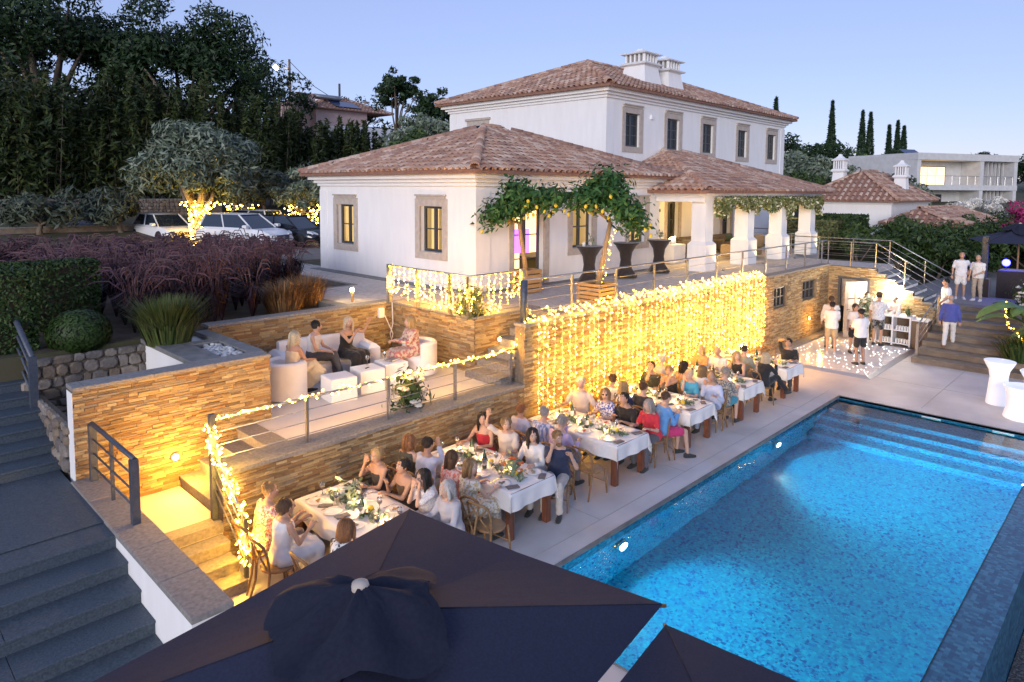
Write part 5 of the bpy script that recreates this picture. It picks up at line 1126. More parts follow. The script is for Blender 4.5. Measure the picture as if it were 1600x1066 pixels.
# porch furniture
pt = thing('porch_table','dark round table with splayed legs inside the porch','table',(24.3,13.6,2.5)); b = MB(); b.lathe([(.52,.72),(.55,.735),(.55,.76)],24); b.build('table_top','frame_dark',pt,local=True)
for k in range(4): a=R(45+90*k); b = MB(); b.tube([(.1*math.cos(a),.1*math.sin(a),.72),(.42*math.cos(a),.42*math.sin(a),0)],[.03,.022],6); b.build('leg','frame_dark',pt,local=True)
def porch_chair(x,y,rz,label):
    T = thing('porch_chair',label,'chair',(x,y,2.5),rz); b = MB(); b.lathe([(.05,.4),(.24,.42),(.26,.46),(.2,.47)],16); b.build('seat','sofa_brown',T,local=True,smooth=True)
    b = MB(); n=10; v0=[(.27*math.cos(a),.27*math.sin(a),.48) for a in [R(200+140*k/n) for k in range(n+1)]]; v1=[(p[0]*1.1,p[1]*1.1,.8) for p in v0]; v2=[(p[0]*.92,p[1]*.92,.79) for p in v1]; v3=[(p[0]*.9,p[1]*.9,.48) for p in v0]
    b.loft([list(q) for q in zip(v0,v1,v2,v3)]); b.build('backrest','sofa_brown',T,local=True,smooth=True)
    for k in range(4): a=R(45+90*k); bb=MB(); bb.tube([(.15*math.cos(a),.15*math.sin(a),.41),(.24*math.cos(a),.24*math.sin(a),0)],.011,6); bb.build('leg','frame_dark',T,local=True)
porch_chair(23.4,13.3,R(-75),'brown shell chair left of the round porch table'); porch_chair(25.2,13.9,R(110),'brown shell chair right of the round porch table'); porch_chair(24.2,14.5,R(180),'brown shell chair against the porch wall behind the table')
v = thing('flower_vase','vase of white flowers on the round porch table','vase',(24.4,13.6,3.26)); bb=MB(); bb.lathe([(.05,0),(.07,.08),(.04,.18)],10); bb.build('vase','wineglass',v,local=True,smooth=True); g=np.random.default_rng(3); leaf_obj('flowers','flower_white',np.array((24.4,13.6,3.62))+g.normal(size=(120,3))*.11,.1,v,1,None,3)
cnd = thing('candle_cluster','cluster of lit white candles by the porch doorway','candles',(22.6,13.7,3.2)); 
for k in range(6):
    b = MB(); xx,yy=22.5+.11*(k%3),13.6+.1*(k//3); b.lathe([(.04,0),(.04,.14+.03*(k%3))],10,(xx,yy,3.2)); o=b.build('candle','porcelain',cnd,smooth=True); b = MB(); b.ball((xx,yy,3.4+.03*(k%3)),(.014,.014,.03),6,5); b.build('flame','flame',o)
b = MB(); b.bbox(22.2,13.3,2.5,23.0,14.0,3.2,.01); b.build('side_cabinet','plaster',label='white low cabinet carrying candles beside the porch doorway',cat='cabinet')
def sofa(x,y,rz,L,label,m='sofa_brown',z=2.5,H=.75):
    T = thing('porch_sofa',label,'sofa',(x,y,z),rz); b = MB(); b.bbox(-L/2,-.4,.1,L/2,.4,.42,.03); b.build('base',m,T,local=True)
    b = MB(); b.bbox(-L/2,.28,.42,L/2,.48,H,.05); b.build('backrest',m,T,local=True)
    for s in (-1,1): b = MB(); b.bbox(s*L/2-.1,-.42,.1,s*L/2+.1,.3,.6,.04); b.build('armrest',m,T,local=True)
    for k in range(3): b = MB(); b.bbox(-L/2+.15+k*(L-.3)/3,.1,.45,-L/2+.1+(k+1)*(L-.3)/3,.28,.75,.06,0,Matrix.Rotation(R(-8),4,'X')); b.build('cushion','leaf_lav' if k==2 else m,T,local=True)
sofa(26.3,12.6,R(180),1.9,'rattan backed sofa with its back to the porch columns','rattan',H=.95); sofa(28.9,14.6,0,2.2,'dark brown sofa with cushions at the far porch wall'); sofa(26.2,14.7,0,2.0,'dark brown sofa beside the porch table')
# flower garland along the porch beam
def flower_garland():
    g = np.random.default_rng(8); P=[]; 
    for i in range(7200):
        u = g.random(); x = 21.15+9.4*u; dr = .3+.17*math.sin(u*31)+.2*max(0,math.sin(u*13+1))**3
        for cx_ in (24.1,27.1,30.1,21.1): dr += .5*math.exp(-((x-cx_-.2)/.16)**2)*(.9 if cx_>22 else .2)
        P.append((x,11.1+g.normal()*.07,4.98-dr*g.random()**1.15))
    T = thing('flower_garland','cream and green flower garland draped along the porch beam','garland',(25.8,11.1,4.9)); P=np.array(P)
    sel = g.random(len(P))<.62; leaf_obj('blossoms','garland',P[sel],.13,T,1.2,None,1); leaf_obj('leaves','leaf_lav',P[~sel],.14,T,1.8,None,2)
flower_garland()

# ============================================================ lounge furniture
lz = ZL
def prism_arc(b, r0, r1, a0, a1, z0, z1, n=14, bev=.03, cx_=0, cy_=0):
    rings=[]
    for k in range(n+1):
        a=a0+(a1-a0)*k/n; c,s=math.cos(a),math.sin(a)
        rings.append([(cx_+r*c,cy_+r*s,z) for r,z in ((r0,z0),(r1,z0),(r1,z1-bev),(r1-bev,z1),(r0+bev,z1),(r0,z1-bev))])
    b.loft(rings)
def tub_chair(x,y,rz,label):
    T = thing('tub_armchair',label,'armchair',(x,y,lz),rz); b = MB(); prism_arc(b,.27,.4,R(-25),R(205),.04,.72,18,.04); b.build('backrest','white_leather',T,local=True,auto=40)
    b = MB(); b.lathe([(.3,.05),(.34,.08),(.34,.38),(.3,.43)],24,(0,-.03,0)); b.build('seat','white_leather',T,local=True,smooth=True)
    for k in range(4): a=R(45+90*k); b = MB(); b.lathe([(.025,0),(.025,.06)],8,(.27*math.cos(a),.27*math.sin(a),0)); b.build('leg','frame_dark',T,local=True)
    return T
tub_chair(5.98,11.75,R(105),'white leather tub armchair beside the planter end of the lounge'); tub_chair(8.75,11.35,R(-95),'white leather tub armchair by the stone wall near the narrow steps')
T = thing('lounge_sofa','curved white leather two seat sofa against the yellow lit wall','sofa',(7.25,12.55,lz),R(-12))
b = MB(); b.bbox(-.85,-.38,.06,.85,.3,.42,.05); b.build('seat','white_leather',T,local=True,auto=40)
b = MB(); rings=[]
for k in range(13):
    t=-1+2*k/12; xx=.9*t; yy=.33-.14*abs(t)**3
    rings.append([(xx,yy-.08,.4),(xx,yy+.1,.06),(xx,yy+.12,.76),(xx,yy+.06,.8),(xx,yy-.06,.8),(xx,yy-.1,.74)])
b.loft(rings); b.build('backrest','white_leather',T,local=True,auto=50)
for s in (-1,1): b = MB(); b.bbox(s*.92-.13,-.42,.06,s*.92+.13,.36,.64,.07); b.build('armrest','white_leather',T,local=True,auto=40)
for i,(x,y,l_) in enumerate(((6.62,10.98,'white cube table in front of the blonde woman at the planter end'),(7.32,11.1,'white cube table with sunglasses in the middle of three'),(7.95,11.2,'white cube table with book and glass next to the far armchair'))):
    T = thing('cube_table',l_,'table',(x,y,lz),R(-8)); b = MB(); b.bbox(-.25,-.25,.0,.25,.25,.45,.015); b.build('cube_body','white_plastic',T,local=True)
T = thing('sunglasses','black sunglasses lying on the middle cube table','sunglasses',(7.28,11.05,lz+.451),.4)
for s in (-1,1): b = MB(); b.lathe([(.025,.002),(.028,.01)],10,(s*.032,0,0)); b.build('lens','frame_dark',T,local=True)
b = MB(); b.tube([(-.06,0,.008),(.06,0,.008)],.004,4); b.build('frame','frame_dark',T,local=True)
T = thing('book','grey closed book lying on the cube table beside the armchair','book',(7.98,11.2,lz+.451),.3); b = MB(); b.box(-.13,-.09,0,.13,.09,.004); b.box(-.13,-.09,.034,.13,.09,.038); b.box(-.13,-.09,.004,-.125,.09,.034); b.build('cover','coping',T,local=True); b = MB(); b.box(-.124,-.086,.0045,.126,.086,.0335); b.build('pages','paper',T,local=True)
def wine_glass(loc, label, group=None, wine=.5, red=True):
    T = thing('wine_glass',label,'glass',loc,0,group); b = MB(); b.lathe([(.032,0),(.03,.004),(.005,.01),(.004,.085),(.02,.1),(.036,.125),(.038,.15),(.03,.19)],12,cap=False); b.build('bowl','wineglass',T,local=True,smooth=True)
    if wine: b = MB(); b.lathe([(.004,.09),(.02,.102),(.033,.125),(.034,.135)],10); b.build('wine','redwine' if red else 'whitewine',T,local=True,smooth=True)
    return T
wine_glass((7.42,11.25,lz+.45),'tall wine glass on the middle white cube table',None,.5,False); wine_glass((7.86,11.3,lz+.45),'red wine glass beside the book on the cube table')
def bouquet(name,label,c,r,h,nw,ng,seed,wm='flower_white',leafm='leaf_mid',fs=.09):
    T = thing(name,label,'flowers',c); g = np.random.default_rng(seed); 
    P=g.normal(size=(ng,3))*np.array((r*.45,r*.45,h*.3))+np.array((c[0],c[1],c[2]+h*.4)); P[:,2]=np.maximum(P[:,2],c[2]+.02); leaf_obj('leaves',leafm,P,.075 if r<.3 else .095,T,2.0,None,seed)
    b=MB()
    for i in range(nw):
        e=g.normal(size=3); e/=np.linalg.norm(e); q=np.array((c[0],c[1],c[2]+h*.45))+e*np.array((r*.75,r*.75,h*.42))*g.uniform(.85,1.12); q[2]=max(q[2],c[2]+.05)
        for k in range(5): a=k*1.2566; b.ball((q[0]+fs*.35*math.cos(a),q[1]+fs*.35*math.sin(a),q[2]),(fs*.32,fs*.32,fs*.22),6,4)
        b.ball(tuple(q+np.array((0,0,fs*.12))),fs*.25,6,4)
    b.build('blossoms',wm,T,smooth=True,kind='stuff'); return T
bouquet('flower_arrangement','floor arrangement of white roses and greenery on the lounge floor by the railing',(7.2,9.62,lz),.34,.75,40,360,1,fs=.12)
bouquet('flower_arrangement','white and green flower arrangement at the terrace corner under icicle lights',(9.75,10.8,2.5),.36,.7,16,420,2,leafm='leaf_lav')

# ============================================================ dining tables
def cross_chair():
    T = thing('cross_back_chair','wooden cross back dining chair','chair',(0,0,0))
    b = MB(); b.lathe([(.19,.425),(.215,.432),(.22,.45),(.2,.465)],20); b.build('seat','wood',T,local=True,smooth=True)
    for s in (-1,1):
        b = MB(); b.tube([(s*.175,.17,.44),(s*.185,.2,.22),(s*.19,.22,0)],[.018,.017,.014],6); b.build('leg','wood',T,local=True,smooth=True)
        b = MB(); b.tube([(s*.19,-.3,0),(s*.175,-.22,.25),(s*.18,-.2,.46),(s*.2,-.23,.68),(s*.19,-.28,.84)],[.014,.017,.019,.017,.016],6); b.build('leg','wood',T,local=True,smooth=True)
        b = MB(); b.tube([(s*.18,-.2,.47),(s*.05,-.235,.6),(-s*.09,-.255,.74),(-s*.17,-.275,.84)],[.012,.012,.012,.011],5); b.build('cross_slat','wood',T,local=True,smooth=True)
    b = MB(); b.tube([(-.195,-.275,.83),(-.14,-.31,.875),(0,-.33,.885),(.14,-.31,.875),(.195,-.275,.83)],.02,7); b.build('top_rail','wood',T,local=True,smooth=True)
    b = MB(); b.tube([(-.185,.2,.2),(.185,.2,.2)],.009,5); b.build('stretcher','wood',T,local=True,smooth=True)
    return T
CH0 = cross_chair(); CH_USED=[False]
def chair(x,y,rz,label):
    o = CH0 if not CH_USED[0] else copy_tree(CH0); CH_USED[0]=True
    o.location=(x,y,0); o.rotation_euler=(0,0,rz); put(o,label,'chair','cross back chairs at the dining tables'); return o
TX = [5.08,7.36,10.0,12.5,14.85,17.2]; TY0,TY1 = 6.74,8.84
TNAME = ['the white dress woman table','the waving guest table','the lilac shirt man table','the pink shorts man table','the floral shirt man table','the table beside the dance floor']
def cloth_mesh(hw, hl, z, over, seed):
    b = MB(); g = random.Random(seed); nu,nv=34,64; U=hw+over; V=hl+over
    ph=[g.uniform(0,6) for _ in range(4)]; v=[]
    for j in range(nv+1):
        for i in range(nu+1):
            u=-U+2*U*i/nu; w=-V+2*V*j/nv; du=max(0,abs(u)-hw); dv=max(0,abs(w)-hl); d=math.hypot(du,dv)
            x=max(-hw,min(hw,u)); y=max(-hl,min(hl,w)); sx=(1 if u>0 else -1) if du>0 else 0; sy=(1 if w>0 else -1) if dv>0 else 0
            wav=.018*math.sin(w*7+ph[0])+.012*math.sin(w*15+ph[1]) if du>dv else .018*math.sin(u*8+ph[2])+.012*math.sin(u*17+ph[3])
            fl=min(d/.2,1); 
            if du>0 and dv>0:
                k=min(du,dv)/max(du,dv); x+=sx*(.012+.05*k*fl+wav*fl*(1-k)); y+=sy*(.012+.05*k*fl+wav*fl*(1-k)); drop=max(du,dv)+.55*min(du,dv)
            else: x+=sx*(.012+(wav+.012)*fl); y+=sy*(.012+(wav+.012)*fl); drop=d
            zz = z+.002*math.sin(u*9+w*5+ph[1]) - drop + (.0 if drop<.001 else .004)
            v.append((x,y,zz))
    f=[(j*(nu+1)+i,j*(nu+1)+i+1,(j+1)*(nu+1)+i+1,(j+1)*(nu+1)+i) for j in range(nv) for i in range(nu)]
    b.add(v,f); return b
plate_b = MB(); plate_b.lathe([(.001,.004),(.08,.004),(.095,.009),(.135,.016),(.136,.019),(.095,.013),(.08,.009),(.001,.009)],22,cap=False); PLATE=plate_b.mesh('plate','porcelain',True)
nap_b = MB(); nap_b.bbox(-.055,-.1,0,.055,.1,.012,.003); NAP=nap_b.mesh('napkin','napkin')
fk_b = MB(); fk_b.box(-.006,-.1,0,.006,.03,.004); fk_b.box(-.012,.03,0,.012,.05,.004); fk_b.box(-.012,.05,0,-.008,.095,.003); fk_b.box(.008,.05,0,.012,.095,.003); fk_b.box(-.002,.05,0,.002,.095,.003); FORK=fk_b.mesh('fork','chrome')
WG0=None; seedt=random.Random(77)
for ti,tx in enumerate(TX):
    tc=(tx,(TY0+TY1)/2,0); nm=TNAME[ti]
    T = thing('dining_table','wooden banquet table with square dark legs, '+nm,'table',tc,0); hw,hl=.48,(TY1-TY0)/2
    b = MB(); b.box(-hw,-hl,.715,hw,hl,.752); b.build('table_top','wood_leg',T,local=True)
    for sx in (-1,1):
        for sy in (-1,1): b = MB(); b.bbox(sx*(hw-.07)-.05,sy*(hl-.09)-.05,0,sx*(hw-.07)+.05,sy*(hl-.09)+.05,.714,.005); b.build('leg','wood_leg',T,local=True)
    cl = cloth_mesh(hw+.004,hl+.004,.756,.27,ti).build('tablecloth','linen',smooth=True,label='white linen cloth draped over '+nm,cat='tablecloth'); cl.location=tc
    zt=.762
    for side in (-1,1):
        for k in range(4):
            y=TY0+.32+.5*k+seedt.uniform(-.04,.04); x=tx+side*.32
            pl=inst('dinner_plate',PLATE,Matrix.Translation((x,y,zt))); put(pl,'white dinner plate laid on '+nm,'plate','plates on '+nm)
            if (k+ti+side)%2==0:
                fd=MB()
                for q in range(7): a=seedt.uniform(0,6.28); rr_=seedt.uniform(0,.05); fd.ball((x+rr_*math.cos(a),y+rr_*math.sin(a),zt+.018),(seedt.uniform(.015,.03),seedt.uniform(.012,.025),.012),6,4)
                fd.build('food_portion',seedt.choice(['leaf_lav','rattan','flower_orange','crate_wood']),smooth=True,label='leftover food portion on a plate at '+nm,cat='food',group='food on '+nm)
            g_=wine_glass((tx+side*.17,y+.17,zt),'stemmed wine glass with red wine on '+nm,'wine glasses on '+nm) if (k%2==0) else wine_glass((tx+side*.15,y+.14,zt),'stemmed glass of white wine on '+nm,'white wine glasses on '+nm,.5,False)
            if k in (0,3) or seedt.random()<.4:
                o=inst('napkin',NAP,Matrix.Translation((tx+side*.3,y-.2,zt))@Matrix.Rotation(seedt.uniform(-.9,.9)+1.57,4,'Z')); put(o,'folded dark grey napkin on '+nm,'napkin','napkins on '+nm)
            o=inst('fork',FORK,Matrix.Translation((tx+side*.32,y+.16,zt))@Matrix.Rotation(1.57,4,'Z')); put(o,'steel fork beside a plate on '+nm,'fork','forks on '+nm)
    # greenery runner with flowers, candles, bottle
    g=np.random.default_rng(200+ti); P=np.c_[tx+g.normal(size=260)*.06,TY0+.2+g.random(260)*1.7,zt+.012+np.abs(g.normal(size=260))*.022]; P=P[(np.sin(P[:,1]*7+ti)>-.75)]
    Tg = thing('table_greenery','eucalyptus and flower runner along the middle of '+nm,'greenery',(tx,tc[1],zt)); leaf_obj('leaves','leaf_eucal',P,.07,Tg,1.9,None,ti,kind='stuff')
    fb=MB()
    for q in range(16): y=TY0+.3+g.random()*1.5; c=(tx+g.normal()*.06,y,zt+.07); [fb.ball((c[0]+.016*math.cos(k*1.26),c[1]+.016*math.sin(k*1.26),c[2]),.015,6,4) for k in range(5)]
    fb.build('blossoms','flower_white',Tg,smooth=True,kind='stuff')
    for y in (TY0+.55,TY0+1.2,TY0+1.75):
        T=thing('votive_candle','lit votive candle in a gold glass on '+nm,'candle',(tx+.06*seedt.choice((-1,1)),y,zt),0,'candles on '+nm); b=MB(); b.lathe([(.03,0),(.035,.03),(.036,.07)],12,cap=False); b.build('holder','votive',T,local=True,smooth=True); b=MB(); b.ball((0,0,.06),(.01,.01,.025),6,5); b.build('flame','flame',T,local=True)
        plight('flame_light',(tx,y,zt+.13),2.2,(1,.6,.25),.015,T)
    for (dx,y) in ((-.12,TY0+.95),(.1,TY0+1.5)):
        T=thing('wine_bottle','green wine bottle with pale label on '+nm,'bottle',(tx+dx,y,zt),0,'bottles on '+nm); b=MB(); b.lathe([(.035,0),(.037,.01),(.037,.19),(.03,.22),(.014,.25),(.013,.3),(.016,.305)],14); b.build('glass_body','bottleglass',T,local=True,smooth=True); b=MB(); b.lathe([(.0378,.06),(.0378,.15)],14,cap=False); b.build('paper_label','paper',T,local=True,smooth=True)
    for q in range(3):
        o=inst('lemon_fruit',bpy.data.meshes['lemon'],Matrix.Translation((tx+seedt.uniform(-.1,.1),TY0+.4+.6*q,zt+.045))@Matrix.Rotation(1.4,4,'X')); put(o,'yellow lemon lying in the greenery on '+nm,'lemon','lemons on '+nm)
bouquet('flower_arrangement','low vase of orange and white flowers on the waving guest table',(TX[1]+.05,7.25,.765),.2,.28,7,90,31,'flower_orange','leaf_eucal',.09)
bouquet('flower_arrangement','low flower arrangement with lemons on the white dress woman table',(TX[0]+.05,8.3,.765),.2,.26,6,90,32,'flower_white','leaf_eucal',.08)
bouquet('flower_arrangement','vase of white flowers on the floral shirt man table',(TX[4]-.1,7.35,.765),.16,.34,8,70,33,'flower_white','leaf_eucal',.09)
lamp_t=thing('table_lamp','curved white table lamp glowing on the table beside the dance floor','lamp',(TX[5]-.25,7.9,.762)); b=MB(); b.lathe([(.07,0),(.07,.02)],14); b.build('base','white_plastic',lamp_t,local=True); b=MB(); b.tube([(0,0,.02),(0,0,.38),(-.04,.03,.47),(-.12,.06,.48),(-.16,.07,.42)],.012,6); b.build('arm','white_plastic',lamp_t,local=True,smooth=True); b=MB(); b.ball((-.165,.07,.4),.03,8,6); b.build('bulb','white_lamp',lamp_t,local=True)

# ============================================================ dance floor, bar, LED furniture
df = thing('dance_floor','white starlit dance floor with tiny lights and sloped metal edge','dance floor',(22.7,7.3,0))
for i in range(4):
    for j in range(3): b=MB(); x0=20.35+i*1.14; y0=5.95+j*.93; b.box(x0+.002,y0+.002,0.003,x0+1.138,y0+.928,.06); p_=b.build('floor_panel','dance',df); \
        [MB().lathe([(.011,0),(.008,.005)],6,(x0+LG.uniform(.05,1.09),y0+LG.uniform(.05,.88),.0605)).build('star_light','led_dot',p_) for _ in range(15)]
for v_ in ([(20.2,5.8,.004),(20.35,5.95,.06),(20.35,8.74,.06),(20.2,8.9,.004)],[(20.2,5.8,.004),(25.05,5.8,.004),(24.91,5.95,.06),(20.35,5.95,.06)]):
    b=MB(); b.add(v_+[(p[0],p[1],0) for p in v_],[(0,1,2,3),(0,4,5,1),(1,5,6,2),(2,6,7,3),(3,7,4,0)]); b.build('sloped_edge','alu',df)
dr = thing('glazed_door','open white panelled door with glass panes in the stone wall','door',(XB-.05,8.7,0)); 
b=MB(); Fd2=frame((XB,YW,0),(0,-1),(-1,0)); b.box(.36,-.12,0,.44,.03,2.12,0,Fd2); b.box(1.36,-.12,0,1.44,.03,2.12,0,Fd2); b.box(.44,-.12,2.04,1.36,.03,2.12,0,Fd2); b.build('door_frame','rail_paint',dr)
Fl2=frame((XB-.02,YW-1.36,0),(-.82,.57),(-.57,-.82)); b=MB(); flat_wall(Fl2,.88,.02,2.02,.045,[(.14,.4,.95,1.85),(.48,.74,.95,1.85)],b); lf=b.build('door_leaf','limestone',dr)
for x0 in (.14,.48):
    for z0 in (.95,1.41): b=MB(); b.box(x0,-.03,z0+.01,x0+.26,-.02,z0+.43,0,Fl2); b.build('pane','votive' if False else 'paper',lf)
b=MB(); b.tube([(.82,.03,1.02),(.7,.05,1.02)],.012,6,0,Fl2); b.build('door_handle','chrome',lf)
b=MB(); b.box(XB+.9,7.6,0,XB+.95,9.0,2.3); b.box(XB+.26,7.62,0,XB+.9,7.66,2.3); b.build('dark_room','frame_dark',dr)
bar = thing('bar_counter','white shelf bar counter with rows of glasses on its front','bar',(25.3,6.55,0))
b=MB(); b.box(25.12,6.05,1.02,25.7,7.15,1.08); b.build('counter_top','white_plastic',bar)
for y in (6.05,6.585,7.1): b=MB(); b.box(25.14,y,0.06,25.6,y+.05,1.019); b.build('upright','white_plastic',bar)
for z in (.12,.56): 
    for y0,y1 in ((6.101,6.584),(6.636,7.099)): b=MB(); b.box(25.15,y0,z,25.59,y1,z+.035); b.build('shelf','white_plastic',bar)
b=MB(); b.box(25.601,6.06,.06,25.64,7.14,1.018); b.build('back_panel','brown_panel',bar)
gb=MB(); gb.lathe([(.03,0),(.035,.05),(.04,.12)],8,cap=False); GB=gb.mesh('glass','porcelain',True)
for z in (.156,.596):
    for y in np.arange(6.15,7.08,.085):
        if 6.56<y<6.66: continue
        for x in (25.2,25.3): o=inst('bar_glass',GB,Matrix.Translation((x,y,z))@Matrix.Diagonal((.9,.9,1.1,1))); put(o,'upturned clear glass stored in the bar counter shelves','glass','glasses in the bar shelves')
for k in range(12): o=inst('bar_glass',GB,Matrix.Translation((25.2+.1*(k%4),6.2+.16*(k//4)+.3,1.082))); put(o,'clear drinking glass standing on the bar counter','glass','glasses on the bar counter')
sb = thing('side_counter','brown panelled counter between the white bar and the handrail','counter',(25.6,5.8,0)); b=MB(); b.bbox(25.2,5.56,0.02,25.75,6.04,.96,.01); b.build('cabinet','brown_panel',sb); b=MB(); b.box(25.17,5.57,.961,25.78,6.045,1.0); b.build('top','white_plastic',sb)
bouquet('flower_arrangement','large bouquet of white flowers on a stand at the left end of the bar',(25.4,7.5,.9),.38,.8,34,200,41,'flower_white','leaf_eucal',.13)
b=MB(); b.lathe([(.16,0),(.12,.05),(.08,.5),(.16,.92)],14,(25.4,7.5,0)); b.build('flower_stand','white_plastic',label='white pedestal stand carrying the large bouquet',cat='stand',smooth=True)
bouquet('flower_arrangement','small green plant on the right end of the bar counter',(25.35,6.2,1.08),.12,.32,3,70,42,'flower_white','leaf_mid',.06)
lp = thing('bar_lamp','blazing bright lamp on the stone wall behind the bar','lamp',(XB-.12,6.85,1.75)); b=MB(); b.ball((XB-.16,6.85,1.75),(.1,.2,.26),14,10); b.build('lamp_globe','white_lamp',lp,smooth=True); b=MB(); b.box(XB-.06,6.78,1.65,XB+.02,6.92,1.85); b.build('bracket','steel',lp)
plight('bar_lamp_light',(XB-.42,6.85,1.75),50,(1,.8,.5),.15,lp)
# LED furniture
def led_bar(x,y,label,s=.82,h=1.08):
    T=thing('led_bar_table',label,'table',(x,y,0)); b=MB(); b.lathe([(.3*s,0),(.31*s,.03),(.27*s,.35*h),(.24*s,.62*h),(.27*s,.78*h),(.4*s,.97*h),(.41*s,h),(.37*s,h*1.0+.004)],28,cap=True); b.build('glowing_body','led_white',T,local=True,smooth=False,auto=35); return T
led_bar(20.15,2.85,'glowing white hourglass bar table on the deck by the pool steps')
T=thing('led_stool','glowing white low drum seat at the pool corner','stool',(19.2,2.25,0)); b=MB(); b.lathe([(.34,0),(.36,.03),(.29,.3),(.31,.58),(.38,.74),(.36,.76),(.24,.73)],28); b.build('glowing_body','led_white',T,local=True,auto=35)
T=thing('led_stool','glowing white drum seat behind the nearer one by the steps','stool',(20.6,2.1,0)); b=MB(); b.lathe([(.34,0),(.36,.03),(.3,.4),(.3,.66),(.4,.84),(.38,.86)],28); b.build('glowing_body','led_white',T,local=True,auto=35)
# DJ corner
dj = thing('dj_booth','black draped dj booth with speakers behind the white flowers','booth',(31.5,3.6,1.3)); b=MB(); b.bbox(30.6,1.0,1.3,31.6,4.6,2.35,.03); b.build('table','black_cloth',dj)
for (x,y,l_) in ((30.6,5.0,1),):
    T=thing('speaker','tall black loudspeaker column beside the dj booth','speaker',(x,y,1.3)); b=MB(); b.bbox(x-.2,y-.2,1.3,x+.2,y+.2,2.0,.02); b.build('subwoofer','black_cloth',T); b=MB(); b.bbox(x-.09,y-.09,2.001,x+.09,y+.09,3.6,.02); b.build('column','frame_dark',T)
T=thing('blue_spotlight','blue stage spotlight shining from the dj booth','spotlight',(31,4.4,2.3)); b=MB(); b.tube([(31.1,4.4,2.35),(31.1,4.4,2.5)],.03,6); b.build('stand','frame_dark',T); b=MB(); b.lathe([(.14,0),(.14,.2)],14,(0,0,0),0,Matrix.Translation((31.12,4.42,2.6))@Vector((-.97,-.2,.1)).to_track_quat('Z','Y').to_matrix().to_4x4()); b.build('housing','frame_dark',T); b=MB(); b.lathe([(.13,.201),(.05,.22)],14,(0,0,0),0,Matrix.Translation((31.12,4.42,2.6))@Vector((-.97,-.2,.1)).to_track_quat('Z','Y').to_matrix().to_4x4()); b.build('lens','led_core',T)
plight('spot_light',(30.6,4.3,2.7),22,(.1,.08,1),.12,T)

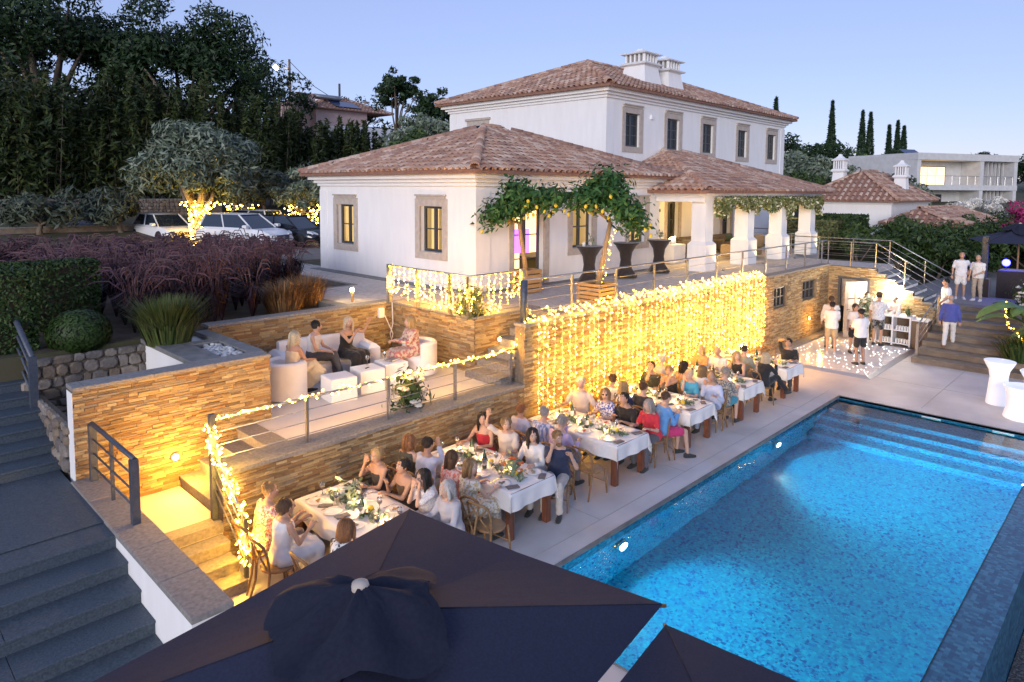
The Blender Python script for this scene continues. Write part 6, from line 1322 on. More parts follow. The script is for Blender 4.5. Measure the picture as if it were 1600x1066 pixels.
# ============================================================ parasols
def parasol(label, corner, u, v, ze, za, mt='navy_canvas'):
    """rectangular canopy: corner, edge vectors u, v"""
    c=Vector((*corner,0)); u=Vector((*u,0)); v=Vector((*v,0)); ctr=c+u/2+v/2
    T=thing('parasol',label,'parasol',(ctr.x,ctr.y,0))
    b=MB(); n=12; vs=[]; 
    for j in range(n+1):
        for i in range(n+1):
            s,t=i/n*2-1,j/n*2-1; m_=max(abs(s),abs(t)); k=min(abs(s),abs(t))/max(m_,1e-6)
            p=ctr+u/2*s+v/2*t; z=za-(za-ze)*m_ - .05*math.sin(math.pi*m_)*(1-k) ; q=1-.02*(1-k)*m_
            vs.append((ctr.x+(p.x-ctr.x)*q,ctr.y+(p.y-ctr.y)*q,z))
    f=[(j*(n+1)+i,j*(n+1)+i+1,(j+1)*(n+1)+i+1,(j+1)*(n+1)+i) for j in range(n) for i in range(n)]
    f2=[]
    for q in f:     # split each cell along the ridge diagonals so the hips stay crisp
        j,i=divmod(q[0],n+1); s,t=i-n/2+.5,j-n/2+.5
        f2+= [(q[0],q[1],q[2]),(q[0],q[2],q[3])] if s*t>0 else [(q[0],q[1],q[3]),(q[1],q[2],q[3])]
    b.add(vs,f2); cn=b.build('canopy',mt,T)
    k=cn.modifiers.new('thick','SOLIDIFY'); k.thickness=.006
    for s,t in ((-1,-1),(1,-1),(1,1),(-1,1)):
        e=ctr+u/2*s+v/2*t; b=MB(); b.tube([(ctr.x+(e.x-ctr.x)*q,ctr.y+(e.y-ctr.y)*q,za-(za-ze)*q+.004) for q in (.05,.35,.7,.995)],.007,5); b.build('hip_seam','navy_dark',T,smooth=True)
    # second layer at the crown, slack and wrinkled
    g=random.Random(4); PH=[g.uniform(0,6.28) for _ in range(4)]; b=MB(); rings=[]
    for q,rr_ in enumerate((.0,.06,.14,.22,.3,.38,.45,.5)):
        ring=[]
        for a in range(56):
            th=2*math.pi*a/56; w=rr_*(1+.16*math.cos(4*th+.8)+.1*math.sin(3*th+q))*(1+.05*g.random()); wr=(.028*math.sin(2*th+PH[0]+q*.2)+.03*math.sin(3*th+PH[1]-q*.35)+.026*math.sin(5*th+PH[2]+q*.5)+.018*math.sin(8*th+PH[3]-q*.6)+.008*math.sin(19*th+q))*min(1,rr_/.2)
            p=u.normalized()*math.cos(th)*w+v.normalized()*math.sin(th)*w*1.15; s_=abs(p.dot(u.normalized()))/(u.length/2); t_=abs(p.dot(v.normalized()))/(v.length/2)
            zc=za-(za-ze)*max(s_,t_); ring.append((ctr.x+p.x,ctr.y+p.y,zc+.10*(1-(rr_/.5)**2)+.075+wr))
        rings.append(ring)
    b.loft(rings,False); b.build('crown_flap','navy_dark',T,smooth=True)
    b=MB(); b.lathe([(.045,0),(.06,.015),(.05,.05),(.02,.065)],16,(ctr.x,ctr.y,za+.13)); b.build('finial','crate_wood' if False else 'limestone',T,smooth=True)
    b=MB(); b.tube([(ctr.x,ctr.y,0),(ctr.x,ctr.y,za+.13)],.035,10); b.build('pole','wood',T,smooth=True)
    b=MB(); b.bbox(ctr.x-.35,ctr.y-.35,.0,ctr.x+.35,ctr.y+.35,.09,.01); b.build('base','darkstone',T)
    for s,t in ((-1,-1),(1,-1),(1,1),(-1,1)):
        e=ctr+u/2*s+v/2*t; b=MB(); b.tube([(ctr.x,ctr.y,za-.06),(e.x+(ctr.x-e.x)*-.012,e.y+(ctr.y-e.y)*-.012,ze-.012)],.014,6); b.build('rib','wood',T,smooth=True)
    # tie straps
    e=c+u*1.0+v*.33; m_=c+u*.72+v*.2
    for dv in (.3,.42):
        e=c+u*1.0+v*dv; b=MB(); L=.32 if dv<.4 else .42; b.tube([(e.x,e.y,ze+.0),(e.x+.01,e.y-.01,ze-L*.5),(e.x+.02,e.y,ze-L)],.008,5); b.build('tie_strap','black_cloth',T)
    return T
parasol('large dark navy parasol with wrinkled crown flap beside the stairs',(3.74,5.0),(.158*2.53,-.987*2.53),(-.987*3.48,-.158*3.48),2.2,2.6)
parasol('dark navy parasol partly overhanging the pool edge beside the larger one',(3.95,2.36),(.13*2.5,-.99*2.5),(-.99*3.4,-.13*3.4),2.2,2.56)
T=parasol('blue parasol sheltering the dj corner by the shrubs',(30.4,5.0),(1.0,-2.6),(2.6,1.0),3.35,3.9)

# banana plant and potted flowers on the right
def banana(x,y,z,n,h,label,seed):
    T=thing('banana_plant',label,'plant',(x,y,z)); g=random.Random(seed); b=MB(); b.tube([(x,y,z),(x+.03,y,z+h*.45)],[.09,.05],8); b.build('stem','leaf_banana',T,smooth=True)
    for i in range(n):
        a=2*math.pi*i/n+g.uniform(-.3,.3); L=h*g.uniform(.45,.75); w=L*.17; up=g.uniform(.3,.9); b=MB(); z0=z+h*g.uniform(.25,.5); rings=[]; 
        for k in range(9):
            t=k/8; r_=L*t*(.95-.1*t); zz=z0+L*(up*t-1.0*t*t*.75); ww=w*math.sin(math.pi*min(1,.08+t*.92))**.7*(1 if k<8 else .1); px_,py_=-math.sin(a)*ww,math.cos(a)*ww; cx_,cy_=x+math.cos(a)*r_,y+math.sin(a)*r_
            rings.append([(cx_-px_,cy_-py_,zz-.25*ww),(cx_,cy_,zz+.12*ww),(cx_+px_,cy_+py_,zz-.25*ww)])
        b.loft(rings,False,closed=False); b.build('leaf','leaf_banana',T,smooth=True)
    return T
banana(25.6,3.05,.5,11,2.6,'broad leaved yellow green banana plant beside the broad steps',3)
banana(24.3,2.3,.3,9,2.3,'second banana plant higher on the broad steps',4)
bouquet('flower_arrangement','big pot of white flowers at the top of the broad steps',(28.9,3.4,1.3),.5,.9,34,420,51,'flower_white','leaf_mid',.16)
tuft('feather_palm','green feathery palm fronds spilling over the broad steps',(24.3,2.9,.35),160,.9,.9,'leaf_mid',61,'plant',.03,1.1,curve=.7)
garland('plant_light_string','string of small lights hanging from the banana plant',[(25.3,3.5,1.9),(25.1,3.5,1.5),(25.0,3.4,1.2),(24.6,3.0,.9),(24.5,2.8,.7)],7,.016,.05)
# ============================================================ people
def capsule(b, p0, p1, r0, r1, n=9):
    p0, p1 = Vector(p0), Vector(p1); d = p1-p0; L = d.length
    if L < 1e-5: d = Vector((0,0,1)); L = 1e-5
    d = d/L; pts=[]; rs=[]
    for a in (-80,-50,-20): pts.append(p0+d*r0*math.sin(R(a))); rs.append(r0*math.cos(R(a)))
    for t in (.0,.5,1.0): pts.append(p0+d*L*t); rs.append(r0+(r1-r0)*t)
    for a in (20,50,80): pts.append(p1+d*r1*math.sin(R(a))); rs.append(r1*math.cos(R(a)))
    b.tube(pts, rs, n)
def clothmat(c, c2=None, scale=14, sharp=.06, stretch=None):
    k = 'cloth_%s_%s_%s_%s'%(c,c2,scale,stretch)
    if k not in MATS: mat(k, c, c2 or tuple(x*.86 for x in c), scale=scale if c2 else 5, rough=.85, bump=.25, bscale=14, mixlo=.5-sharp if c2 else .3, mixhi=.5+sharp if c2 else .7, stretch=stretch, sheen=.15)
    return k
for nm_,c in dict(skin_fair=(.56,.36,.27),skin_tan=(.47,.28,.19),skin_mid=(.38,.21,.14)).items():
    mat(nm_, c, tuple(x*.9 for x in c), scale=14, rough=.5, spec=.4)
mat('lips', (.4,.12,.1), rough=.4); mat('eye_white', (.75,.73,.7), rough=.2); mat('eye_dark', (.02,.015,.012), rough=.1)
HAIR = dict(blond=(.5,.34,.15),platinum=(.62,.52,.36),brown=(.11,.055,.025),dark=(.025,.016,.012),black=(.01,.008,.008),grey=(.38,.36,.34),white=(.62,.6,.57),ginger=(.3,.13,.05),light=(.32,.2,.09))
for k,c in HAIR.items(): mat('hair_'+k, c, tuple(x*.55 for x in c), scale=10, stretch=(22,22,3), rough=.5, bump=.5, bscale=20)
def head_geo(b, M, sex):
    nl, na = 18, 28; v=[]; f=[]
    jw = 1.0 if sex=='m' else .94
    for i in range(nl+1):
        ph=-math.pi/2+math.pi*i/nl
        for k in range(na):
            th=2*math.pi*k/na; x=math.cos(ph)*math.sin(th); y=math.cos(ph)*math.cos(th); z=math.sin(ph)
            lo=max(0,-z); X=.075*x*(1-.26*lo*lo)*jw; Y=(.094*y if y<0 else .09*y)*(1-.12*lo); Z=.117*z
            if y>0:
                Y+=.024*math.exp(-(X/.013)**2-((Z+.018)/.024)**2)+.008*math.exp(-(X/.02)**2-((Z+.1)/.02)**2)   # nose, chin
                Y-=.007*(math.exp(-((X-.03)/.016)**2-((Z-.012)/.013)**2)+math.exp(-((X+.03)/.016)**2-((Z-.012)/.013)**2))
                Y+=.004*math.exp(-(X/.022)**2-((Z+.06)/.01)**2)
            v.append((X,Y,Z))
    mi=[]
    for i in range(nl):
        for k in range(na):
            j=(k+1)%na; f.append((i*na+k,i*na+j,(i+1)*na+j,(i+1)*na+k))
    b.add(v,f,0,M)
    for s in (-1,1):
        b.ball((s*.03,.083,.012),(.013,.008,.008),7,5,2,M); b.ball((s*.03,.089,.012),(.006,.004,.006),6,4,3,M)
        b.tube([(s*.016,.094,.03),(s*.03,.094,.034),(s*.045,.086,.03)],.0035,4,4,M)
        b.ball((s*.076,-.005,-.005),(.009,.018,.03),6,5,0,M)
    b.ball((0,.09,-.06),(.022,.008,.007),8,4,1,M)
def hand_geo(b, wr, d, up, s, open_=False, sc=1.0):
    """wrist, pointing direction, palm-back normal, side"""
    d=Vector(d).normalized(); up=Vector(up); up=(up-d*up.dot(d)).normalized(); sd=d.cross(up)*s; W=Vector(wr)
    F=Matrix(((sd.x,d.x,up.x,W.x),(sd.y,d.y,up.y,W.y),(sd.z,d.z,up.z,W.z),(0,0,0,1)))
    b.loft([[(q[0]*w,y,q[1]*h) for q in ((-1,-.6),(0,-1),(1,-.6),(1,.6),(0,1),(-1,.6))] for y,w,h in ((-.02,.024,.022),(.03,.036,.016),(.085,.04,.013),(.095,.036,.01))],True,0,F)
    c=.25 if open_ else .9
    for i,(x,L) in enumerate(((-.03,.068),(-.01,.076),(.011,.072),(.03,.056))):
        p=Vector((x,.088,0)); pts=[p]; a=0
        for k in range(3): a-=c*.45; p=p+Vector((x*.05,math.cos(a),math.sin(a)))*L/3; pts.append(p)
        b.tube([tuple(q) for q in pts],[.0095,.009,.008,.006],5,0,F)
    b.tube([(-.03,.02,0),(-.058,.05,-.012),(-.062,.08,-.02)],[.012,.0105,.007],5,0,F)
def ik(S, T, l1, l2, pole):
    S,T=Vector(S),Vector(T); d=T-S; L=d.length
    if L>(l1+l2)*.985: T=S+d*((l1+l2)*.985/L); d=T-S; L=d.length
    a=(l1*l1-l2*l2+L*L)/(2*L); h=math.sqrt(max(0,l1*l1-a*a)); u=d/L; p=Vector(pole); p=(p-u*p.dot(u)); p=p.normalized() if p.length>1e-6 else u.orthogonal()
    return S+u*a+p*h, T
JOBS=[]
TMP=bpy.data.collections.new('tmp_build'); COL.children.link(TMP)
def job(b, voxel, smooth):
    me=bpy.data.meshes.new('tmp'); me.from_pydata(b.v,[],b.f); o=bpy.data.objects.new('tmp',me); TMP.objects.link(o)
    m_=o.modifiers.new('r','REMESH'); m_.mode='VOXEL'; m_.voxel_size=voxel; m_.use_smooth_shade=True
    s_=o.modifiers.new('s','SMOOTH'); s_.iterations=smooth; s_.factor=.5
    return o
def person(label, loc, rz, sex='m', sit=True, lean=8, skin='skin_fair', hair=('short','brown'), top=('tee',(.7,.7,.7),None), bottom=('trousers',(.1,.1,.12)), L=None, Rr=None, hyaw=0, hpitch=0, sc=1.0, legs=None, twist=0, shoes=(.03,.03,.03), side=0, extra=None, pitch=None):
    T=thing('person',label,'person',loc,rz); T.scale=(sc,sc,sc)
    f=sex=='f'; z0=.555 if sit else .93
    P0=Vector((0,0,z0)); sp=Vector((math.sin(R(side)),math.sin(R(lean)),math.cos(R(lean)))).normalized(); fwd=Vector((0,math.cos(R(lean)),-math.sin(R(lean)))); rt=Vector((1,0,0))
    rt=(Matrix.Rotation(R(twist),3,sp)@rt); fw2=sp.cross(rt)*-1; fw2=fw2 if fw2.y>0 else -fw2
    SL=.5 if not f else .475
    prof=[(-.09,.115,.09),(-.05,.16,.115),(0,.168 if not f else .178,.122),(.13,.15 if not f else .128,.108),(.25,.16 if not f else .136,.115),(.37,.178 if not f else .15,.118 if not f else .125),(.44,.17 if not f else .145,.095),(.48,.12,.07),(SL+.01,.055,.055)]
    def ring(t,w,d,n=14,inf=0):
        c=P0+sp*t; a=min(1,max(0,t/.45)); r_=Vector((1,0,0)).lerp(rt,a).normalized(); fr=r_.cross(sp); fr=fr if fr.y>0 else -fr
        return [tuple(c+r_*(w+inf)*math.cos(2*math.pi*k/n)+fr*(d+inf)*math.sin(2*math.pi*k/n)) for k in range(n)]
    sw=.185 if not f else .16
    SH={s:P0+sp*.422+rt*s*sw for s in (-1,1)}
    NB=P0+sp*SL; hd=NB+Vector((sp.x*.1,.025+sp.y*.09,.135)); 
    # arms: hand targets
    tg={-1:Vector(L) if L else Vector((-.17,.40,.80 if sit else 0.9)),1:Vector(Rr) if Rr else Vector((.17,.40,.80 if sit else .9))}
    if not sit:
        for s,a in ((-1,L),(1,Rr)):
            if a is None: tg[s]=Vector((s*.27,.06,.82))
    arm={}
    for s in (-1,1):
        E_,H_=ik(SH[s],tg[s],.285 if not f else .265,.255 if not f else .235,(s*.38,-.3,-1.0)); arm[s]=(SH[s],E_,H_)
    # legs
    hipx=.092; LG_={}
    for s in (-1,1):
        H0=P0+Vector((s*hipx,0,-.02))
        if legs and s in legs: K,A=[Vector(q) for q in legs[s]]
        elif sit: K=Vector((s*.13,.44,.535)); A=Vector((s*.13,.42,.09))
        else: K=Vector((s*.105,.03,.5)); A=Vector((s*.115,-.015,.085))
        LG_[s]=(H0,K,A)
    am=1.0 if not f else .82
    body=MB(); body.loft([ring(*q) for q in prof])
    capsule(body,NB-sp*.06,hd-Vector((0,.02,.06)),.056*am**.5,.052*am**.5)
    for s in (-1,1):
        S_,E_,H_=arm[s]; capsule(body,S_,E_,.052*am,.042*am); capsule(body,E_,H_,.043*am,.028*am)
        a,k,c=LG_[s]; capsule(body,a,k,.082,.056); capsule(body,k,c,.056,.036); 
    jb=job(body,.0185,3)
    post=MB(); hm=Matrix.Translation(hd)@Matrix.Rotation(R(hyaw),4,'Z')@Matrix.Rotation(R(-hpitch),4,'X'); head_geo(post,hm,sex)
    for s in (-1,1):
        S_,E_,H_=arm[s]; d=(H_-E_).normalized(); upv=Vector((0,0,1)) if abs(d.z)<.75 else Vector((s*.3,-1,0)); hand_geo(post,H_-d*.01,d,upv,s,open_=bool(extra and extra.get('open')==s))
    JOBS.append(('body',jb,T,[skin,'lips','eye_white','eye_dark','hair_'+hair[1]],post,0))
    # clothes
    ts,tc=top[0],top[1]; tm=clothmat(tc,top[2] if len(top)>2 else None,*(top[3] if len(top)>3 else ()))
    if ts!='none':
        b=MB(); dress=ts in('dress','strap'); inf=.02 if ts in('tee','shirt') else .011
        lo=-.10 if not sit else -.075
        pr=[(lo,.155,.125)]+[q for q in prof if -.06<q[0]<(.46 if ts!='strap' else .36)]
        if ts=='strap': pr=pr+[(.37,prof[5][1]*.97,prof[5][2])]
        else: pr=pr+[(.475,.105,.07)] if ts!='tank' else pr+[(.455,.105,.075)]
        if ts in('tee','shirt'): pr=[(q[0],q[1]*(1.03 if q[0]>.2 else 1.1),q[2]*(1.04 if q[0]>.2 else 1.12)) for q in pr]
        b.loft([ring(q[0],q[1],q[2],14,inf) for q in pr])
        if ts in('tee','shirt'):
            for s in (-1,1):
                S_,E_,H_=arm[s]
                if ts=='tee': capsule(b,S_,S_.lerp(E_,.72),.058*am**.5,.06*am**.5)
                else: capsule(b,S_,E_,.059*am**.5,.054*am**.5); capsule(b,E_,E_.lerp(H_,.86),.055*am**.5,.042*am**.5)
        if ts=='dress':
            for s in (-1,1): S_,E_,H_=arm[s]; capsule(b,S_,S_.lerp(E_,.3),.06*am,.056*am)
        JOBS.append(('top',job(b,.02,3),T,[tm],None,.006))
    bs,bc=bottom[0],bottom[1]; bm=clothmat(bc,bottom[2] if len(bottom)>2 else None,*(bottom[3] if len(bottom)>3 else ()))
    if bs!='none':
        b=MB(); b.loft([ring(q[0],q[1],q[2],14,.013) for q in prof[:4]])
        for s in (-1,1):
            a,k,c=LG_[s]
            if bs=='trousers': capsule(b,a,k,.1,.074); capsule(b,k,c+(k-c)*.05,.074,.058)
            elif bs=='shorts': capsule(b,a,a.lerp(k,.78),.104,.092)
            elif bs=='skirt': capsule(b,a,k,.115,.1); capsule(b,k,k.lerp(c,.75),.1,.11)
        if bs=='skirt':
            a=(LG_[-1][0]+LG_[1][0])/2; k=(LG_[-1][1]+LG_[1][1])/2; c=(LG_[-1][2]+LG_[1][2])/2; capsule(b,a,k,.13,.11); capsule(b,k,k.lerp(c,.75),.11,.12)
        JOBS.append(('bottom',job(b,.02,3),T,[bm],None,.006))
    for s in (-1,1):
        a,k,c=LG_[s]; sb_=MB(); dz=Vector((k.x-a.x,k.y-a.y,0)); dz=dz.normalized() if dz.length>.15 else Vector((s*.15,1,0)).normalized()
        F=Matrix(((dz.y,dz.x,0,c.x),(-dz.x,dz.y,0,c.y),(0,0,1,c.z-.085),(0,0,0,1)))
        sb_.loft([[(q[0]*w,y,z+q[1]*h) for q in ((-1,0),(1,0),(1,.55),(.6,1),(-.6,1),(-1,.55))] for y,w,h,z in ((-.075,.028,.06,.005),(-.05,.038,.085,0),(0,.04,.09,0),(.07,.044,.06,0),(.13,.042,.042,0),(.175,.026,.03,.004))],True,0,F)
        sb_.build('shoe',clothmat(shoes),T,local=True,auto=50)
    # hair
    st,hc=hair; hb=MB(); g=random.Random(hash(label)%9999)
    def blob(c,r,n=20,m_=12,ridge=.03):
        k0=len(hb.v); hb.ball(c,r,n,m_,0)
        for i in range(k0,len(hb.v)):
            p=Vector(hb.v[i])-Vector(c); th=math.atan2(p.x,p.y); p*=1+ridge*math.sin(9*th+p.z*30)+g.uniform(-.02,.02); hb.v[i]=tuple(Vector(c)+p)
    if st=='short': blob((0,-.018,.03),(.083,.095,.098),ridge=.02)
    elif st=='crop': blob((0,-.016,.026),(.079,.09,.096),ridge=.01)
    elif st=='quiff': blob((0,-.015,.03),(.083,.095,.1),ridge=.03); blob((0,.05,.1),(.05,.04,.03))
    elif st=='ring': blob((0,-.03,-.005),(.081,.078,.06),ridge=.01)
    elif st in('long','bob','wavy','curly','pony','bun'):
        rg=.035 if st!='curly' else .07
        blob((0,-.02,.028),(.088,.1,.1),ridge=rg)
        n_=14; Lh={'long':.36,'wavy':.27,'bob':.15,'curly':.2,'pony':.05,'bun':.05}[st]; wd={'long':.088,'wavy':.1,'bob':.098,'curly':.115,'pony':.075,'bun':.075}[st]
        rings=[]
        for k in range(7):
            t=k/6; zz=.03-(Lh+.03)*t; rx=wd*(1-.25*t*t)*(1+.05*math.sin(t*9)); ry=.062*(1-.35*t); cyy=-.052-.035*t
            rings.append([((rx+.006*math.sin(7*a_+k))*math.cos(a_),cyy+ry*math.sin(a_)-.0*t,zz) for a_ in [2*math.pi*q/n_ for q in range(n_)]])
        hb.loft(rings)
        if st in('long','wavy','bob'):
            for s in (-1,1):
                hb.tube([(s*.062,.035,.07),(s*.081,.03,.0),(s*.085,.02,-.08),(s*.08,.025,-.08-Lh*.35)],[.02,.026,.028,.014],7)
        if st=='pony': hb.tube([(0,-.11,.05),(0,-.15,.0),(0,-.14,-.14)],[.035,.035,.012],8)
        if st=='bun': hb.ball((0,-.1,.07),.045,10,8)
    if hb.v and st not in ('ring',):        # loose strands break up the outline
        ns={'short':46,'crop':30,'quiff':46}.get(st,70); Le={'long':.34,'wavy':.27,'bob':.15,'curly':.2,'pony':.02,'bun':.02}.get(st,.0)
        for i in range(ns):
            th=g.uniform(R(58),R(302)); kx,ky=math.sin(th),math.cos(th); q=1.03+g.uniform(0,.06); ph0=g.uniform(R(25),R(85)); pts=[]
            if Le:
                for t in (1,.6,.25,0): a_=ph0*t; pts.append((.089*q*math.cos(a_)*kx,-.02+.1*q*math.cos(a_)*ky,.028+.1*q*math.sin(a_)))
                w_=g.uniform(-.02,.02)
                for t in (.5,1): pts.append((.092*q*kx*(1-.15*t)+w_*t,-.03+.098*ky*(1-.1*t)-.03*t,.028-Le*t*g.uniform(.8,1.1)))
            else:
                e_=max(ph0-R(g.uniform(28,50)),R(-25)); 
                for t in (1,.5,0): a_=e_+(ph0-e_)*t; qq=q+.05*(1-t); pts.append((.082*qq*math.cos(a_)*kx,-.018+.094*qq*math.cos(a_)*ky,.03+.098*qq*math.sin(a_)))
            hb.tube(pts,[.004]+[.0075]*(len(pts)-2)+[.002],4)
    if hb.v: hb.add([],[]); hm2=hm; b2=MB(); b2.add(hb.v,hb.f,0,hm2); b2.build('hair','hair_'+hc,T,local=True,smooth=True)
    if extra and extra.get('beard'): bb=MB(); bb.ball((0,.055,-.078),(.055,.045,.042),12,8,0,hm); bb.build('beard','hair_'+hc,T,local=True,smooth=True)
    if extra and extra.get('hat'): bb=MB(); bb.lathe([(.13,.055),(.13,.06),(.088,.066),(.085,.12),(.06,.14)],18,(0,-.015,0),0,hm); bb.build('hat',clothmat(extra['hat']),T,local=True,auto=40)
    if extra and extra.get('shades'): 
        for s in (-1,1): bb=MB(); bb.ball((s*.03,.075 if extra['shades']==1 else .06,.015 if extra['shades']==1 else .1),(.023,.02,.018),8,6,0,hm); bb.build('sunglass_lens','eye_dark',T,local=True,smooth=True)
    return T
def finish_people():
    dg=bpy.context.evaluated_depsgraph_get()
    for name,o,T,mats,post,amp in JOBS:
        me=bpy.data.meshes.new_from_object(o.evaluated_get(dg)); nv=len(me.vertices); co=np.empty(nv*3); me.vertices.foreach_get('co',co); co=co.reshape(-1,3)
        if amp:
            s=hash(T['label'])%97
            no=np.empty(nv*3); me.vertices.foreach_get('normal',no); no=no.reshape(-1,3)
            w=np.sin(co[:,2]*38+co[:,0]*21+s)+np.sin(co[:,0]*47-co[:,2]*17+co[:,1]*29+s*2)+.7*np.sin(co[:,1]*61+co[:,2]*53)
            co=co+no*(amp*.55*w)[:,None]
        nf=len(me.polygons); fv=[tuple(p.vertices) for p in me.polygons]; v=[tuple(c) for c in co]; mi=[0]*nf
        if post is not None:
            k=len(v); v+=post.v; fv+=[tuple(i+k for i in q) for q in post.f]; mi+=post.m
        m2=bpy.data.meshes.new(name); m2.from_pydata(v,[],fv)
        for q in mats: m2.materials.append(MATS[q])
        m2.polygons.foreach_set('material_index',mi); m2.polygons.foreach_set('use_smooth',[True]*len(fv)); m2.update()
        ob=bpy.data.objects.new(name,m2); COL.objects.link(ob); ob.parent=T
        bpy.data.meshes.remove(me)
    for name,o,*_ in JOBS:
        m=o.data; bpy.data.objects.remove(o); bpy.data.meshes.remove(m)
    bpy.data.collections.remove(TMP)
WH=(.74,.73,.72); 
# seated guests: (label, head x, head y, table, side, options)
FACE=lambda s,z=1.12,y=.2:(s*.06,y,z)
def seated(label, hx, hy, t, side, **k):
    tx=TX[t]; lean=k.get('lean',8); hx=min(hx,tx-.64) if side<0 else max(hx,tx+.6)
    d=1 if side<0 else -1; turn=k.pop('turn',0); off=.08+.66*math.sin(R(lean)); px_=hx-d*off; rz=R(-90*d)+R(turn)
    if abs(px_-tx)<.72: px_=tx-d*.72
    person(label,(px_,hy,0),rz,**k)
    CHL.append((px_-d*.03,hy,rz,label))
CHL=[]
B=lambda *a:a
S_=seated
# table 0
S_('person with short blond hair in pale floral shirt near the stair',4.1,8.44,0,-1,sex='m',hair=('short','light'),top=('tee',(.66,.6,.55),(.45,.15,.12),(40,.03)),bottom=('trousers',(.3,.25,.2)),skin='skin_tan',hyaw=-25)
S_('woman in sleeveless white dress with pinned up dark hair reading a menu',4.07,7.92,0,-1,sex='f',hair=('bun','brown'),top=('tank',WH),bottom=('skirt',(.72,.71,.7)),skin='skin_tan',L=(-.1,.36,.86),Rr=(.14,.34,.84),hpitch=-15)
S_('blonde woman in dark one shoulder dress raising a hand to her chin',5.6,8.5,0,1,sex='f',hair=('bun','blond'),top=('strap',(.05,.045,.05)),bottom=('skirt',(.05,.045,.05)),skin='skin_tan',Rr=(.07,.25,1.1),L=(-.1,.4,.8),hyaw=10)
S_('dark haired woman in brown dress holding a phone',5.72,7.9,0,1,sex='f',hair=('bun','black'),top=('strap',(.1,.065,.04)),bottom=('skirt',(.1,.065,.04)),skin='skin_tan',L=(-.05,.4,.86),Rr=(.12,.3,.95),hpitch=-18)
S_('long dark haired woman in sequined white dress with hands at her face',5.62,7.38,0,1,sex='f',hair=('long','dark'),top=('tee',(.7,.68,.68),(.5,.5,.55),(60,.05)),bottom=('skirt',(.7,.68,.68)),L=(-.04,.24,1.05),Rr=(.06,.26,1.06),lean=12)
S_('white haired person half hidden behind the big parasol',5.6,6.85,0,1,sex='f',hair=('bob','white'),top=('shirt',(.5,.48,.5)),bottom=('trousers',(.2,.2,.22)))
S_('person in black and white striped top with red brown bob',4.33,6.86,0,-1,sex='f',hair=('bob','ginger'),top=('tee',(.7,.7,.68),(.02,.02,.02),(3,.02,(6,6,.2))),bottom=('trousers',(.05,.05,.05)),lean=14,turn=15)
# table 1
S_('woman with brown bob in dark olive top beside the stone wall',6.55,8.62,1,-1,sex='f',hair=('bob','ginger'),top=('tank',(.06,.06,.045)),bottom=('trousers',(.05,.05,.05)),turn=5)
S_('man in light blue shirt drinking beside the woman in olive',6.62,8.25,1,-1,sex='m',hair=('short','dark'),top=('shirt',(.5,.56,.72)),bottom=('trousers',(.35,.3,.25)),Rr=(.05,.25,1.14),skin='skin_tan',lean=6)
S_('woman with dark curly hair in red floral blouse',6.58,7.6,1,-1,sex='f',hair=('curly','brown'),top=('tee',(.55,.16,.12),(.62,.42,.38),(28,.05)),bottom=('skirt',(.5,.15,.12)),hyaw=-20)
S_('young woman in white floral dress turning her head to the camera',6.53,7.15,1,-1,sex='f',hair=('wavy','light'),top=('dress',(.7,.67,.6),(.45,.36,.2),(26,.05)),bottom=('skirt',(.7,.67,.6),(.45,.36,.2),(26,.05)),hyaw=-72,L=(-.1,.36,.82),lean=5)
S_('woman with long black hair in ruffled red halter top leaning back',7.95,8.6,1,1,sex='f',hair=('long','black'),top=('strap',(.55,.03,.06)),bottom=('skirt',(.5,.03,.05)),hyaw=25,Rr=(.25,.42,.8),extra={'shades':2},turn=15)
S_('guest with tied back hair waving in a pale short sleeved shirt',8.05,8.12,1,1,sex='f',hair=('pony','light'),top=('tee',(.66,.6,.54)),bottom=('trousers',(.5,.45,.4)),Rr=(.3,.2,1.33),extra={'open':1},hyaw=35,turn=20)
S_('smiling dark haired woman in white blouse next to the bearded man',7.98,7.42,1,1,sex='f',hair=('long','dark'),top=('shirt',WH),bottom=('trousers',(.65,.62,.6)),hyaw=42,turn=15,Rr=(.15,.38,.84))
S_('bearded man in navy short sleeved shirt making a hand sign',8.12,7.02,1,1,sex='m',hair=('quiff','light'),top=('tee',(.025,.035,.08)),bottom=('trousers',(.55,.5,.45)),Rr=(.02,.36,1.12),L=(-.28,.3,1.0),hyaw=45,turn=25,extra={'beard':1,'open':1},skin='skin_fair')
# table 2
S_('woman with short hair in lilac top near the wall corner',8.96,8.45,2,-1,sex='f',hair=('short','ginger'),top=('tee',(.5,.48,.58)),bottom=('skirt',(.5,.48,.58)),skin='skin_tan')
S_('grey haired man in blue striped shirt seen from behind',9.1,8.0,2,-1,sex='m',hair=('short','grey'),top=('tee',(.62,.64,.72),(.2,.25,.45),(3,.03,(9,9,.3))),bottom=('trousers',(.3,.28,.25)),lean=12)
S_('grey haired man in lilac shirt with hand at his chin',8.95,7.46,2,-1,sex='m',hair=('crop','grey'),top=('shirt',(.6,.46,.66)),bottom=('trousers',(.22,.2,.2)),L=(-.04,.3,1.08),lean=12,hyaw=15)
S_('big white haired man in pale checked shirt leaning back',10.75,8.6,2,1,sex='m',hair=('short','white'),top=('tee',(.6,.52,.48)),bottom=('trousers',(.3,.28,.25)),L=(-.45,.25,.8),Rr=(.3,.35,.8),hyaw=25,turn=10,lean=2,sc=1.04)
S_('woman with glasses and curled blond hair in blue floral blouse',10.68,7.92,2,1,sex='f',hair=('curly','light'),top=('tee',(.6,.58,.6),(.06,.09,.35),(30,.04)),bottom=('trousers',(.1,.1,.2)),hyaw=30,extra={'shades':1})
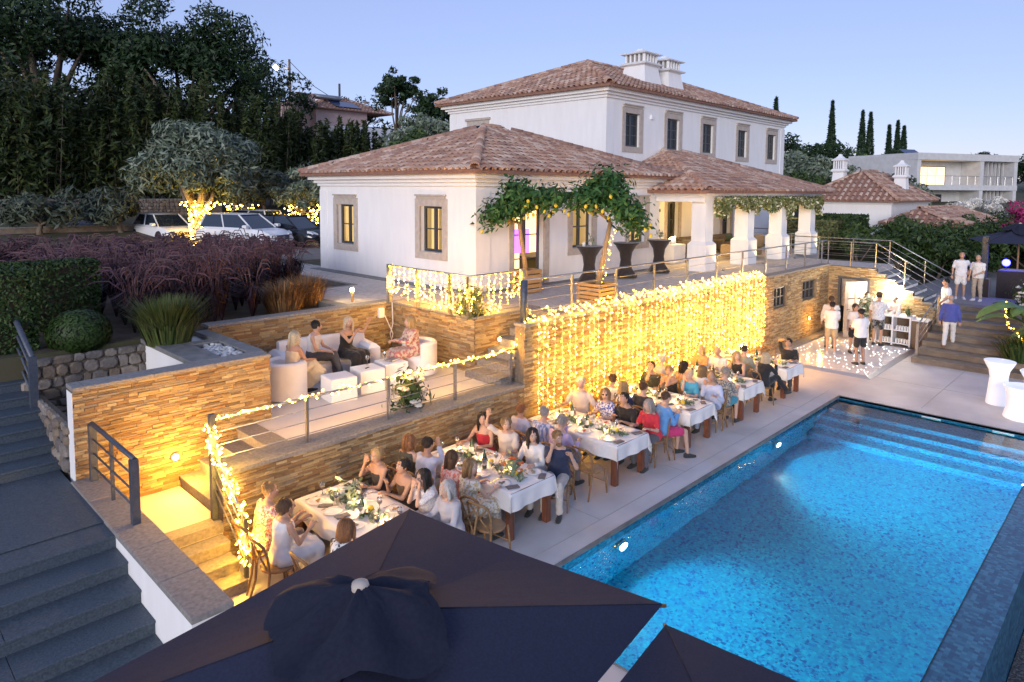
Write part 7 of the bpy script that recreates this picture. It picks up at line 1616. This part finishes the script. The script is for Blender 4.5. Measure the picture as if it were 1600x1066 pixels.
S_('dark haired man in black shirt leaning over his plate',10.68,7.48,2,1,sex='m',hair=('quiff','black'),top=('tee',(.015,.013,.013)),bottom=('trousers',(.1,.1,.1)),lean=16,hpitch=-20,skin='skin_tan',Rr=(.1,.36,.85))
S_('grey blonde woman in bright red short sleeved shirt',10.7,6.93,2,1,sex='f',hair=('bob','grey'),top=('tee',(.6,.03,.05)),bottom=('trousers',(.1,.1,.12)),hyaw=-10,lean=14)
# table 3
S_('man in white shirt leaning towards the lit wall',11.75,8.4,3,-1,sex='m',hair=('short','brown'),top=('shirt',WH),bottom=('trousers',(.2,.2,.25)),lean=14)
S_('blonde woman in navy and white striped wrap',11.5,7.95,3,-1,sex='f',hair=('bob','blond'),top=('tee',(.55,.55,.6),(.04,.05,.12),(4,.03,(4,4,1))),bottom=('trousers',(.1,.1,.15)))
S_('man in charcoal shirt sitting sideways to the table',11.7,7.6,3,-1,sex='m',hair=('short','brown'),top=('shirt',(.035,.033,.035)),bottom=('trousers',(.05,.05,.05)),hyaw=-10)
S_('man in bright blue shirt and pink shorts at the table end',11.45,6.95,3,-1,sex='m',hair=('crop','brown'),top=('shirt',(.13,.34,.7)),bottom=('shorts',(.55,.04,.16)),turn=-28,legs={1:((.16,.44,.53),(.17,.5,.09)),-1:((-.1,.45,.535),(-.1,.42,.09))},Rr=(.05,.34,.86))
S_('man in dark green shirt resting his head on a hand',13.1,8.44,3,1,sex='m',hair=('short','dark'),top=('tee',(.05,.055,.035)),bottom=('trousers',(.1,.1,.1)),L=(-.05,.22,1.14),skin='skin_tan',lean=14,hpitch=-15)
S_('woman in black dress with hand on her cheek',13.12,7.96,3,1,sex='f',hair=('bun','light'),top=('strap',(.02,.018,.018)),bottom=('skirt',(.02,.018,.018)),L=(-.06,.2,1.08),skin='skin_tan',lean=12,hyaw=15)
S_('short haired blonde woman in turquoise top',13.15,7.48,3,1,sex='f',hair=('short','platinum'),top=('tee',(.05,.3,.5)),bottom=('trousers',(.05,.15,.4)),Rr=(.06,.22,1.08),lean=12)
S_('man in pale blue shirt holding a grey bag',13.3,7.02,3,1,sex='m',hair=('crop','light'),top=('shirt',(.5,.56,.74)),bottom=('trousers',(.3,.35,.5)),Rr=(.04,.3,1.05),L=(-.25,.35,.85),hyaw=30,skin='skin_tan')
# table 4
S_('silver haired man in grey blue shirt close to the light curtain',14.0,8.6,4,-1,sex='m',hair=('short','white'),top=('shirt',(.32,.34,.42)),bottom=('trousers',(.2,.2,.2)))
S_('woman with dark curls and bare shoulders',13.9,7.95,4,-1,sex='f',hair=('curly','dark'),top=('strap',(.5,.3,.12)),bottom=('skirt',(.4,.25,.1)),skin='skin_tan')
S_('woman with long light brown hair in white top',13.85,7.45,4,-1,sex='f',hair=('long','light'),top=('tee',WH),bottom=('trousers',(.6,.6,.6)))
S_('grey haired man in dark floral shirt and turquoise shorts',14.02,6.98,4,-1,sex='m',hair=('crop','grey'),top=('tee',(.1,.11,.13),(.42,.38,.3),(30,.05)),bottom=('shorts',(.04,.3,.4)),lean=10)
S_('blonde woman in orange top in front of the light curtain',15.5,8.5,4,1,sex='f',hair=('bob','blond'),top=('tee',(.55,.3,.12)),bottom=('skirt',(.5,.3,.12)))
S_('bald man in white shirt in front of the light curtain',15.6,8.08,4,1,sex='m',hair=('ring','grey'),top=('shirt',WH),bottom=('trousers',(.3,.3,.35)),skin='skin_tan')
S_('blonde woman in sleeveless black top facing the pool',15.5,7.5,4,1,sex='f',hair=('long','blond'),top=('tank',(.015,.015,.015)),bottom=('trousers',(.02,.02,.02)),hyaw=35)
# table 5
S_('man with dark cropped hair in grey green polo',16.35,7.65,5,-1,sex='m',hair=('crop','dark'),top=('tee',(.3,.3,.24)),bottom=('trousers',(.1,.1,.1)))
S_('platinum blonde woman in black sitting cross legged',16.1,7.0,5,-1,sex='f',hair=('long','platinum'),top=('shirt',(.015,.015,.017)),bottom=('trousers',(.015,.015,.017)),turn=-20,legs={1:((.02,.46,.63),(.2,.62,.32)),-1:((-.1,.45,.535),(-.1,.42,.09))},Rr=(.12,.3,1.0))
S_('dark haired man in black polo scratching his head',17.7,7.2,5,1,sex='m',hair=('quiff','black'),top=('tee',(.015,.015,.018)),bottom=('trousers',(.05,.05,.06)),Rr=(.12,.08,1.26),hpitch=-15,skin='skin_tan',turn=12)
for i,(x,y,rz,l_) in enumerate(CHL): chair(x,y,rz,'wooden cross back chair under the '+' '.join(l_.replace('person','guest').split()[:9]))
chair(4.05,7.2,R(-90),'empty wooden cross back chair beside the seated woman in white dress')
chair(9.05,6.95,R(-90),'empty wooden cross back chair next to the man in lilac shirt')
chair(6.45,6.72,R(-84),'empty wooden cross back chair by the young woman in floral dress')
chair(8.35,8.98,R(130),'empty wooden cross back chair against the wall behind the waving guest')
chair(11.0,8.0,R(85),'empty wooden cross back chair behind the woman with glasses')
chair(18.1,7.9,R(95),'empty wooden cross back chair near the dance floor edge')
# lounge: four women
zl=ZL
def lo(label,x,y,rz,dz=0,**k): person(label,(x,y,zl+dz),rz,**k)
lo('blonde woman in off shoulder cream dress in the tub armchair',6.02,11.62,R(-78),-.02,sex='f',hair=('wavy','platinum'),top=('strap',(.68,.6,.45)),bottom=('skirt',(.68,.6,.45)),skin='skin_tan',legs={1:((.04,.45,.6),(.06,.72,.3)),-1:((-.1,.42,.5),(-.08,.5,.09))},L=(-.1,.38,.68),Rr=(.1,.4,.7),hyaw=-15)
lo('dark haired woman in white sleeveless shirt and grey trousers on the sofa',6.85,12.35,R(-140),-.02,sex='f',hair=('short','black'),top=('tank',WH),bottom=('trousers',(.07,.07,.075)),L=(-.08,.38,.68),Rr=(.1,.36,.68),hyaw=40,legs={1:((.0,.46,.6),(.04,.6,.25)),-1:((-.1,.43,.5),(-.1,.44,.09))})
lo('blonde woman in long black dress gesturing with both arms on the sofa',7.55,12.25,R(-168),-.02,sex='f',hair=('long','platinum'),top=('strap',(.015,.013,.013)),bottom=('skirt',(.015,.013,.013)),L=(-.42,.25,1.12),Rr=(.05,.36,1.0),hyaw=-30,hpitch=8,extra={'open':-1},skin='skin_tan')
lo('blonde woman in pink floral kimono talking in the far armchair',8.62,11.35,R(82),-.02,sex='f',hair=('wavy','blond'),top=('shirt',(.55,.46,.36),(.42,.14,.12),(18,.05)),bottom=('skirt',(.55,.46,.36),(.42,.14,.12),(18,.05)),L=(-.08,.42,.82),Rr=(.12,.4,.78),lean=7,hyaw=-8)
# standing guests
def st(label,x,y,z,rz,**k): person(label,(x,y,z),rz,sit=False,lean=k.pop('lean',2),**k)
BLK=(.015,.015,.017)
st('man in white shirt and beige shorts holding a drink on the dance floor',22.35,7.62,.06,R(-70),sex='m',hair=('short','black'),top=('tee',WH),bottom=('shorts',(.42,.33,.2)),Rr=(.1,.36,1.12),L=(-.12,.34,1.08),shoes=(.6,.58,.55),skin='skin_tan',sc=.99)
st('man in white shirt and grey trousers pointing with an outstretched arm',23.2,7.95,.06,R(-75),sex='m',hair=('quiff','brown'),top=('shirt',WH),bottom=('trousers',(.2,.19,.18)),Rr=(.18,.58,1.22),skin='skin_tan',sc=1.02)
st('woman in white blouse and black shorts on the dance floor',23.0,7.15,.06,R(140),sex='f',hair=('pony','dark'),top=('tee',WH),bottom=('shorts',BLK),L=(-.1,.3,1.1),sc=.96,skin='skin_tan')
st('man in white t shirt and black shorts with his back to the pool',21.55,6.5,.06,R(-40),sex='m',hair=('short','black'),top=('tee',(.76,.76,.78)),bottom=('shorts',BLK),L=(-.12,.32,1.1),Rr=(.1,.3,1.12),skin='skin_mid',sc=1.0)
st('broad man in white patterned shirt and hat ordering at the bar',24.75,6.95,.06,R(-95),sex='m',hair=('crop','dark'),top=('tee',(.7,.7,.72),(.5,.52,.56),(20,.06)),bottom=('shorts',BLK,(.2,.2,.2),(14,.03)),skin='skin_tan',extra={'hat':(.12,.07,.03)},Rr=(.2,.42,1.1),sc=1.06)
st('barman in white shirt behind the large bouquet',25.75,7.62,0,R(120),sex='m',hair=('short','dark'),top=('shirt',WH),bottom=('trousers',BLK),skin='skin_tan')
st('bartender in pale pink shirt serving behind the bar counter',25.85,6.75,0,R(88),sex='f',hair=('bun','ginger'),top=('shirt',(.7,.55,.5)),bottom=('trousers',BLK),L=(-.15,.4,1.12),Rr=(.15,.4,1.12))
st('man in white t shirt and black shorts resting a hand on the handrail',26.0,5.25,.652,R(35),sex='m',hair=('short','black'),top=('tee',(.76,.76,.77)),bottom=('shorts',BLK),L=(-.42,.3,1.0),shoes=(.7,.7,.7),skin='skin_tan',sc=1.02,legs={1:((.1,.05,.5),(.1,-.02,.085)),-1:((-.1,.05,.5),(-.1,-.02,.085))})
st('bald man in blue shirt and white trousers climbing the broad steps',24.65,4.85,.326,R(-80),sex='m',hair=('ring','grey'),top=('shirt',(.06,.08,.32)),bottom=('trousers',(.72,.71,.7)),lean=7,skin='skin_tan',legs={1:((.1,.2,.52),(.1,.25,.12)),-1:((-.1,.0,.5),(-.12,-.22,.12))},shoes=(.2,.1,.05))
st('man in white shirt and white shorts with hand on hip on the platform',29.3,5.5,1.306,R(110),sex='m',hair=('crop','light'),top=('tee',(.74,.73,.74)),bottom=('shorts',(.72,.7,.68)),L=(-.22,.05,1.0),shoes=(.7,.7,.7),skin='skin_tan',hpitch=-15,sc=1.03)
st('bald man in white shirt and beige trousers standing on the platform',29.2,4.95,1.306,R(75),sex='m',hair=('ring','light'),top=('tee',(.72,.7,.68)),bottom=('trousers',(.4,.33,.26)),shoes=(.7,.7,.7),skin='skin_tan',L=(-.12,.3,1.0),sc=1.0)
finish_people()
